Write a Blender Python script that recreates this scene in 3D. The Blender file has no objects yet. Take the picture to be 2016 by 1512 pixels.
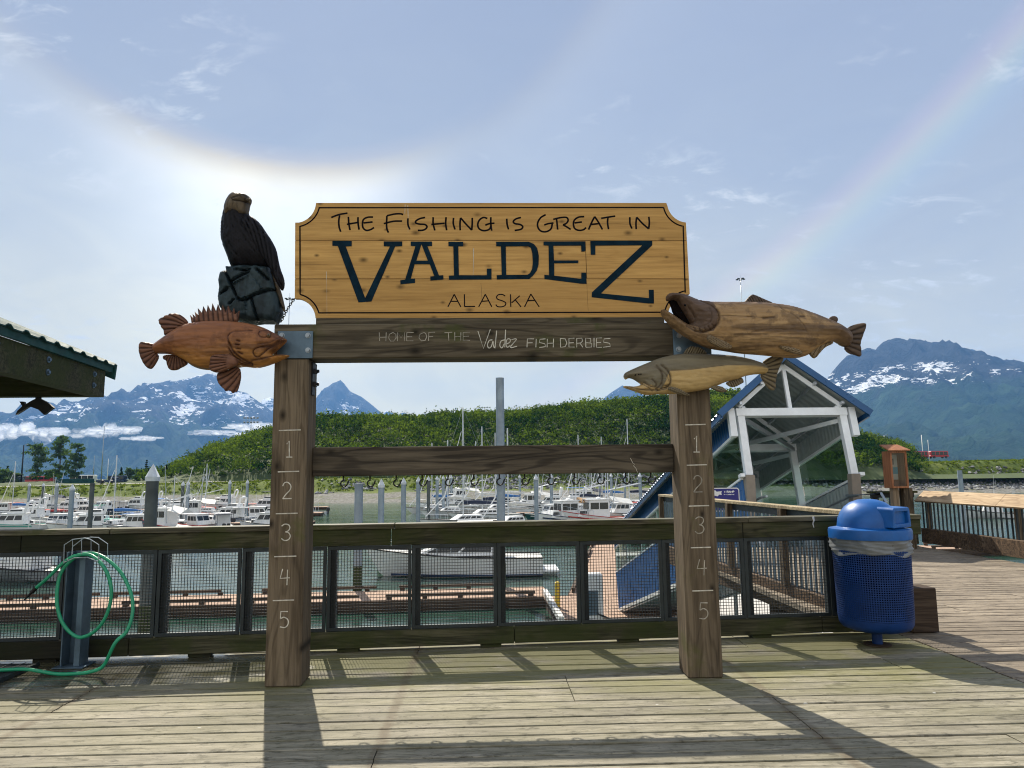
import bpy, bmesh, math, random
import numpy as np
from mathutils import Vector, Matrix, noise as mnoise
from mathutils.geometry import delaunay_2d_cdt, tessellate_polygon

S = bpy.context.scene
COL = S.collection
R = math.radians
rng = random.Random(7)

# ------------------------------------------------------------------ camera
FPX, IW, IH = 1400.0, 2016.0, 1512.0
EYE = np.array([0.0, 0.0, 1.48])
YAW, PITCH, ROLL = R(-1.876), R(7.267), R(0.6466)
_f = np.array([-math.sin(YAW)*math.cos(PITCH), math.cos(YAW)*math.cos(PITCH), math.sin(PITCH)])
_r = np.array([math.cos(YAW), math.sin(YAW), 0.0])
_u = np.cross(_r, _f)
CR = _r*math.cos(ROLL) - _u*math.sin(ROLL)
CU = _u*math.cos(ROLL) + _r*math.sin(ROLL)
CF = _f
cam_d = bpy.data.cameras.new("camera")
cam = bpy.data.objects.new("camera", cam_d)
COL.objects.link(cam)
cam_d.sensor_fit = 'HORIZONTAL'
cam_d.sensor_width = 36.0
cam_d.lens = FPX/IW*36.0
cam_d.clip_start = 0.05
cam_d.clip_end = 60000
cam.matrix_world = Matrix(((CR[0], CU[0], -CF[0], EYE[0]), (CR[1], CU[1], -CF[1], EYE[1]),
                           (CR[2], CU[2], -CF[2], EYE[2]), (0, 0, 0, 1)))
S.camera = cam

# ------------------------------------------------------------------ light
SUN_AZ, SUN_EL = R(-17.0), R(46.0)
SUN = Vector((math.sin(SUN_AZ)*math.cos(SUN_EL), math.cos(SUN_AZ)*math.cos(SUN_EL), math.sin(SUN_EL)))
sl = bpy.data.lights.new("sun", 'SUN')
sl.energy = 5.0
sl.angle = R(0.53)
sl.color = (1.0, 0.92, 0.78)
so = bpy.data.objects.new("sun", sl)
COL.objects.link(so)
so.rotation_euler = SUN.to_track_quat('Z', 'Y').to_euler()
S.view_settings.view_transform = 'Standard'
S.view_settings.look = 'None'
S.view_settings.gamma = 1.0
S.view_settings.use_curve_mapping = False
S.view_settings.exposure = 0.80
S.cycles.filter_width = 1.1
S.cycles.adaptive_threshold = 0.006
S.cycles.transparent_max_bounces = 16


# ------------------------------------------------------------------ node helper
class N:
    def __init__(self, tree):
        self.t = tree
        self.x = 0

    def n(self, typ, ins=None, **kw):
        nd = self.t.nodes.new(typ)
        for k, v in kw.items():
            setattr(nd, k, v)
        for k, v in (ins or {}).items():
            s = nd.inputs[k]
            if hasattr(v, 'is_linked'):
                self.t.links.new(v, s)
            else:
                if s.type == 'RGBA' and len(v) == 3:
                    v = (*v, 1)
                s.default_value = v
        return nd

    def math(self, op, a, b=0.0, c=0.0, clamp=False):
        return self.n('ShaderNodeMath', {0: a, 1: b, 2: c}, operation=op, use_clamp=clamp).outputs[0]

    def vmath(self, op, a, b=(0, 0, 0)):
        nd = self.n('ShaderNodeVectorMath', {0: a, 1: b}, operation=op)
        return nd.outputs['Value'] if op in ('DOT_PRODUCT', 'LENGTH', 'DISTANCE') else nd.outputs[0]

    def mp(self, v, scale=(1, 1, 1), loc=(0, 0, 0), rot=(0, 0, 0)):
        return self.n('ShaderNodeMapping', {0: v, 1: loc, 2: rot, 3: scale}).outputs[0]

    def noise(self, v, scale=1.0, detail=4.0, rough=0.55, dist=0.0, out='Fac'):
        return self.n('ShaderNodeTexNoise', {'Vector': v, 'Scale': scale, 'Detail': detail, 'Roughness': rough, 'Distortion': dist}).outputs[out]

    def voro(self, v, scale=1.0, feature='F1', out='Distance', rnd=1.0):
        return self.n('ShaderNodeTexVoronoi', {'Vector': v, 'Scale': scale, 'Randomness': rnd}, feature=feature).outputs[out]

    def ramp(self, f, stops, interp='LINEAR'):
        nd = self.n('ShaderNodeValToRGB', {0: f})
        cr = nd.color_ramp
        cr.interpolation = interp
        while len(cr.elements) < len(stops):
            cr.elements.new(0.5)
        for e, (p, c) in zip(cr.elements, stops):
            e.position = p
            if not hasattr(c, '__len__'):
                c = (c, c, c)
            e.color = (*c[:3], 1)
        return nd.outputs[0]

    def mix(self, f, a, b, mode='MIX'):
        nd = self.n('ShaderNodeMix', None, data_type='RGBA', blend_type=mode)
        for k, v in ((0, f), (6, a), (7, b)):
            s = nd.inputs[k]
            if hasattr(v, 'is_linked'):
                self.t.links.new(v, s)
            else:
                s.default_value = (*v, 1) if (k and len(v) == 3) else v
        return nd.outputs[2]

    def rng(self, v, a, b, c=0.0, d=1.0, smooth=False):
        return self.n('ShaderNodeMapRange', {0: v, 1: a, 2: b, 3: c, 4: d}, interpolation_type='SMOOTHSTEP' if smooth else 'LINEAR').outputs[0]

    def sep(self, v):
        return self.n('ShaderNodeSeparateXYZ', {0: v}).outputs

    def attr(self, name, out='Fac'):
        return self.n('ShaderNodeAttribute', None, attribute_name=name).outputs[out]

    def obj(self):
        return self.n('ShaderNodeTexCoord').outputs['Object']

    def bump(self, h, strength=0.5, dist=0.01):
        return self.n('ShaderNodeBump', {'Height': h, 'Strength': strength, 'Distance': dist}).outputs[0]


# ------------------------------------------------------------------ sky
W = bpy.data.worlds.new("World")
S.world = W
W.use_nodes = True
W.node_tree.nodes.clear()
w = N(W.node_tree)
sky = w.n('ShaderNodeTexSky', None, sky_type='NISHITA', sun_disc=False, sun_elevation=SUN_EL, sun_rotation=SUN_AZ,
          altitude=0.0, air_density=1.0, dust_density=1.0, ozone_density=1.6)
vdir = w.n('ShaderNodeTexCoord').outputs['Generated']
ca = w.vmath('DOT_PRODUCT', vdir, tuple(SUN))
ang = w.math('DIVIDE', w.math('ARCCOSINE', ca), math.pi/2)           # 0..1 = 0..90 deg from the sun
lat = w.vmath('DOT_PRODUCT', vdir, (math.cos(SUN_AZ), -math.sin(SUN_AZ), 0))
zz = w.sep(vdir)[2]
wob = w.noise(vdir, 3.0, 4, 0.6)
# thin ice-cloud veil: pale near the horizon, inside of the ring stays blue
veil = w.rng(zz, 0.02, 0.60, 1.0, 0.10, True)
streak = w.noise(w.mp(vdir, (2.2, 1.0, 5.0), rot=(0.3, 0.5, 0.2)), 2.6, 6, 0.6, 0.8)
veil = w.math('MULTIPLY', veil, w.rng(streak, 0.2, 0.8, 0.72, 1.25))
side = w.rng(lat, 0.1, 0.85, 1.0, 0.62, True)
veil = w.math('MULTIPLY', veil, side)
ring = w.ramp(ang, [(0.0, 0.1), (0.235, 0.0), (0.2455, (0.16, 0.08, 0.0)), (0.254, (0.60, 0.40, 0.02)), (0.264, (1.0, 0.86, 0.48)), (0.275, (1.05, 1.0, 0.86)),
                    (0.29, (0.86, 0.88, 0.84)), (0.33, (0.55, 0.58, 0.58)), (0.40, (0.22, 0.23, 0.24)), (0.50, 0.05), (0.7, 0.0)])
mask = w.math('MULTIPLY', w.rng(lat, -0.27, -0.05, 0.20, 1.0, True), w.rng(lat, 0.02, 0.26, 1.0, 0.10, True))
mask = w.math('MULTIPLY', mask, w.rng(wob, 0.25, 0.75, 0.65, 1.2))
ring = w.mix(1.0, ring, mask, 'MULTIPLY')
BA, BE = R(-40.0), R(56.0)      # the side arc is its own circle
bang = w.math('DIVIDE', w.math('ARCCOSINE', w.vmath('DOT_PRODUCT', vdir, (math.sin(BA)*math.cos(BE), math.cos(BA)*math.cos(BE), math.sin(BE)))), math.pi/2)
bow = w.ramp(bang, [(0.668, 0.0), (0.680, (0.10, 0.035, 0.035)), (0.688, (0.17, 0.11, 0.03)), (0.697, (0.09, 0.13, 0.05)), (0.708, (0.02, 0.055, 0.07)), (0.725, 0.0)])
bow = w.mix(1.0, bow, w.rng(lat, 0.2, 0.42, 0.0, 1.0, True), 'MULTIPLY')
# small wisps
cv = w.n('ShaderNodeVectorMath', {0: vdir, 1: w.n('ShaderNodeCombineXYZ', {0: w.math('ADD', zz, 0.25), 1: w.math('ADD', zz, 0.25), 2: w.math('ADD', zz, 0.25)}).outputs[0]}, operation='DIVIDE').outputs[0]
wisp = w.noise(w.mp(cv, (1.0, 1.6, 1.0), loc=(5.3, 2.2, 0), rot=(0, 0, 0.6)), 8.5, 7, 0.62, 0.5)
clump = w.noise(w.mp(cv, loc=(7.7, 4.1, 2)), 1.5, 2, 0.5)
wisp = w.math('MULTIPLY', w.rng(wisp, 0.53, 0.74, 0.0, 1.0, True), w.rng(clump, 0.45, 0.60, 0.0, 0.8, True))
skyc = w.n('ShaderNodeVectorMath', {0: sky.outputs[0], 1: (1.35, 1.25, 1.15)}, operation='MULTIPLY').outputs[0]
skyc = w.n('ShaderNodeVectorMath', {0: skyc, 1: (2.05, 2.42, 3.35)}, operation='MINIMUM').outputs[0]
veilc = w.mix(w.rng(zz, 0.06, 0.42, 0, 1, True), (7.0, 6.3, 4.0), (4.35, 4.6, 4.45))
base = w.mix(veil, skyc, veilc)
# unseen bright sky added behind the viewer to light the shaded sign front
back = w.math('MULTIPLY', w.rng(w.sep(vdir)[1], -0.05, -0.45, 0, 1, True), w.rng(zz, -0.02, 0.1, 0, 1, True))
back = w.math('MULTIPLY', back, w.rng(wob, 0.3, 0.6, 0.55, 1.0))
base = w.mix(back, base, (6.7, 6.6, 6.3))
add1 = w.n('ShaderNodeVectorMath', {0: ring, 1: (3.8, 3.7, 3.5)}, operation='MULTIPLY').outputs[0]
add2 = w.n('ShaderNodeVectorMath', {0: bow, 1: (4.6, 4.6, 4.6)}, operation='MULTIPLY').outputs[0]
tot = w.n('ShaderNodeVectorMath', {0: base, 1: add1}, operation='ADD').outputs[0]
tot = w.n('ShaderNodeVectorMath', {0: tot, 1: add2}, operation='ADD').outputs[0]
tot = w.mix(wisp, tot, (4.9, 5.1, 5.3))
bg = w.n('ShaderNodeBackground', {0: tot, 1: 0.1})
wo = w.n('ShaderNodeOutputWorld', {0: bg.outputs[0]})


# ------------------------------------------------------------------ geometry helpers
def ray(x, y):
    return CR*(x-IW/2)/FPX + CU*(IH/2-y)/FPX + CF


def at(x, y, Y):
    d = ray(x, y)
    return d*(Y/d[1]) + EYE


def on(x, y, z):
    d = ray(x, y)
    return d*((z-EYE[2])/d[2]) + EYE


def zoomed(ox, oy, k):
    return lambda p: (ox+p[0]/k, oy+p[1]/k)


def tag(o, label=None, cat=None, group=None, kind=None):
    if label: o['label'] = label
    if cat: o['category'] = cat
    if group: o['group'] = group
    if kind: o['kind'] = kind
    return o


def thing(name, loc=(0, 0, 0), label=None, cat=None, group=None, rz=0.0):
    o = bpy.data.objects.new(name, None)
    o.empty_display_size = 0.2
    COL.objects.link(o)
    o.location = loc
    o.rotation_euler = (0, 0, rz)
    return tag(o, label, cat, group)


def root_of(o):
    while o.parent:
        o = o.parent
    return o


class MB:
    """collects faces; build() links them as ONE mesh object"""
    def __init__(self):
        self.v = []
        self.f = []
        self.mi = []
        self.pid = []
        self.att = {}
        self.cur = 0
        self.cpid = 0.0

    def add(self, vs, fs):
        o = len(self.v)
        self.v.extend([tuple(map(float, p)) for p in vs])
        for f in fs:
            self.f.append([i+o for i in f])
            self.mi.append(self.cur)
            self.pid.append(self.cpid)
        return o

    def box(self, a, b):
        x0, y0, z0 = a
        x1, y1, z1 = b
        return self.add([(x0, y0, z0), (x1, y0, z0), (x1, y1, z0), (x0, y1, z0), (x0, y0, z1), (x1, y0, z1), (x1, y1, z1), (x0, y1, z1)],
                        [(0, 3, 2, 1), (4, 5, 6, 7), (0, 1, 5, 4), (1, 2, 6, 5), (2, 3, 7, 6), (3, 0, 4, 7)])

    def bbox(self, a, b, c=0.006):
        """box with chamfered edges"""
        bm = bmesh.new()
        bmesh.ops.create_cube(bm, size=1)
        for v in bm.verts:
            v.co = [a[i]+(v.co[i]+.5)*(b[i]-a[i]) for i in range(3)]
        bmesh.ops.bevel(bm, geom=bm.edges[:], offset=c, segments=1, affect='EDGES', profile=0.5)
        bm.normal_update()
        bm.verts.index_update()
        self.add([v.co[:] for v in bm.verts], [[v.index for v in f.verts] for f in bm.faces])
        bm.free()

    def bar(self, p0, p1, w, h, up=(0, 0, 1)):
        p0, p1 = Vector(p0), Vector(p1)
        d = (p1-p0).normalized()
        s = d.cross(Vector(up))
        if s.length < 1e-5:
            s = d.cross(Vector((0, 1, 0)))
        s.normalize()
        u = s.cross(d)
        s, u = s*w/2, u*h/2
        vs = [p0-s-u, p0+s-u, p0+s+u, p0-s+u, p1-s-u, p1+s-u, p1+s+u, p1-s+u]
        self.add(vs, [(0, 1, 2, 3), (7, 6, 5, 4), (4, 5, 1, 0), (5, 6, 2, 1), (6, 7, 3, 2), (7, 4, 0, 3)])

    def tube(self, pts, r, n=8, cap=True, sq=1.0):
        pts = [Vector(p) for p in pts]
        m = len(pts)
        rs = r if hasattr(r, '__len__') else [r]*m
        T = [(pts[min(i+1, m-1)]-pts[max(i-1, 0)]).normalized() for i in range(m)]
        a = Vector((0, 1, 0)) if abs(T[0].y) < 0.9 else Vector((0, 0, 1))
        vs = []
        for i in range(m):
            s = T[i].cross(a)
            if s.length < 1e-5:
                s = T[i].cross(Vector((1, 0, 0)))
            s.normalize()
            u = s.cross(T[i]).normalized()
            for k in range(n):
                t = 2*math.pi*k/n
                vs.append(pts[i] + s*math.cos(t)*rs[i] + u*math.sin(t)*rs[i]*sq)
        fs = []
        for i in range(m-1):
            for k in range(n):
                k2 = (k+1) % n
                fs.append((i*n+k, i*n+k2, (i+1)*n+k2, (i+1)*n+k))
        if cap:
            fs.append(tuple(range(n))[::-1])
            fs.append(tuple(range((m-1)*n, m*n)))
        self.add(vs, fs)

    def cyl(self, p0, p1, r0, r1=None, n=12):
        self.tube([p0, p1], [r0, r0 if r1 is None else r1], n)

    def lathe(self, prof, c=(0, 0, 0), n=24, sx=1.0, sy=1.0):
        vs = []
        for r, z in prof:
            for k in range(n):
                t = 2*math.pi*k/n
                vs.append((c[0]+r*math.cos(t)*sx, c[1]+r*math.sin(t)*sy, c[2]+z))
        fs = []
        for i in range(len(prof)-1):
            for k in range(n):
                k2 = (k+1) % n
                fs.append((i*n+k, i*n+k2, (i+1)*n+k2, (i+1)*n+k))
        if prof[0][0] > 1e-4: fs.append(tuple(range(n))[::-1])
        if prof[-1][0] > 1e-4: fs.append(tuple(range((len(prof)-1)*n, len(prof)*n)))
        self.add(vs, fs)

    def prism(self, loop3a, loop3b, holes=()):
        """solid between two matching loops (front a, back b), optional holes [(a,b)]"""
        la = [[Vector(p) for p in loop3a]] + [[Vector(p) for p in h[0]] for h in holes]
        lb = [[Vector(p) for p in loop3b]] + [[Vector(p) for p in h[1]] for h in holes]
        tris = tessellate_polygon(la)
        flat_a = [p for l in la for p in l]
        flat_b = [p for l in lb for p in l]
        n = len(flat_a)
        fs = [tuple(t) for t in tris] + [tuple(i+n for i in t[::-1]) for t in tris]
        o = 0
        for l in la:
            m = len(l)
            for i in range(m):
                j = (i+1) % m
                fs.append((o+i, o+j, o+j+n, o+i+n))
            o += m
        self.add(flat_a+flat_b, fs)

    def build(self, name, mats, parent=None, smooth=False, local=False, kind=None, label=None, fix=True):
        me = bpy.data.meshes.new(name)
        off = np.zeros(3)
        if parent is not None and not local:
            off = np.array(root_of(parent).location)
        vv = np.array(self.v, dtype=np.float64).reshape(-1, 3) - off
        me.from_pydata(vv.tolist(), [], self.f)
        mats = mats if isinstance(mats, (list, tuple)) else [mats]
        for m in mats:
            me.materials.append(m)
        me.polygons.foreach_set('material_index', self.mi)
        if any(self.pid):
            a = me.attributes.new('pid', 'FLOAT', 'FACE')
            a.data.foreach_set('value', self.pid)
        for k, arr in self.att.items():
            a = me.attributes.new(k, 'FLOAT', 'POINT')
            a.data.foreach_set('value', arr)
        if fix:
            bm = bmesh.new()
            bm.from_mesh(me)
            bmesh.ops.recalc_face_normals(bm, faces=bm.faces)
            bm.to_mesh(me)
            bm.free()
        if smooth:
            me.polygons.foreach_set('use_smooth', [True]*len(me.polygons))
            if smooth is not True:
                me.set_sharp_from_angle(angle=R(smooth))
        me.update()
        o = bpy.data.objects.new(name, me)
        COL.objects.link(o)
        if parent is not None:
            o.parent = parent
        return tag(o, label=label, kind=kind)


KIDS = {}
def copy_tree(o, parent=None):
    c = o.copy()
    COL.objects.link(c)
    if parent is not None:
        c.parent = parent
    for ch in [x for x in o.children]:
        copy_tree(ch, c)
    return c


def fbm(x, y, z=0.0, o=5, lac=2.0, gain=0.5):
    s, a = 0.0, 1.0
    for i in range(o):
        s += a*mnoise.noise(Vector((x, y, z)))
        x, y, z = x*lac+3.1, y*lac+1.7, z*lac+5.2
        a *= gain
    return s


def ridged(x, y, z=0.0, o=6):
    s, a, pr = 0.0, 1.0, 1.0
    for i in range(o):
        n = 1.0-abs(mnoise.noise(Vector((x, y, z))))
        n *= n
        s += a*n*pr
        pr = n
        x, y, z = x*2.03+3.1, y*2.03+1.7, z+9.2
        a *= 0.55
    return s


def interp(x, pts):
    return float(np.interp(x, [p[0] for p in pts], [p[1] for p in pts]))


def smooth_loop(pts, it=1, closed=True):
    pts = [np.array(p, float) for p in pts]
    for _ in range(it):
        q = []
        m = len(pts)
        for i in range(m if closed else m-1):
            a, b = pts[i], pts[(i+1) % m]
            q += [a*.75+b*.25, a*.25+b*.75]
        pts = q if closed else [pts[0]]+q+[pts[-1]]
    return pts


def resample(pts, step, closed=True):
    out = []
    m = len(pts)
    for i in range(m if closed else m-1):
        a, b = np.array(pts[i], float), np.array(pts[(i+1) % m], float)
        k = max(1, int(round(np.linalg.norm(b-a)/step)))
        for j in range(k):
            out.append(a+(b-a)*j/k)
    if not closed: out.append(np.array(pts[-1], float))
    return out


def catmull(pts, n=4):
    p = [np.array(q, float) for q in pts]
    if len(p) < 3: return p
    p = [2*p[0]-p[1]] + p + [2*p[-1]-p[-2]]
    out = []
    for i in range(1, len(p)-2):
        for j in range(n):
            t = j/n
            out.append(0.5*((2*p[i])+(-p[i-1]+p[i+1])*t+(2*p[i-1]-5*p[i]+4*p[i+1]-p[i+2])*t*t+(-p[i-1]+3*p[i]-3*p[i+1]+p[i+2])*t**3))
    out.append(p[-2])
    return out
# ------------------------------------------------------------------ materials
def newmat(name):
    m = bpy.data.materials.new(name)
    m.use_nodes = True
    m.node_tree.nodes.clear()
    return m, N(m.node_tree)


def finish(k, col, rough=0.6, metal=0.0, normal=None, spec=0.5, **extra):
    ins = {'Base Color': col, 'Roughness': rough, 'Metallic': metal, 'Specular IOR Level': spec}
    ins.update(extra)
    b = k.n('ShaderNodeBsdfPrincipled', ins)
    if normal is not None:
        k.t.links.new(normal, b.inputs['Normal'])
    k.n('ShaderNodeOutputMaterial', {0: b.outputs[0]})
    return b


def plain(name, col, rough=0.5, metal=0.0, var=0.12, scale=6.0, bump=0.0, spec=0.5, **extra):
    m, k = newmat(name)
    o = k.obj()
    n = k.noise(o, scale, 5, 0.6)
    c = k.mix(k.rng(n, 0.3, 0.7), tuple(x*(1-var) for x in col), tuple(min(1, x*(1+var)) for x in col))
    r = k.rng(k.noise(o, scale*2.3, 4), 0.3, 0.7, max(0.02, rough-0.08), min(1, rough+0.1))
    nb = k.bump(k.noise(o, scale*6, 4), bump, 0.01) if bump else None
    finish(k, c, r, metal, nb, spec, **extra)
    return m


def wood(name, dark, light, axis=0, moss=0.0, knots=1.0, figure=0.5, scale=1.0, rough=0.85, mosscol=(0.05, 0.06, 0.015), pid=False, stain=0.5, grey=0.0, bump=0.5, kden=3.2, wet=None):
    m, k = newmat(name)
    o = k.obj()
    if pid:
        p = k.attr('pid')
        o = k.n('ShaderNodeVectorMath', {0: o, 1: k.n('ShaderNodeCombineXYZ', {0: k.math('MULTIPLY', p, 37.0), 1: k.math('MULTIPLY', p, 11.0), 2: k.math('MULTIPLY', p, 5.0)}).outputs[0]}, operation='ADD').outputs[0]
    def ax(al, ac):
        s = [ac*scale]*3
        s[axis] = al*scale
        return tuple(s)
    fine = k.noise(k.mp(o, ax(2.2, 60)), 1.0, 6, 0.65, 0.3)
    mid = k.noise(k.mp(o, ax(0.7, 14)), 1.0, 4, 0.6, 0.6)
    fig = k.noise(k.mp(o, ax(0.45, 4.2)), 1.0, 2, 0.5, 0.3)
    ringw = k.math('SINE', k.math('MULTIPLY', fig, 95.0))
    ringw = k.rng(ringw, 0.2, 1.0, 0.0, 1.0)
    blot = k.noise(k.mp(o, ax(0.8, 2.0)), 1.0, 5, 0.6)
    f = k.math('ADD', k.math('MULTIPLY', fine, 0.55), k.math('MULTIPLY', mid, 0.45))
    f = k.math('SUBTRACT', f, k.math('MULTIPLY', ringw, 0.16*figure))
    c = k.ramp(f, [(0.28, tuple(x*0.5 for x in dark)), (0.41, dark), (0.57, light), (0.74, tuple(min(1, x*1.2) for x in light))])
    c = k.mix(k.math('MULTIPLY', k.rng(blot, 0.42, 0.7), stain), c, tuple(x*0.55 for x in dark))
    h = k.math('SUBTRACT', f, k.math('MULTIPLY', ringw, 0.1))
    if knots:
        xyz_ = k.sep(o)
        ia, ib = {0: (0, 2), 1: (1, 2), 2: (2, 0)}[axis]
        k2 = k.n('ShaderNodeCombineXYZ', {0: k.math('MULTIPLY', xyz_[ia], kden*0.62), 1: k.math('MULTIPLY', xyz_[ib], kden)}).outputs[0]
        vn = k.n('ShaderNodeTexVoronoi', {'Vector': k2, 'Scale': 1.0}, voronoi_dimensions='2D')
        pick = k.rng(k.sep(vn.outputs['Color'])[0], 0.45, 0.55, 0.0, 1.0)
        size = k.rng(k.sep(vn.outputs['Color'])[1], 0, 1, 0.6, 1.25)
        vd = k.math('DIVIDE', vn.outputs['Distance'], size)
        vd = k.math('ADD', vd, k.math('MULTIPLY', k.math('SUBTRACT', fine, 0.5), 0.05))
        kn = k.math('MULTIPLY', k.rng(vd, 0.06, 0.15, 1.0, 0.0, True), pick)
        kc = k.math('MULTIPLY', k.rng(vd, 0.02, 0.075, 1.0, 0.0), pick)
        c = k.mix(k.math('MULTIPLY', kn, 0.75*knots), c, tuple(x*0.5 for x in dark))
        c = k.mix(k.math('MULTIPLY', kc, 0.8*knots), c, tuple(x*0.15 for x in dark))
    if pid:
        pv = k.n('ShaderNodeTexWhiteNoise', {'W': k.attr('pid')}, noise_dimensions='1D').outputs['Value']
        c = k.mix(k.rng(pv, 0, 1, 0.0, 0.45), c, tuple(x*0.6 for x in dark))
    if moss:
        mo = k.noise(k.obj(), 2.3, 6, 0.65)
        c = k.mix(k.math('MULTIPLY', k.rng(mo, 0.62-0.3*moss, 0.75-0.2*moss, 0, 1, True), 0.75), c, mosscol)
    if wet is not None:
        wx = k.math('ADD', k.sep(k.obj())[0], k.math('MULTIPLY', k.math('SUBTRACT', blot, 0.5), 1.2))
        c = k.mix(k.rng(wx, wet-0.35, wet+0.35, 0.72, 0.0, True), c, (0.006, 0.006, 0.005))
    finish(k, c, k.rng(f, 0.3, 0.7, rough-0.08, rough+0.08), 0.0, k.bump(h, bump, 0.008), 0.2)
    return m


M = {}
M['post'] = wood('post_timber', (0.098, 0.073, 0.048), (0.182, 0.140, 0.095), 2, moss=0.15, figure=0.55, kden=4.0, mosscol=(0.08, 0.08, 0.025))
M['beam'] = wood('beam_timber', (0.066, 0.052, 0.034), (0.135, 0.110, 0.075), 0, moss=0.22, figure=0.7)
M['hookbar'] = wood('hook_bar_timber', (0.052, 0.042, 0.031), (0.118, 0.096, 0.069), 0, figure=0.9)
M['board'] = wood('sign_board_cedar', (0.48, 0.265, 0.078), (0.64, 0.375, 0.122), 0, knots=1.0, figure=0.22, stain=0.35, pid=True, rough=0.6, bump=0.2, kden=6.0)
M['rail'] = wood('rail_timber', (0.030, 0.030, 0.017), (0.090, 0.084, 0.050), 0, wet=-2.9, moss=0.75, knots=0.6, figure=0.5, mosscol=(0.035, 0.045, 0.012))
M['railcap'] = wood('rail_cap_timber', (0.055, 0.050, 0.032), (0.16, 0.145, 0.10), 0, rough=0.6, moss=0.4, knots=0.4, figure=0.5)
M['railcap_y'] = wood('approach_cap_timber', (0.22, 0.17, 0.10), (0.46, 0.38, 0.25), 1, knots=0.4, figure=0.5)
M['beam_y'] = wood('edge_beam_timber', (0.06, 0.040, 0.026), (0.16, 0.105, 0.065), 1, knots=0.5, figure=0.8)
M['beam_z'] = wood('railing_post_timber', (0.06, 0.045, 0.03), (0.16, 0.12, 0.08), 2, knots=0.5, figure=0.8)
M['navy'] = plain('navy_paint', (0.004, 0.017, 0.030), 0.8, var=0.35, scale=14, spec=0.08)
M['ink'] = plain('black_paint', (0.007, 0.005, 0.006), 0.8, spec=0.08)
M['chalk'] = plain('white_carved_paint', (0.50, 0.47, 0.40), 0.8, var=0.35, scale=30)
M['chalkdim'] = plain('worn_white_carved_paint', (0.30, 0.27, 0.22), 0.8, var=0.6, scale=18)
M['galv'] = plain('galvanised_steel', (0.30, 0.34, 0.38), 0.42, 0.7, var=0.25, scale=5, bump=0.05)
M['plate'] = plain('blue_grey_steel_plate', (0.10, 0.15, 0.20), 0.45, 0.6, var=0.3, scale=5, bump=0.05)
M['darksteel'] = plain('dark_painted_steel', (0.022, 0.030, 0.034), 0.5, 0.3, var=0.25)
M['mesh'] = plain('welded_wire', (0.012, 0.015, 0.018), 0.6, 0.2, var=0.2)
M['blacksteel'] = plain('black_iron', (0.012, 0.012, 0.013), 0.5, 0.5)
M['white'] = plain('white_gelcoat', (0.72, 0.73, 0.74), 0.3, var=0.06, scale=1.5)
M['offwhite'] = plain('aged_white_paint', (0.58, 0.58, 0.56), 0.45, var=0.12, scale=2)
M['alu'] = plain('bare_aluminium', (0.55, 0.58, 0.62), 0.38, 0.6, var=0.12, scale=3)
M['glassdark'] = plain('tinted_window', (0.012, 0.017, 0.020), 0.08, var=0.2)
M['rubber'] = plain('black_rubber', (0.014, 0.014, 0.015), 0.6)
M['red'] = plain('red_canvas', (0.42, 0.04, 0.03), 0.7)
M['bluecanvas'] = plain('blue_canvas', (0.02, 0.12, 0.36), 0.7)
M['navycanvas'] = plain('navy_canvas', (0.012, 0.02, 0.05), 0.8)
M['tealcanvas'] = plain('teal_canvas', (0.05, 0.32, 0.25), 0.7)
M['tancanvas'] = plain('tan_canvas', (0.42, 0.26, 0.13), 0.8)
M['greyhull'] = plain('grey_hull_paint', (0.24, 0.26, 0.28), 0.4)
M['bluehull'] = plain('dark_blue_hull_paint', (0.012, 0.03, 0.08), 0.3)
M['blueroof'] = plain('blue_sheet_metal', (0.012, 0.075, 0.20), 0.32, 0.2, var=0.12, scale=3)
M['bluewall'] = plain('blue_ribbed_siding', (0.016, 0.095, 0.26), 0.35, 0.15, var=0.15, scale=3)
M['greensheet'] = plain('dark_green_sheet_metal', (0.012, 0.060, 0.058), 0.6, 0.0, var=0.25, spec=0.2)
M['concrete'] = plain('pale_float_concrete', (0.45, 0.43, 0.40), 0.8, var=0.15, scale=2)
M['dockwood'] = wood('dock_planking', (0.26, 0.17, 0.12), (0.46, 0.33, 0.25), 1, knots=0.0, figure=0.3, stain=0.2)
M['docktimber'] = wood('dock_timber', (0.045, 0.030, 0.022), (0.10, 0.072, 0.052), 0, knots=0.0, figure=0.4)
M['signblue'] = plain('deep_blue_sign_face', (0.012, 0.014, 0.18), 0.4)
M['binblue'] = plain('blue_moulded_plastic', (0.005, 0.085, 0.31), 0.38, var=0.2, scale=5, bump=0.06, spec=0.35)
M['binmesh'] = plain('blue_coated_steel_mesh', (0.004, 0.030, 0.135), 0.5, var=0.25, spec=0.25)
M['liner'] = plain('grey_plastic_bag', (0.17, 0.185, 0.20), 0.35, var=0.1, **{'Transmission Weight': 0.15})
M['hose'] = plain('green_rubber_hose', (0.012, 0.27, 0.135), 0.38, var=0.12, scale=4)
M['boxwood'] = wood('stained_cedar', (0.22, 0.085, 0.04), (0.36, 0.16, 0.08), 2, knots=0.0, figure=0.5, stain=0.2, rough=0.7)
M['sandpost'] = wood('tan_post', (0.20, 0.15, 0.10), (0.32, 0.25, 0.18), 2, knots=0.0, figure=0.4)
M['beige'] = plain('beige_painted_steel', (0.25, 0.215, 0.18), 0.6, var=0.1)
M['yellow'] = plain('yellow_paint', (0.55, 0.38, 0.03), 0.5)
M['orange'] = plain('orange_plastic', (0.6, 0.12, 0.03), 0.5)
M['redpaint'] = plain('red_vehicle_paint', (0.40, 0.03, 0.04), 0.4)


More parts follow.
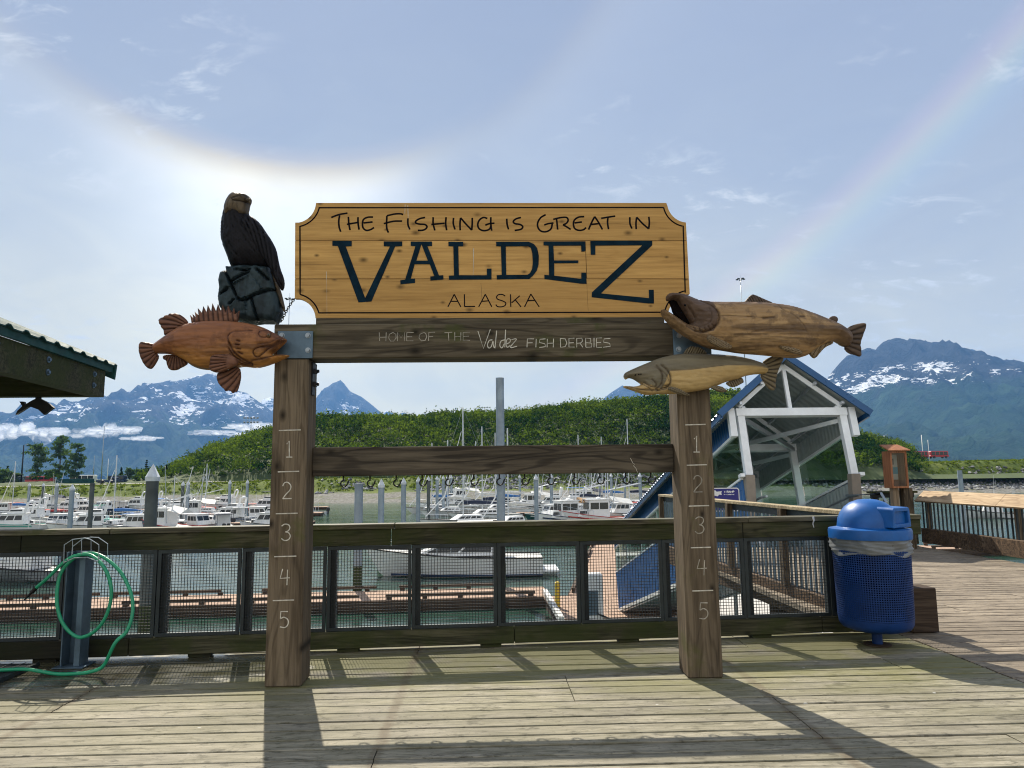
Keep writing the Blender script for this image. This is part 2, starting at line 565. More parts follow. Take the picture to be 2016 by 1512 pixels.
def clear_glass(name, tint, rough=0.02):
    m, k = newmat(name)
    g = k.n('ShaderNodeBsdfGlossy', {'Color': (0.9, 0.95, 0.95, 1), 'Roughness': rough})
    t = k.n('ShaderNodeBsdfTransparent', {'Color': (*tint, 1)})
    fr = k.n('ShaderNodeFresnel', {'IOR': 1.45})
    bf = k.n('ShaderNodeNewGeometry').outputs['Backfacing']
    ff = k.math('MULTIPLY', fr.outputs[0], k.math('SUBTRACT', 1.0, bf))
    mx = k.n('ShaderNodeMixShader', {0: ff, 1: t.outputs[0], 2: g.outputs[0]})
    k.n('ShaderNodeOutputMaterial', {0: mx.outputs[0]})
    return m


M['pane'] = clear_glass('greenish_acrylic_pane', (0.62, 0.74, 0.70))
M['boxpane'] = clear_glass('display_case_pane', (0.85, 0.88, 0.88))


def water_mat():
    m, k = newmat('harbour_water')
    o = k.n('ShaderNodeNewGeometry').outputs['Position']
    a = k.noise(k.mp(o, (0.9, 2.2, 1)), 1.6, 5, 0.6)
    b = k.noise(k.mp(o, (0.25, 0.6, 1)), 1.0, 3, 0.5, 0.5)
    h = k.math('ADD', k.math('MULTIPLY', a, 0.5), b)
    c = k.mix(k.rng(k.noise(k.mp(o, (0.03, 0.06, 1)), 1.0, 3), 0.35, 0.65), (0.012, 0.045, 0.032), (0.022, 0.062, 0.043))
    finish(k, c, k.rng(k.noise(k.mp(o, (0.05, 0.16, 1)), 1.0, 4, 0.6), 0.35, 0.65, 0.07, 0.2), 0.0, k.bump(h, 0.30, 0.12), 0.5, **{'IOR': 1.6})
    return m


def ground_mat():
    m, k = newmat('shore_ground')
    p = k.n('ShaderNodeNewGeometry').outputs['Position']
    xyz = k.sep(p)
    z = xyz[2]
    n1 = k.noise(p, 0.22, 6, 0.62)
    n2 = k.noise(p, 1.6, 5, 0.65)
    mud = k.ramp(n2, [(0.3, (0.075, 0.072, 0.062)), (0.5, (0.16, 0.155, 0.14)), (0.72, (0.27, 0.265, 0.25))])
    mud = k.mix(k.math('MULTIPLY', k.rng(n1, 0.5, 0.66, 0, 1, True), 0.7), mud, (0.085, 0.10, 0.035))
    gr = k.ramp(k.math('ADD', k.math('MULTIPLY', n1, 0.6), k.math('MULTIPLY', n2, 0.4)), [(0.3, (0.034, 0.062, 0.008)), (0.5, (0.085, 0.118, 0.016)), (0.7, (0.145, 0.160, 0.036))])
    zz = k.math('ADD', z, k.math('MULTIPLY', k.math('SUBTRACT', n1, 0.5), 1.6))
    c = k.mix(k.rng(zz, -2.75, -2.35, 0, 1, True), mud, gr)
    far = k.rng(xyz[1], 330.0, 420.0, 0, 1, True)
    forest = k.ramp(k.noise(p, 0.02, 6, 0.7), [(0.35, (0.012, 0.028, 0.016)), (0.6, (0.035, 0.06, 0.03))])
    c = k.mix(far, c, forest)
    finish(k, c, 0.95, 0, k.bump(n2, 0.8, 0.4), 0.2)
    return m


def mountain_mat(name, snow, treez, snowlo, snowhi, seed, sf=8.0):
    m, k = newmat(name)
    g = k.n('ShaderNodeNewGeometry')
    p = g.outputs['Position']
    pz = k.sep(p)[2]
    q = k.mp(p, (0.001, 0.001, 0.001), loc=(seed, seed*0.7, 0))
    n = k.noise(q, 6.0, 7, 0.62)
    n2 = k.noise(k.mp(q, (1, 1, 0.45)), 11.0, 7, 0.66, 0.6)
    nz = k.sep(g.outputs['Normal'])[2]
    rock = k.ramp(n2, [(0.3, (0.010, 0.013, 0.018)), (0.55, (0.028, 0.032, 0.040)), (0.75, (0.06, 0.063, 0.07))])
    tree = k.ramp(n2, [(0.3, (0.007, 0.022, 0.010)), (0.6, (0.02, 0.05, 0.018)), (0.8, (0.04, 0.075, 0.03))])
    h = k.math('ADD', pz, k.math('MULTIPLY', k.math('SUBTRACT', n, 0.5), treez*0.9))
    c = k.mix(k.rng(h, treez*0.85, treez*1.15, 0, 1, True), tree, rock)
    sa = k.noise(k.mp(q, (1.0, 0.8, 1.6), rot=(0.1, 0.45, 0.2)), sf*0.55, 4, 0.55, 0.4)
    sb = k.noise(k.mp(q, (1.0, 0.5, 2.3), rot=(0.1, 0.55, 0.25)), sf*2.6, 5, 0.6, 0.5)
    sn = k.math('ADD', k.math('ADD', k.math('MULTIPLY', sa, 0.42), k.math('MULTIPLY', sb, 0.42)), k.math('MULTIPLY', k.attr('gul'), 0.16))
    band = k.math('MULTIPLY', k.rng(pz, snowlo, snowlo*1.3, 0, 1, True), k.rng(pz, snowhi, snowhi*1.3, 1, 0.0, True))
    s = k.rng(k.math('ADD', sn, k.math('MULTIPLY', k.math('SUBTRACT', band, 1.0), 0.25)), 0.565-snow*0.05, 0.58-snow*0.05, 0, 1, True)
    c = k.mix(s, c, (0.85, 0.87, 0.90))
    finish(k, c, 0.95, 0, k.bump(n2, 1.0, 60), 0.1)
    return m


def leaf_mat(name, dark, light):
    m, k = newmat(name)
    n = k.attr('tint')
    c = k.ramp(n, [(0.0, dark), (0.5, tuple((a+b)/2 for a, b in zip(dark, light))), (1.0, light)])
    d = k.n('ShaderNodeBsdfDiffuse', {'Color': c})
    t = k.n('ShaderNodeBsdfTranslucent', {'Color': k.mix(1.0, c, (1.3, 1.35, 0.55), 'MULTIPLY')})
    mx = k.n('ShaderNodeMixShader', {0: 0.38, 1: d.outputs[0], 2: t.outputs[0]})
    k.n('ShaderNodeOutputMaterial', {0: mx.outputs[0]})
    return m


M['water'] = water_mat()
M['ground'] = ground_mat()
M['alder'] = leaf_mat('alder_leaves', (0.006, 0.026, 0.007), (0.120, 0.172, 0.024))
M['spruce'] = leaf_mat('spruce_needles', (0.010, 0.028, 0.014), (0.03, 0.06, 0.025))
M['cottonwood'] = leaf_mat('cottonwood_leaves', (0.030, 0.075, 0.040), (0.13, 0.19, 0.10))
M['bark'] = plain('bark', (0.10, 0.085, 0.07), 0.9, var=0.3)
M['rock'] = plain('riprap_rock', (0.17, 0.17, 0.17), 0.9, var=0.5, scale=0.6)
M['road'] = plain('pale_gravel_road', (0.34, 0.32, 0.29), 0.9)
# ------------------------------------------------------------------ land
WATER = -4.5
SHORE = [(-900, 130), (-400, 140), (-98, 150), (-38, 164), (28, 170), (135, 178), (300, 190), (900, 240)]
TOPZ = [(-400, -0.6), (-110, -0.35), (-70, 0.2), (-38, 0.9), (0, 1.2), (40, 1.3), (70, 1.6), (100, 3.4), (140, 3.9), (300, 4.2)]
MUDZ = [(-100, -3.0), (-45, -2.6), (0, -2.2), (60, -2.0), (150, -2.1)]


def ground_z(x, y):
    t = y - interp(x, SHORE)
    top, mud = interp(x, TOPZ), interp(x, MUDZ)
    n = fbm(x*0.08, y*0.08, 3.0, 4)
    if t < 0:
        return max(-7.5, WATER + t*0.18)
    if t < 15:
        return WATER + (mud-WATER)*t/15 + n*0.18
    if t < 26:
        s = (t-15)/11
        return mud + (top-mud)*s*s*(3-2*s) + n*0.25
    s = min(1, (t-26)/200)
    lo = 1.2 if x < 60 else 1.0
    return top*(1-s) + lo*s + n*0.3


def grid_mesh(name, xs, ys, fz, mat, kind='structure', smooth=True):
    mb = MB()
    nx, ny = len(xs), len(ys)
    mb.v = [(x, y, fz(x, y)) for y in ys for x in xs]
    for j in range(ny-1):
        for i in range(nx-1):
            a = j*nx+i
            mb.f.append((a, a+1, a+nx+1, a+nx))
    mb.mi = [0]*len(mb.f)
    mb.pid = [0]*len(mb.f)
    return mb.build(name, mat, smooth=smooth, kind=kind, fix=False)


xs = sorted(set([-9700, -5000, -3000, -1800, -1100, -700] + list(np.arange(-460, 462, 6)) + [700, 1100, 1800, 3000, 5000, 9700]))
ys = sorted(set([-400, -60, 20, 60, 90, 110] + list(np.arange(118, 250, 2.2)) + list(np.arange(250, 420, 12)) + [500, 700, 1000, 1600, 2600, 4000, 6500, 9600]))
grid_mesh('ground', xs, ys, ground_z, M['ground'])
mb = MB()
mb.add([(-3000, -400, WATER), (3000, -400, WATER), (3000, 600, WATER), (-3000, 600, WATER)], [(0, 1, 2, 3)])
mb.build('water', M['water'], kind='structure', fix=False)

# road across the harbour
mb = MB()
rp = []
for px, py in [(-500, 962), (-200, 960), (0, 957.5), (120, 955.5), (240, 953), (330, 950.5), (420, 947.5), (520, 944.5), (640, 940.5), (760, 938), (900, 936)]:
    x = at(px, py, 178)[0]
    yb = interp(x, SHORE)+31
    rp.append((x, yb))
for i, (x, y) in enumerate(rp):
    za = max(ground_z(x, y), ground_z(x, y+5))+0.22
    mb.v += [(x, y, za), (x, y+7, za+0.12)]
    if i: mb.f.append((2*i-2, 2*i, 2*i+1, 2*i-1))
mb.mi = [0]*len(mb.f); mb.pid = [0]*len(mb.f)
mb.build('road', M['road'], kind='structure')


# ------------------------------------------------------------------ mountains: real height fields whose crests follow the ridge lines
def mountain(name, ridge, Y, depth, mat, rough, seed, base=0.0, back=0.35, nu=150, nv=46, foot=None):
    pts = []
    for x, y in ridge:
        p = at(x, y, Y)
        pts.append((p[0], p[2]))
    x0, x1 = pts[0][0], pts[-1][0]
    mb = MB()
    gul = []
    us = np.linspace(x0, x1, nu)
    hmax = max(p[1] for p in pts)
    for j in range(nv):
        v = j/(nv-1)*(1+back)
        for x in us:
            h = interp(x, pts)
            yy = Y-depth*(1-v)
            # spurs: ridges run down towards the viewer
            sx = x/1000.0
            sp = ridged(sx*1.5+seed, yy/1000*0.6, seed)*0.5 + ridged(sx*3.7+seed, yy/1000*1.7, seed+4)*0.22 - 0.62
            if v <= 1:
                prof = v**1.25
                z = base+(h-base)*prof + sp*rough*hmax*min(1, (1-v)*3.2)*min(1, v*3)
                z += (fbm(sx*14+seed, yy/1000*14, seed, 5)*0.026+(ridged(sx*9+seed, yy/1000*4.5, seed+2, 4)-0.9)*0.035)*hmax*min(1, (1-v)*8+0.22)
                z = min(z, base+(h-base)*(0.25+0.75*v)*1.0 if v < 1 else z) if z > h else z
            else:
                z = base+(h-base)*max(0, 1-(v-1)/back)**1.1
            mb.v.append((x, yy, z))
            gul.append(min(1, max(0, 0.5-sp*1.3)))
    mb.att['gul'] = gul
    for j in range(nv-1):
        for i in range(nu-1):
            a = j*nu+i
            mb.f.append((a, a+1, a+nu+1, a+nu))
    mb.mi = [0]*len(mb.f); mb.pid = [0]*len(mb.f)
    return mb.build(name, mat, smooth=True, kind='structure', fix=False)


mm_l = mountain_mat('left_range_rock', 1.35, 480, 330, 3000, 2.0, 8.0)
mm_m = mountain_mat('peak_rock', 0.2, 620, 420, 900, 7.0, 14.0)
mm_r = mountain_mat('right_mountain_rock', -0.1, 480, 390, 600, 11.3, 15.0)
mm_f = mountain_mat('far_peak_rock', 1.2, 400, 500, 3000, 5.0)
mountain('mountain', [(-900, 960), (-600, 842), (-350, 815), (-150, 836), (13, 836), (44, 827), (105, 804), (127, 796), (145, 797), (168, 793), (190, 800), (206, 795), (241, 773), (270, 769), (317, 755), (349, 749), (378, 743), (397, 737), (406, 741), (422, 734), (444, 750), (470, 769), (486, 772), (495, 779), (508, 788), (525, 800), (560, 826), (610, 870), (660, 945)], 7200, 3200, mm_l, 0.30, 2.3, nu=330, nv=80)
mountain('mountain', [(440, 945), (505, 800), (521, 783), (536, 778), (552, 784), (575, 800), (600, 820), (660, 945)], 8600, 1300, mm_f, 0.12, 8.8, nu=60, nv=26)
mountain('mountain', [(490, 945), (580, 835), (612, 800), (625, 783), (640, 763), (655, 751), (662, 749), (670, 745), (678, 753), (689, 768), (712, 779), (731, 794), (753, 813), (790, 845), (880, 940)], 8200, 2000, mm_m, 0.16, 5.1, nu=110, nv=44)
mountain('mountain', [(600, 940), (735, 825), (752, 810), (761, 803), (770, 808), (780, 815), (795, 808), (810, 818), (850, 828), (900, 832), (945, 820), (970, 813), (995, 808), (1021, 811), (1060, 826), (1110, 815), (1142, 794), (1150, 795), (1164, 789), (1172, 793), (1183, 787), (1195, 800), (1300, 935)], 9000, 1300, mm_f, 0.10, 3.7, nu=120, nv=26)
mountain('mountain', [(1050, 938), (1165, 815), (1183, 788), (1202, 772), (1225, 757), (1243, 764), (1290, 790), (1340, 800), (1390, 830), (1520, 935)], 7600, 1800, mm_m, 0.16, 9.1, nu=90, nv=36)
mountain('mountain', [(1330, 935), (1480, 860), (1560, 812), (1605, 776), (1623, 751), (1638, 729), (1665, 699), (1690, 690), (1708, 684), (1723, 688), (1728, 678), (1743, 669), (1761, 664), (1775, 668), (1781, 671), (1786, 666), (1816, 670), (1851, 681), (1889, 694), (1930, 706), (1964, 714), (2015, 713), (2060, 722), (2200, 742), (2400, 800), (2700, 850), (2900, 940)], 4600, 2500, mm_r, 0.22, 1.4, nu=300, nv=80)
mountain('mountain', [(1850, 760), (1880, 700), (1893, 690), (1905, 687), (1919, 687), (1935, 697), (1962, 714), (2000, 745)], 6200, 700, mm_f, 0.05, 6.4, nu=40, nv=20)

# ------------------------------------------------------------------ haze: one closed box of even, pale air
def haze_box():
    m, k = newmat('haze_air')
    v = k.n('ShaderNodeVolumePrincipled', {'Color': (0.20, 0.47, 1.0, 1), 'Density': HAZE, 'Anisotropy': 0.1})
    o = k.n('ShaderNodeOutputMaterial', {1: v.outputs[0]})
    mb = MB()
    mb.box((-9800, -900, -9.5), (9800, 9900, 1260))
    mb.build('haze', m, kind='stuff')
HAZE = 0.00008
haze_box()
# ------------------------------------------------------------------ vegetation
nr = np.random.default_rng(11)


def leaf_mesh(name, cen, rad, per, size, tint, mat, parent=None, kind=None, squash=0.8, shell=0.55, label=None):
    cen = np.asarray(cen, float); rad = np.asarray(rad, float); tint = np.asarray(tint, float)
    n = len(cen)*per
    ci = np.repeat(np.arange(len(cen)), per)
    d = nr.normal(size=(n, 3)); d /= np.linalg.norm(d, axis=1)[:, None]
    d[:, 2] = np.where(d[:, 2] < -0.35, -d[:, 2]*0.5, d[:, 2])
    r = (shell+(1-shell)*nr.random(n))
    lump = 0.78+0.34*np.sin(d[:, 0]*5+ci*1.7)*np.sin(d[:, 1]*4.4+ci*0.9)+0.15*nr.random(n)
    rr = rad[ci] if rad.ndim == 1 else rad[ci]
    p = cen[ci] + d*(r*lump)[:, None]*(rr[:, None] if rad.ndim == 1 else rr)*(np.array([1, 1, squash]) if rad.ndim == 1 else 1)
    nrm = d*0.75+nr.normal(size=(n, 3))*0.55
    nrm /= np.linalg.norm(nrm, axis=1)[:, None]
    a = np.cross(nrm, nr.normal(size=(n, 3))); a /= np.linalg.norm(a, axis=1)[:, None]
    b = np.cross(nrm, a)
    s = size*(0.55+0.9*nr.random(n))
    a *= s[:, None]; b *= (s*0.62)[:, None]
    v = np.stack([p-a, p-b*0.9+a*0.1, p+a, p+b], 1).reshape(-1, 3)
    if parent is not None:
        v = v-np.array(root_of(parent).location)
    me = bpy.data.meshes.new(name)
    me.vertices.add(len(v)); me.vertices.foreach_set('co', v.astype(np.float32).ravel())
    me.loops.add(4*n); me.loops.foreach_set('vertex_index', np.arange(4*n, dtype=np.int32))
    me.polygons.add(n); me.polygons.foreach_set('loop_start', np.arange(0, 4*n, 4, dtype=np.int32))
    t = np.clip(tint[ci]+nr.normal(size=n)*0.13, 0, 1)
    at_ = me.attributes.new('tint', 'FLOAT', 'FACE'); at_.data.foreach_set('value', t.astype(np.float32))
    me.materials.append(mat)
    me.update(calc_edges=True)
    o = bpy.data.objects.new(name, me)
    COL.objects.link(o)
    if parent is not None: o.parent = parent
    return tag(o, kind=kind, label=label)


# the alder-covered hill
CREST = [(230, 944), (300, 938), (330, 926), (360, 912), (400, 894), (440, 880), (480, 866), (540, 849), (580, 838), (623, 831), (712, 824), (790, 826), (844, 826), (905, 824), (968, 821), (1030, 813), (1070, 809), (1126, 802), (1200, 797), (1258, 793), (1315, 788), (1400, 778), (1440, 778), (1500, 782), (1560, 796), (1620, 820), (1669, 846), (1700, 860), (1744, 872), (1774, 878), (1800, 900), (1830, 930), (1860, 945)]
HY, HW = 275.0, 82.0
cr = [(at(x, y, HY)[0], at(x, y, HY)[2]-1.4) for x, y in CREST]


def hill_z(x, y):
    h = interp(x*HY/max(y, 120.0), cr)
    t = (y-HY)/HW
    prof = max(0.0, 1-t*t) if t < 0 else max(0.0, 1-t*t*0.5)
    prof = prof**0.85
    g = 0.6
    return g+(max(h, -2)-g)*prof + fbm(x*0.035, y*0.035, 1.0, 4)*2.2*prof*min(1, abs(t)*2.5) - (1.5 if prof <= 0.0 else 0)


m, k = newmat('alder_hill_soil')
finish(k, k.mix(k.noise(k.obj(), 0.2, 5), (0.02, 0.035, 0.01), (0.07, 0.10, 0.02)), 0.95)
grid_mesh('hill', list(np.arange((cr[0][0]-6)*1.05, (cr[-1][0]+8)*1.25, 3.0)), list(np.arange(HY-HW-4, HY+HW, 3.5)), hill_z, m)
cen, rad, tin = [], [], []
y = HY-HW+3
while y < HY+16:
    x = cr[0][0]*1.06
    while x < cr[-1][0]*1.06:
        px = x+rng.uniform(-1.6, 1.6); py = y+rng.uniform(-1.6, 1.6)
        z = hill_z(px, py)
        pn = fbm(px*0.03, py*0.03, 9.0, 3)
        # open grassy flank at the left end of the hill
        flank = interp(px*HY/py, [(-125, 0.25), (-100, 0.7), (-85, 1.0)])
        if z > 0.9 and rng.random() < flank and pn > -2:
            r = rng.uniform(1.3, 3.9)*(0.62 if py > HY-8 else 1.0)
            cen.append((px, py, z+r*0.45)); rad.append(r)
            tin.append(min(1, max(0.02, 0.40+pn*0.6+rng.gauss(0, 0.22)+(0.10 if py > HY-25 else 0.0))))
        x += 2.35
    y += 2.5
leaf_mesh('alder_thicket', cen, rad, 56, 0.38, tin, M['alder'], kind='stuff')
# grass and low scrub over the bank tops
cen, rad, tin = [], [], []
for i in range(4200):
    x = rng.uniform(-150, 210)
    yy = interp(x, SHORE)+rng.uniform(17, 36)
    z = ground_z(x, yy)
    if z < -2.2: continue
    cen.append((x, yy, z)); rad.append(rng.uniform(0.35, 1.0)); tin.append(rng.uniform(0.55, 1.0))
leaf_mesh('bank_grass', cen, rad, 12, 0.26, tin, leaf_mat('bank_grass_blades', (0.040, 0.078, 0.008), (0.135, 0.170, 0.026)), kind='stuff', squash=0.5)

# riprap
mb = MB()
for i in range(3600):
    x = rng.uniform(-52, 215)
    if x < -38 and rng.random() < 0.6: continue
    t = rng.uniform(15, 24.5) if x < 85 else rng.uniform(5, 22)
    yy = interp(x, SHORE)+t
    z = ground_z(x, yy)
    if fbm(x*0.06, yy*0.1, 4.4, 3) < -0.25: continue
    r = rng.uniform(0.22, 0.62)
    vs = []
    for dx, dy, dz in ((1, 0, 0), (-1, 0, 0), (0, 1, 0), (0, -1, 0), (0, 0, 1), (0, 0, -1)):
        k_ = r*rng.uniform(0.6, 1.3)
        vs.append((x+dx*k_+rng.uniform(-.1, .1), yy+dy*k_+rng.uniform(-.1, .1), z+0.1+dz*k_*0.8))
    mb.cpid = rng.random()+0.01
    mb.add(vs, [(0, 2, 4), (2, 1, 4), (1, 3, 4), (3, 0, 4), (2, 0, 5), (1, 2, 5), (3, 1, 5), (0, 3, 5)])
mr, k = newmat('riprap_rock')
finish(k, k.ramp(k.attr('pid'), [(0.0, (0.05, 0.05, 0.055)), (0.6, (0.16, 0.16, 0.165)), (1.0, (0.42, 0.42, 0.42))]), 0.9)
mb.build('riprap_rocks', mr, kind='stuff', fix=False)


def tree(name, base, h, crown, label, cat, mat, tint=0.5, kind='broad', group=None, leaf=0.3, per=60, limbs=7):
    t = thing(name, base, label, cat, group)
    b = np.array(base)
    mb = MB()
    lean = np.array([rng.uniform(-.03, .03), rng.uniform(-.03, .03), 1])
    r0 = h*0.016+0.05
    mb.tube([b, b+lean*h*0.35, b+lean*h*0.7, b+lean*h*0.97], [r0, r0*0.75, r0*0.4, r0*0.1], 7)
    cen, rad = [], []
    if kind == 'broad':
        for i in range(limbs):
            zf = rng.uniform(0.14, 0.88)
            a = rng.uniform(0, 6.28)
            L = crown*(1.0-0.55*abs(zf-0.5))*rng.uniform(0.5, 0.95)
            p = b+lean*h*zf
            q = p+np.array([math.cos(a)*L, math.sin(a)*L, L*0.65])
            mb.tube([p, (p+q)/2+np.array([0, 0, L*0.12]), q], [r0*0.35, r0*0.2, r0*0.07], 5)
            cen += [q, (p+q)/2+np.array([0, 0, L*.25])]
            rad += [crown*rng.uniform(.28, .45), crown*rng.uniform(.22, .36)]
        for i in range(limbs*3):
            zf = rng.uniform(0.15, 0.98); a = rng.uniform(0, 6.28)
            L = crown*0.7*math.sqrt(max(0.05, 1-((zf-0.5)/0.55)**2))*rng.random()
            cen.append(b+lean*h*zf+np.array([math.cos(a)*L, math.sin(a)*L, 0])); rad.append(crown*rng.uniform(.26, .46))
        cen.append(b+lean*h*0.95); rad.append(crown*0.2)
    else:
        nl = 11
        for i in range(nl):
            zf = 0.12+0.86*i/(nl-1)
            rr = crown*(1-zf)*1.05+0.06
            for j in range(max(2, int(7*(1-zf))+1)):
                a = rng.uniform(0, 6.28)
                p = b+lean*h*zf
                q = p+np.array([math.cos(a)*rr, math.sin(a)*rr, -rr*0.25])
                if i < nl-2: mb.tube([p, q], [r0*0.2, r0*0.05], 4)
                cen.append((p*0.45+q*0.55)); rad.append(max(0.12, rr*0.42))
    mb.build('trunk', M['bark'], t)
    leaf_mesh('crown', cen, rad, per, leaf, [tint+rng.gauss(0, .12) for _ in cen], mat, parent=t)
    return t


def gpos(px, Y, dz=0.0):
    p = at(px, 900, Y)
    return (p[0], Y, max(ground_z(p[0], Y), hill_z(p[0], Y) if cr[0][0] < p[0] < cr[-1][0] and abs(Y-HY) < HW else -9)+dz)


def htop(px, py, Y, z0):
    return at(px, py, Y)[2]-z0


G3 = 'cottonwoods beyond the gravel road'
for px, py, cw, lb in [(75, 876, 3.9, 'leftmost and shortest of three round-crowned trees beyond the harbour road'),
                       (119, 856, 3.6, 'tallest narrow tree in the middle of three trees beyond the harbour road'),
                       (149, 874, 3.0, 'slim right-hand tree of three trees behind the dark green container')]:
    b = gpos(px, 235)
    tree('cottonwood_tree', b, htop(px, py, 235, b[2]), cw, lb, 'tree', M['cottonwood'], 0.45, group=G3, leaf=0.34, per=40, limbs=12)
for px, py, cw, Y, lb in [(8, 925, 3.2, 215, 'low round bush at the far left edge beyond the road'),
                          (33, 935, 2.0, 230, 'small bush left of the dark lamp pole beyond the road'),
                          (100, 926, 2.2, 250, 'bush behind the red trailer between two tall trees'),
                          (258, 922, 1.7, 240, 'small leafy tree left of the big capped pile'),
                          (275, 927, 2.2, 225, 'bushy tree just left of the big capped pile'),
                          (318, 925, 1.8, 224, 'dark bushy tree at the left foot of the alder hill')]:
    b = gpos(px, Y)
    tree('bush', b, max(1.5, htop(px, py, Y, b[2])), cw, lb, 'bush', M['cottonwood'], 0.5, leaf=0.3, per=50)
for px, py, cw, Y, lb in [(17, 918, 1.5, 225, 'dark spruce at the far left edge beyond the road'),
                          (241, 921, 1.1, 245, 'narrow young spruce beyond the road left of the hill'),
                          (290, 906, 1.6, 232, 'pale young spruce behind the big capped pile'),
                          (328, 916, 1.4, 223, 'dark spruce on the left flank of the alder hill'),
                          (1307, 776, 2.6, 268, 'dark spruce top standing above the hill crest beside the right sign post')]:
    b = gpos(px, Y)
    tree('spruce_tree', b, max(2.0, htop(px, py, Y, b[2])), cw, lb, 'tree', M['spruce'], 0.4, kind='con', leaf=0.28, per=26)
# ------------------------------------------------------------------ decks
def deck_mat(name, dark, light, moss, wet):
    m, k = newmat(name)
    o = k.n('ShaderNodeNewGeometry').outputs['Position']
    p = k.attr('pid')
    oo = k.n('ShaderNodeVectorMath', {0: o, 1: k.n('ShaderNodeCombineXYZ', {0: k.math('MULTIPLY', p, 53.0), 1: 0.0, 2: k.math('MULTIPLY', p, 9.0)}).outputs[0]}, operation='ADD').outputs[0]
    fine = k.noise(k.mp(oo, (9.0, 130, 40)), 1.0, 6, 0.7, 0.2)
    mid = k.noise(k.mp(oo, (3.2, 30, 10)), 1.0, 5, 0.6, 0.7)
    blot = k.noise(k.mp(o, (0.8, 1.1, 1)), 1.0, 6, 0.65)
    spots = k.noise(k.mp(oo, (7, 16, 8)), 1.0, 4, 0.7)
    f = k.math('ADD', k.math('MULTIPLY', fine, 0.5), k.math('MULTIPLY', mid, 0.5))
    c = k.ramp(f, [(0.30, tuple(x*0.4 for x in dark)), (0.42, dark), (0.57, light), (0.72, tuple(min(1, x*1.25) for x in light))])
    pv = k.n('ShaderNodeTexWhiteNoise', {'W': p}, noise_dimensions='1D').outputs['Value']
    c = k.mix(k.rng(pv, 0, 1, 0.0, 0.42), c, tuple(x*0.72 for x in dark))
    c = k.mix(k.rng(blot, 0.42, 0.66, 0, 0.6), c, tuple(x*0.6 for x in dark))
    speck = k.noise(k.mp(o, (26, 40, 20)), 1.0, 4, 0.7)
    c = k.mix(k.rng(speck, 0.58, 0.66, 0, 0.5), c, tuple(x*0.3 for x in dark))
    c = k.mix(k.rng(spots, 0.55, 0.66, 0, 0.7), c, tuple(x*0.25 for x in dark))
    xyz = k.sep(o)
    if moss:
        mn = k.noise(k.mp(o, (0.55, 1.5, 1)), 1.5, 6, 0.7)
        zone = k.math('MULTIPLY', k.rng(xyz[1], 4.7, 5.7, 0.0, 1.0, True), k.rng(xyz[0], -2.2, -1.3, 0.25, 1, True))
        zone = k.math('ADD', zone, k.math('MULTIPLY', k.rng(xyz[1], 2.8, 5.2, 0, 1, True), 0.4))
        mo = k.math('MULTIPLY', k.rng(mn, 0.34, 0.62, 0, 1, True), zone, clamp=True)
        c = k.mix(k.math('MULTIPLY', mo, 0.72), c, k.mix(fine, (0.06, 0.062, 0.016), (0.20, 0.19, 0.06)))
        # rust-brown nail rows over the joists
        for X in (-2.83, -0.62, 1.86):
            dx = k.math('ABSOLUTE', k.math('SUBTRACT', k.math('ADD', xyz[0], k.math('MULTIPLY', k.math('SUBTRACT', mid, 0.5), 0.10)), X))
            c = k.mix(k.math('MULTIPLY', k.rng(dx, 0.012, 0.05, 0.62, 0.0, True), k.rng(blot, 0.3, 0.6, 0.3, 1.0)), c, (0.085, 0.058, 0.032))
    rough = k.rng(f, 0.3, 0.7, 0.72, 0.95)
    h = f
    if wet:
        wn = k.noise(k.mp(o, (1.2, 2.6, 1)), 2.2, 5, 0.6)
        ex = k.math('DIVIDE', k.math('SUBTRACT', xyz[0], -3.1), 1.75)
        ey = k.math('DIVIDE', k.math('SUBTRACT', xyz[1], 5.92), 0.50)
        d = k.math('ADD', k.math('MULTIPLY', ex, ex), k.math('MULTIPLY', ey, ey))
        d = k.math('ADD', d, k.math('MULTIPLY', k.math('SUBTRACT', wn, 0.5), 1.6))
        wm = k.rng(d, 0.75, 1.05, 1.0, 0.0, True)
        c = k.mix(wm, c, k.mix(0.6, c, (0.012, 0.016, 0.012)))
        rough = k.n('ShaderNodeMix', {0: wm, 2: rough, 3: k.rng(wn, 0.35, 0.6, 0.06, 0.3)}).outputs[0]
        h = k.math('MULTIPLY', f, k.math('SUBTRACT', 1.0, k.math('MULTIPLY', wm, 0.75)))
    if moss:
        # nail heads in pairs on each joist line, and pale droppings
        dv = k.voro(k.mp(o, (1.0, 1.6, 1)), 3.1)
        dn = k.noise(o, 9.0, 3, 0.6)
        dm = k.math('MULTIPLY', k.rng(k.math('ADD', dv, k.math('MULTIPLY', k.math('SUBTRACT', dn, 0.5), 0.08)), 0.035, 0.05, 1, 0, True), k.rng(k.noise(o, 0.9, 2), 0.50, 0.56, 0, 0.8))
        c = k.mix(dm, c, (0.50, 0.49, 0.45))
    finish(k, c, rough, 0.0, k.bump(h, 0.7, 0.006), 0.4)
    return m


M['deck'] = deck_mat('weathered_deck_boards', (0.155, 0.140, 0.100), (0.345, 0.312, 0.245), 1, 1)
M['tancap'] = wood('sunlit_rail_planks', (0.30, 0.21, 0.13), (0.50, 0.38, 0.25), 0, knots=0.3, figure=0.4)
M['deck2'] = deck_mat('brown_walkway_boards', (0.150, 0.118, 0.085), (0.33, 0.275, 0.205), 0, 0)
SEAM = 3.72


def fence_y(x):
    return 6.45+0.0634*x


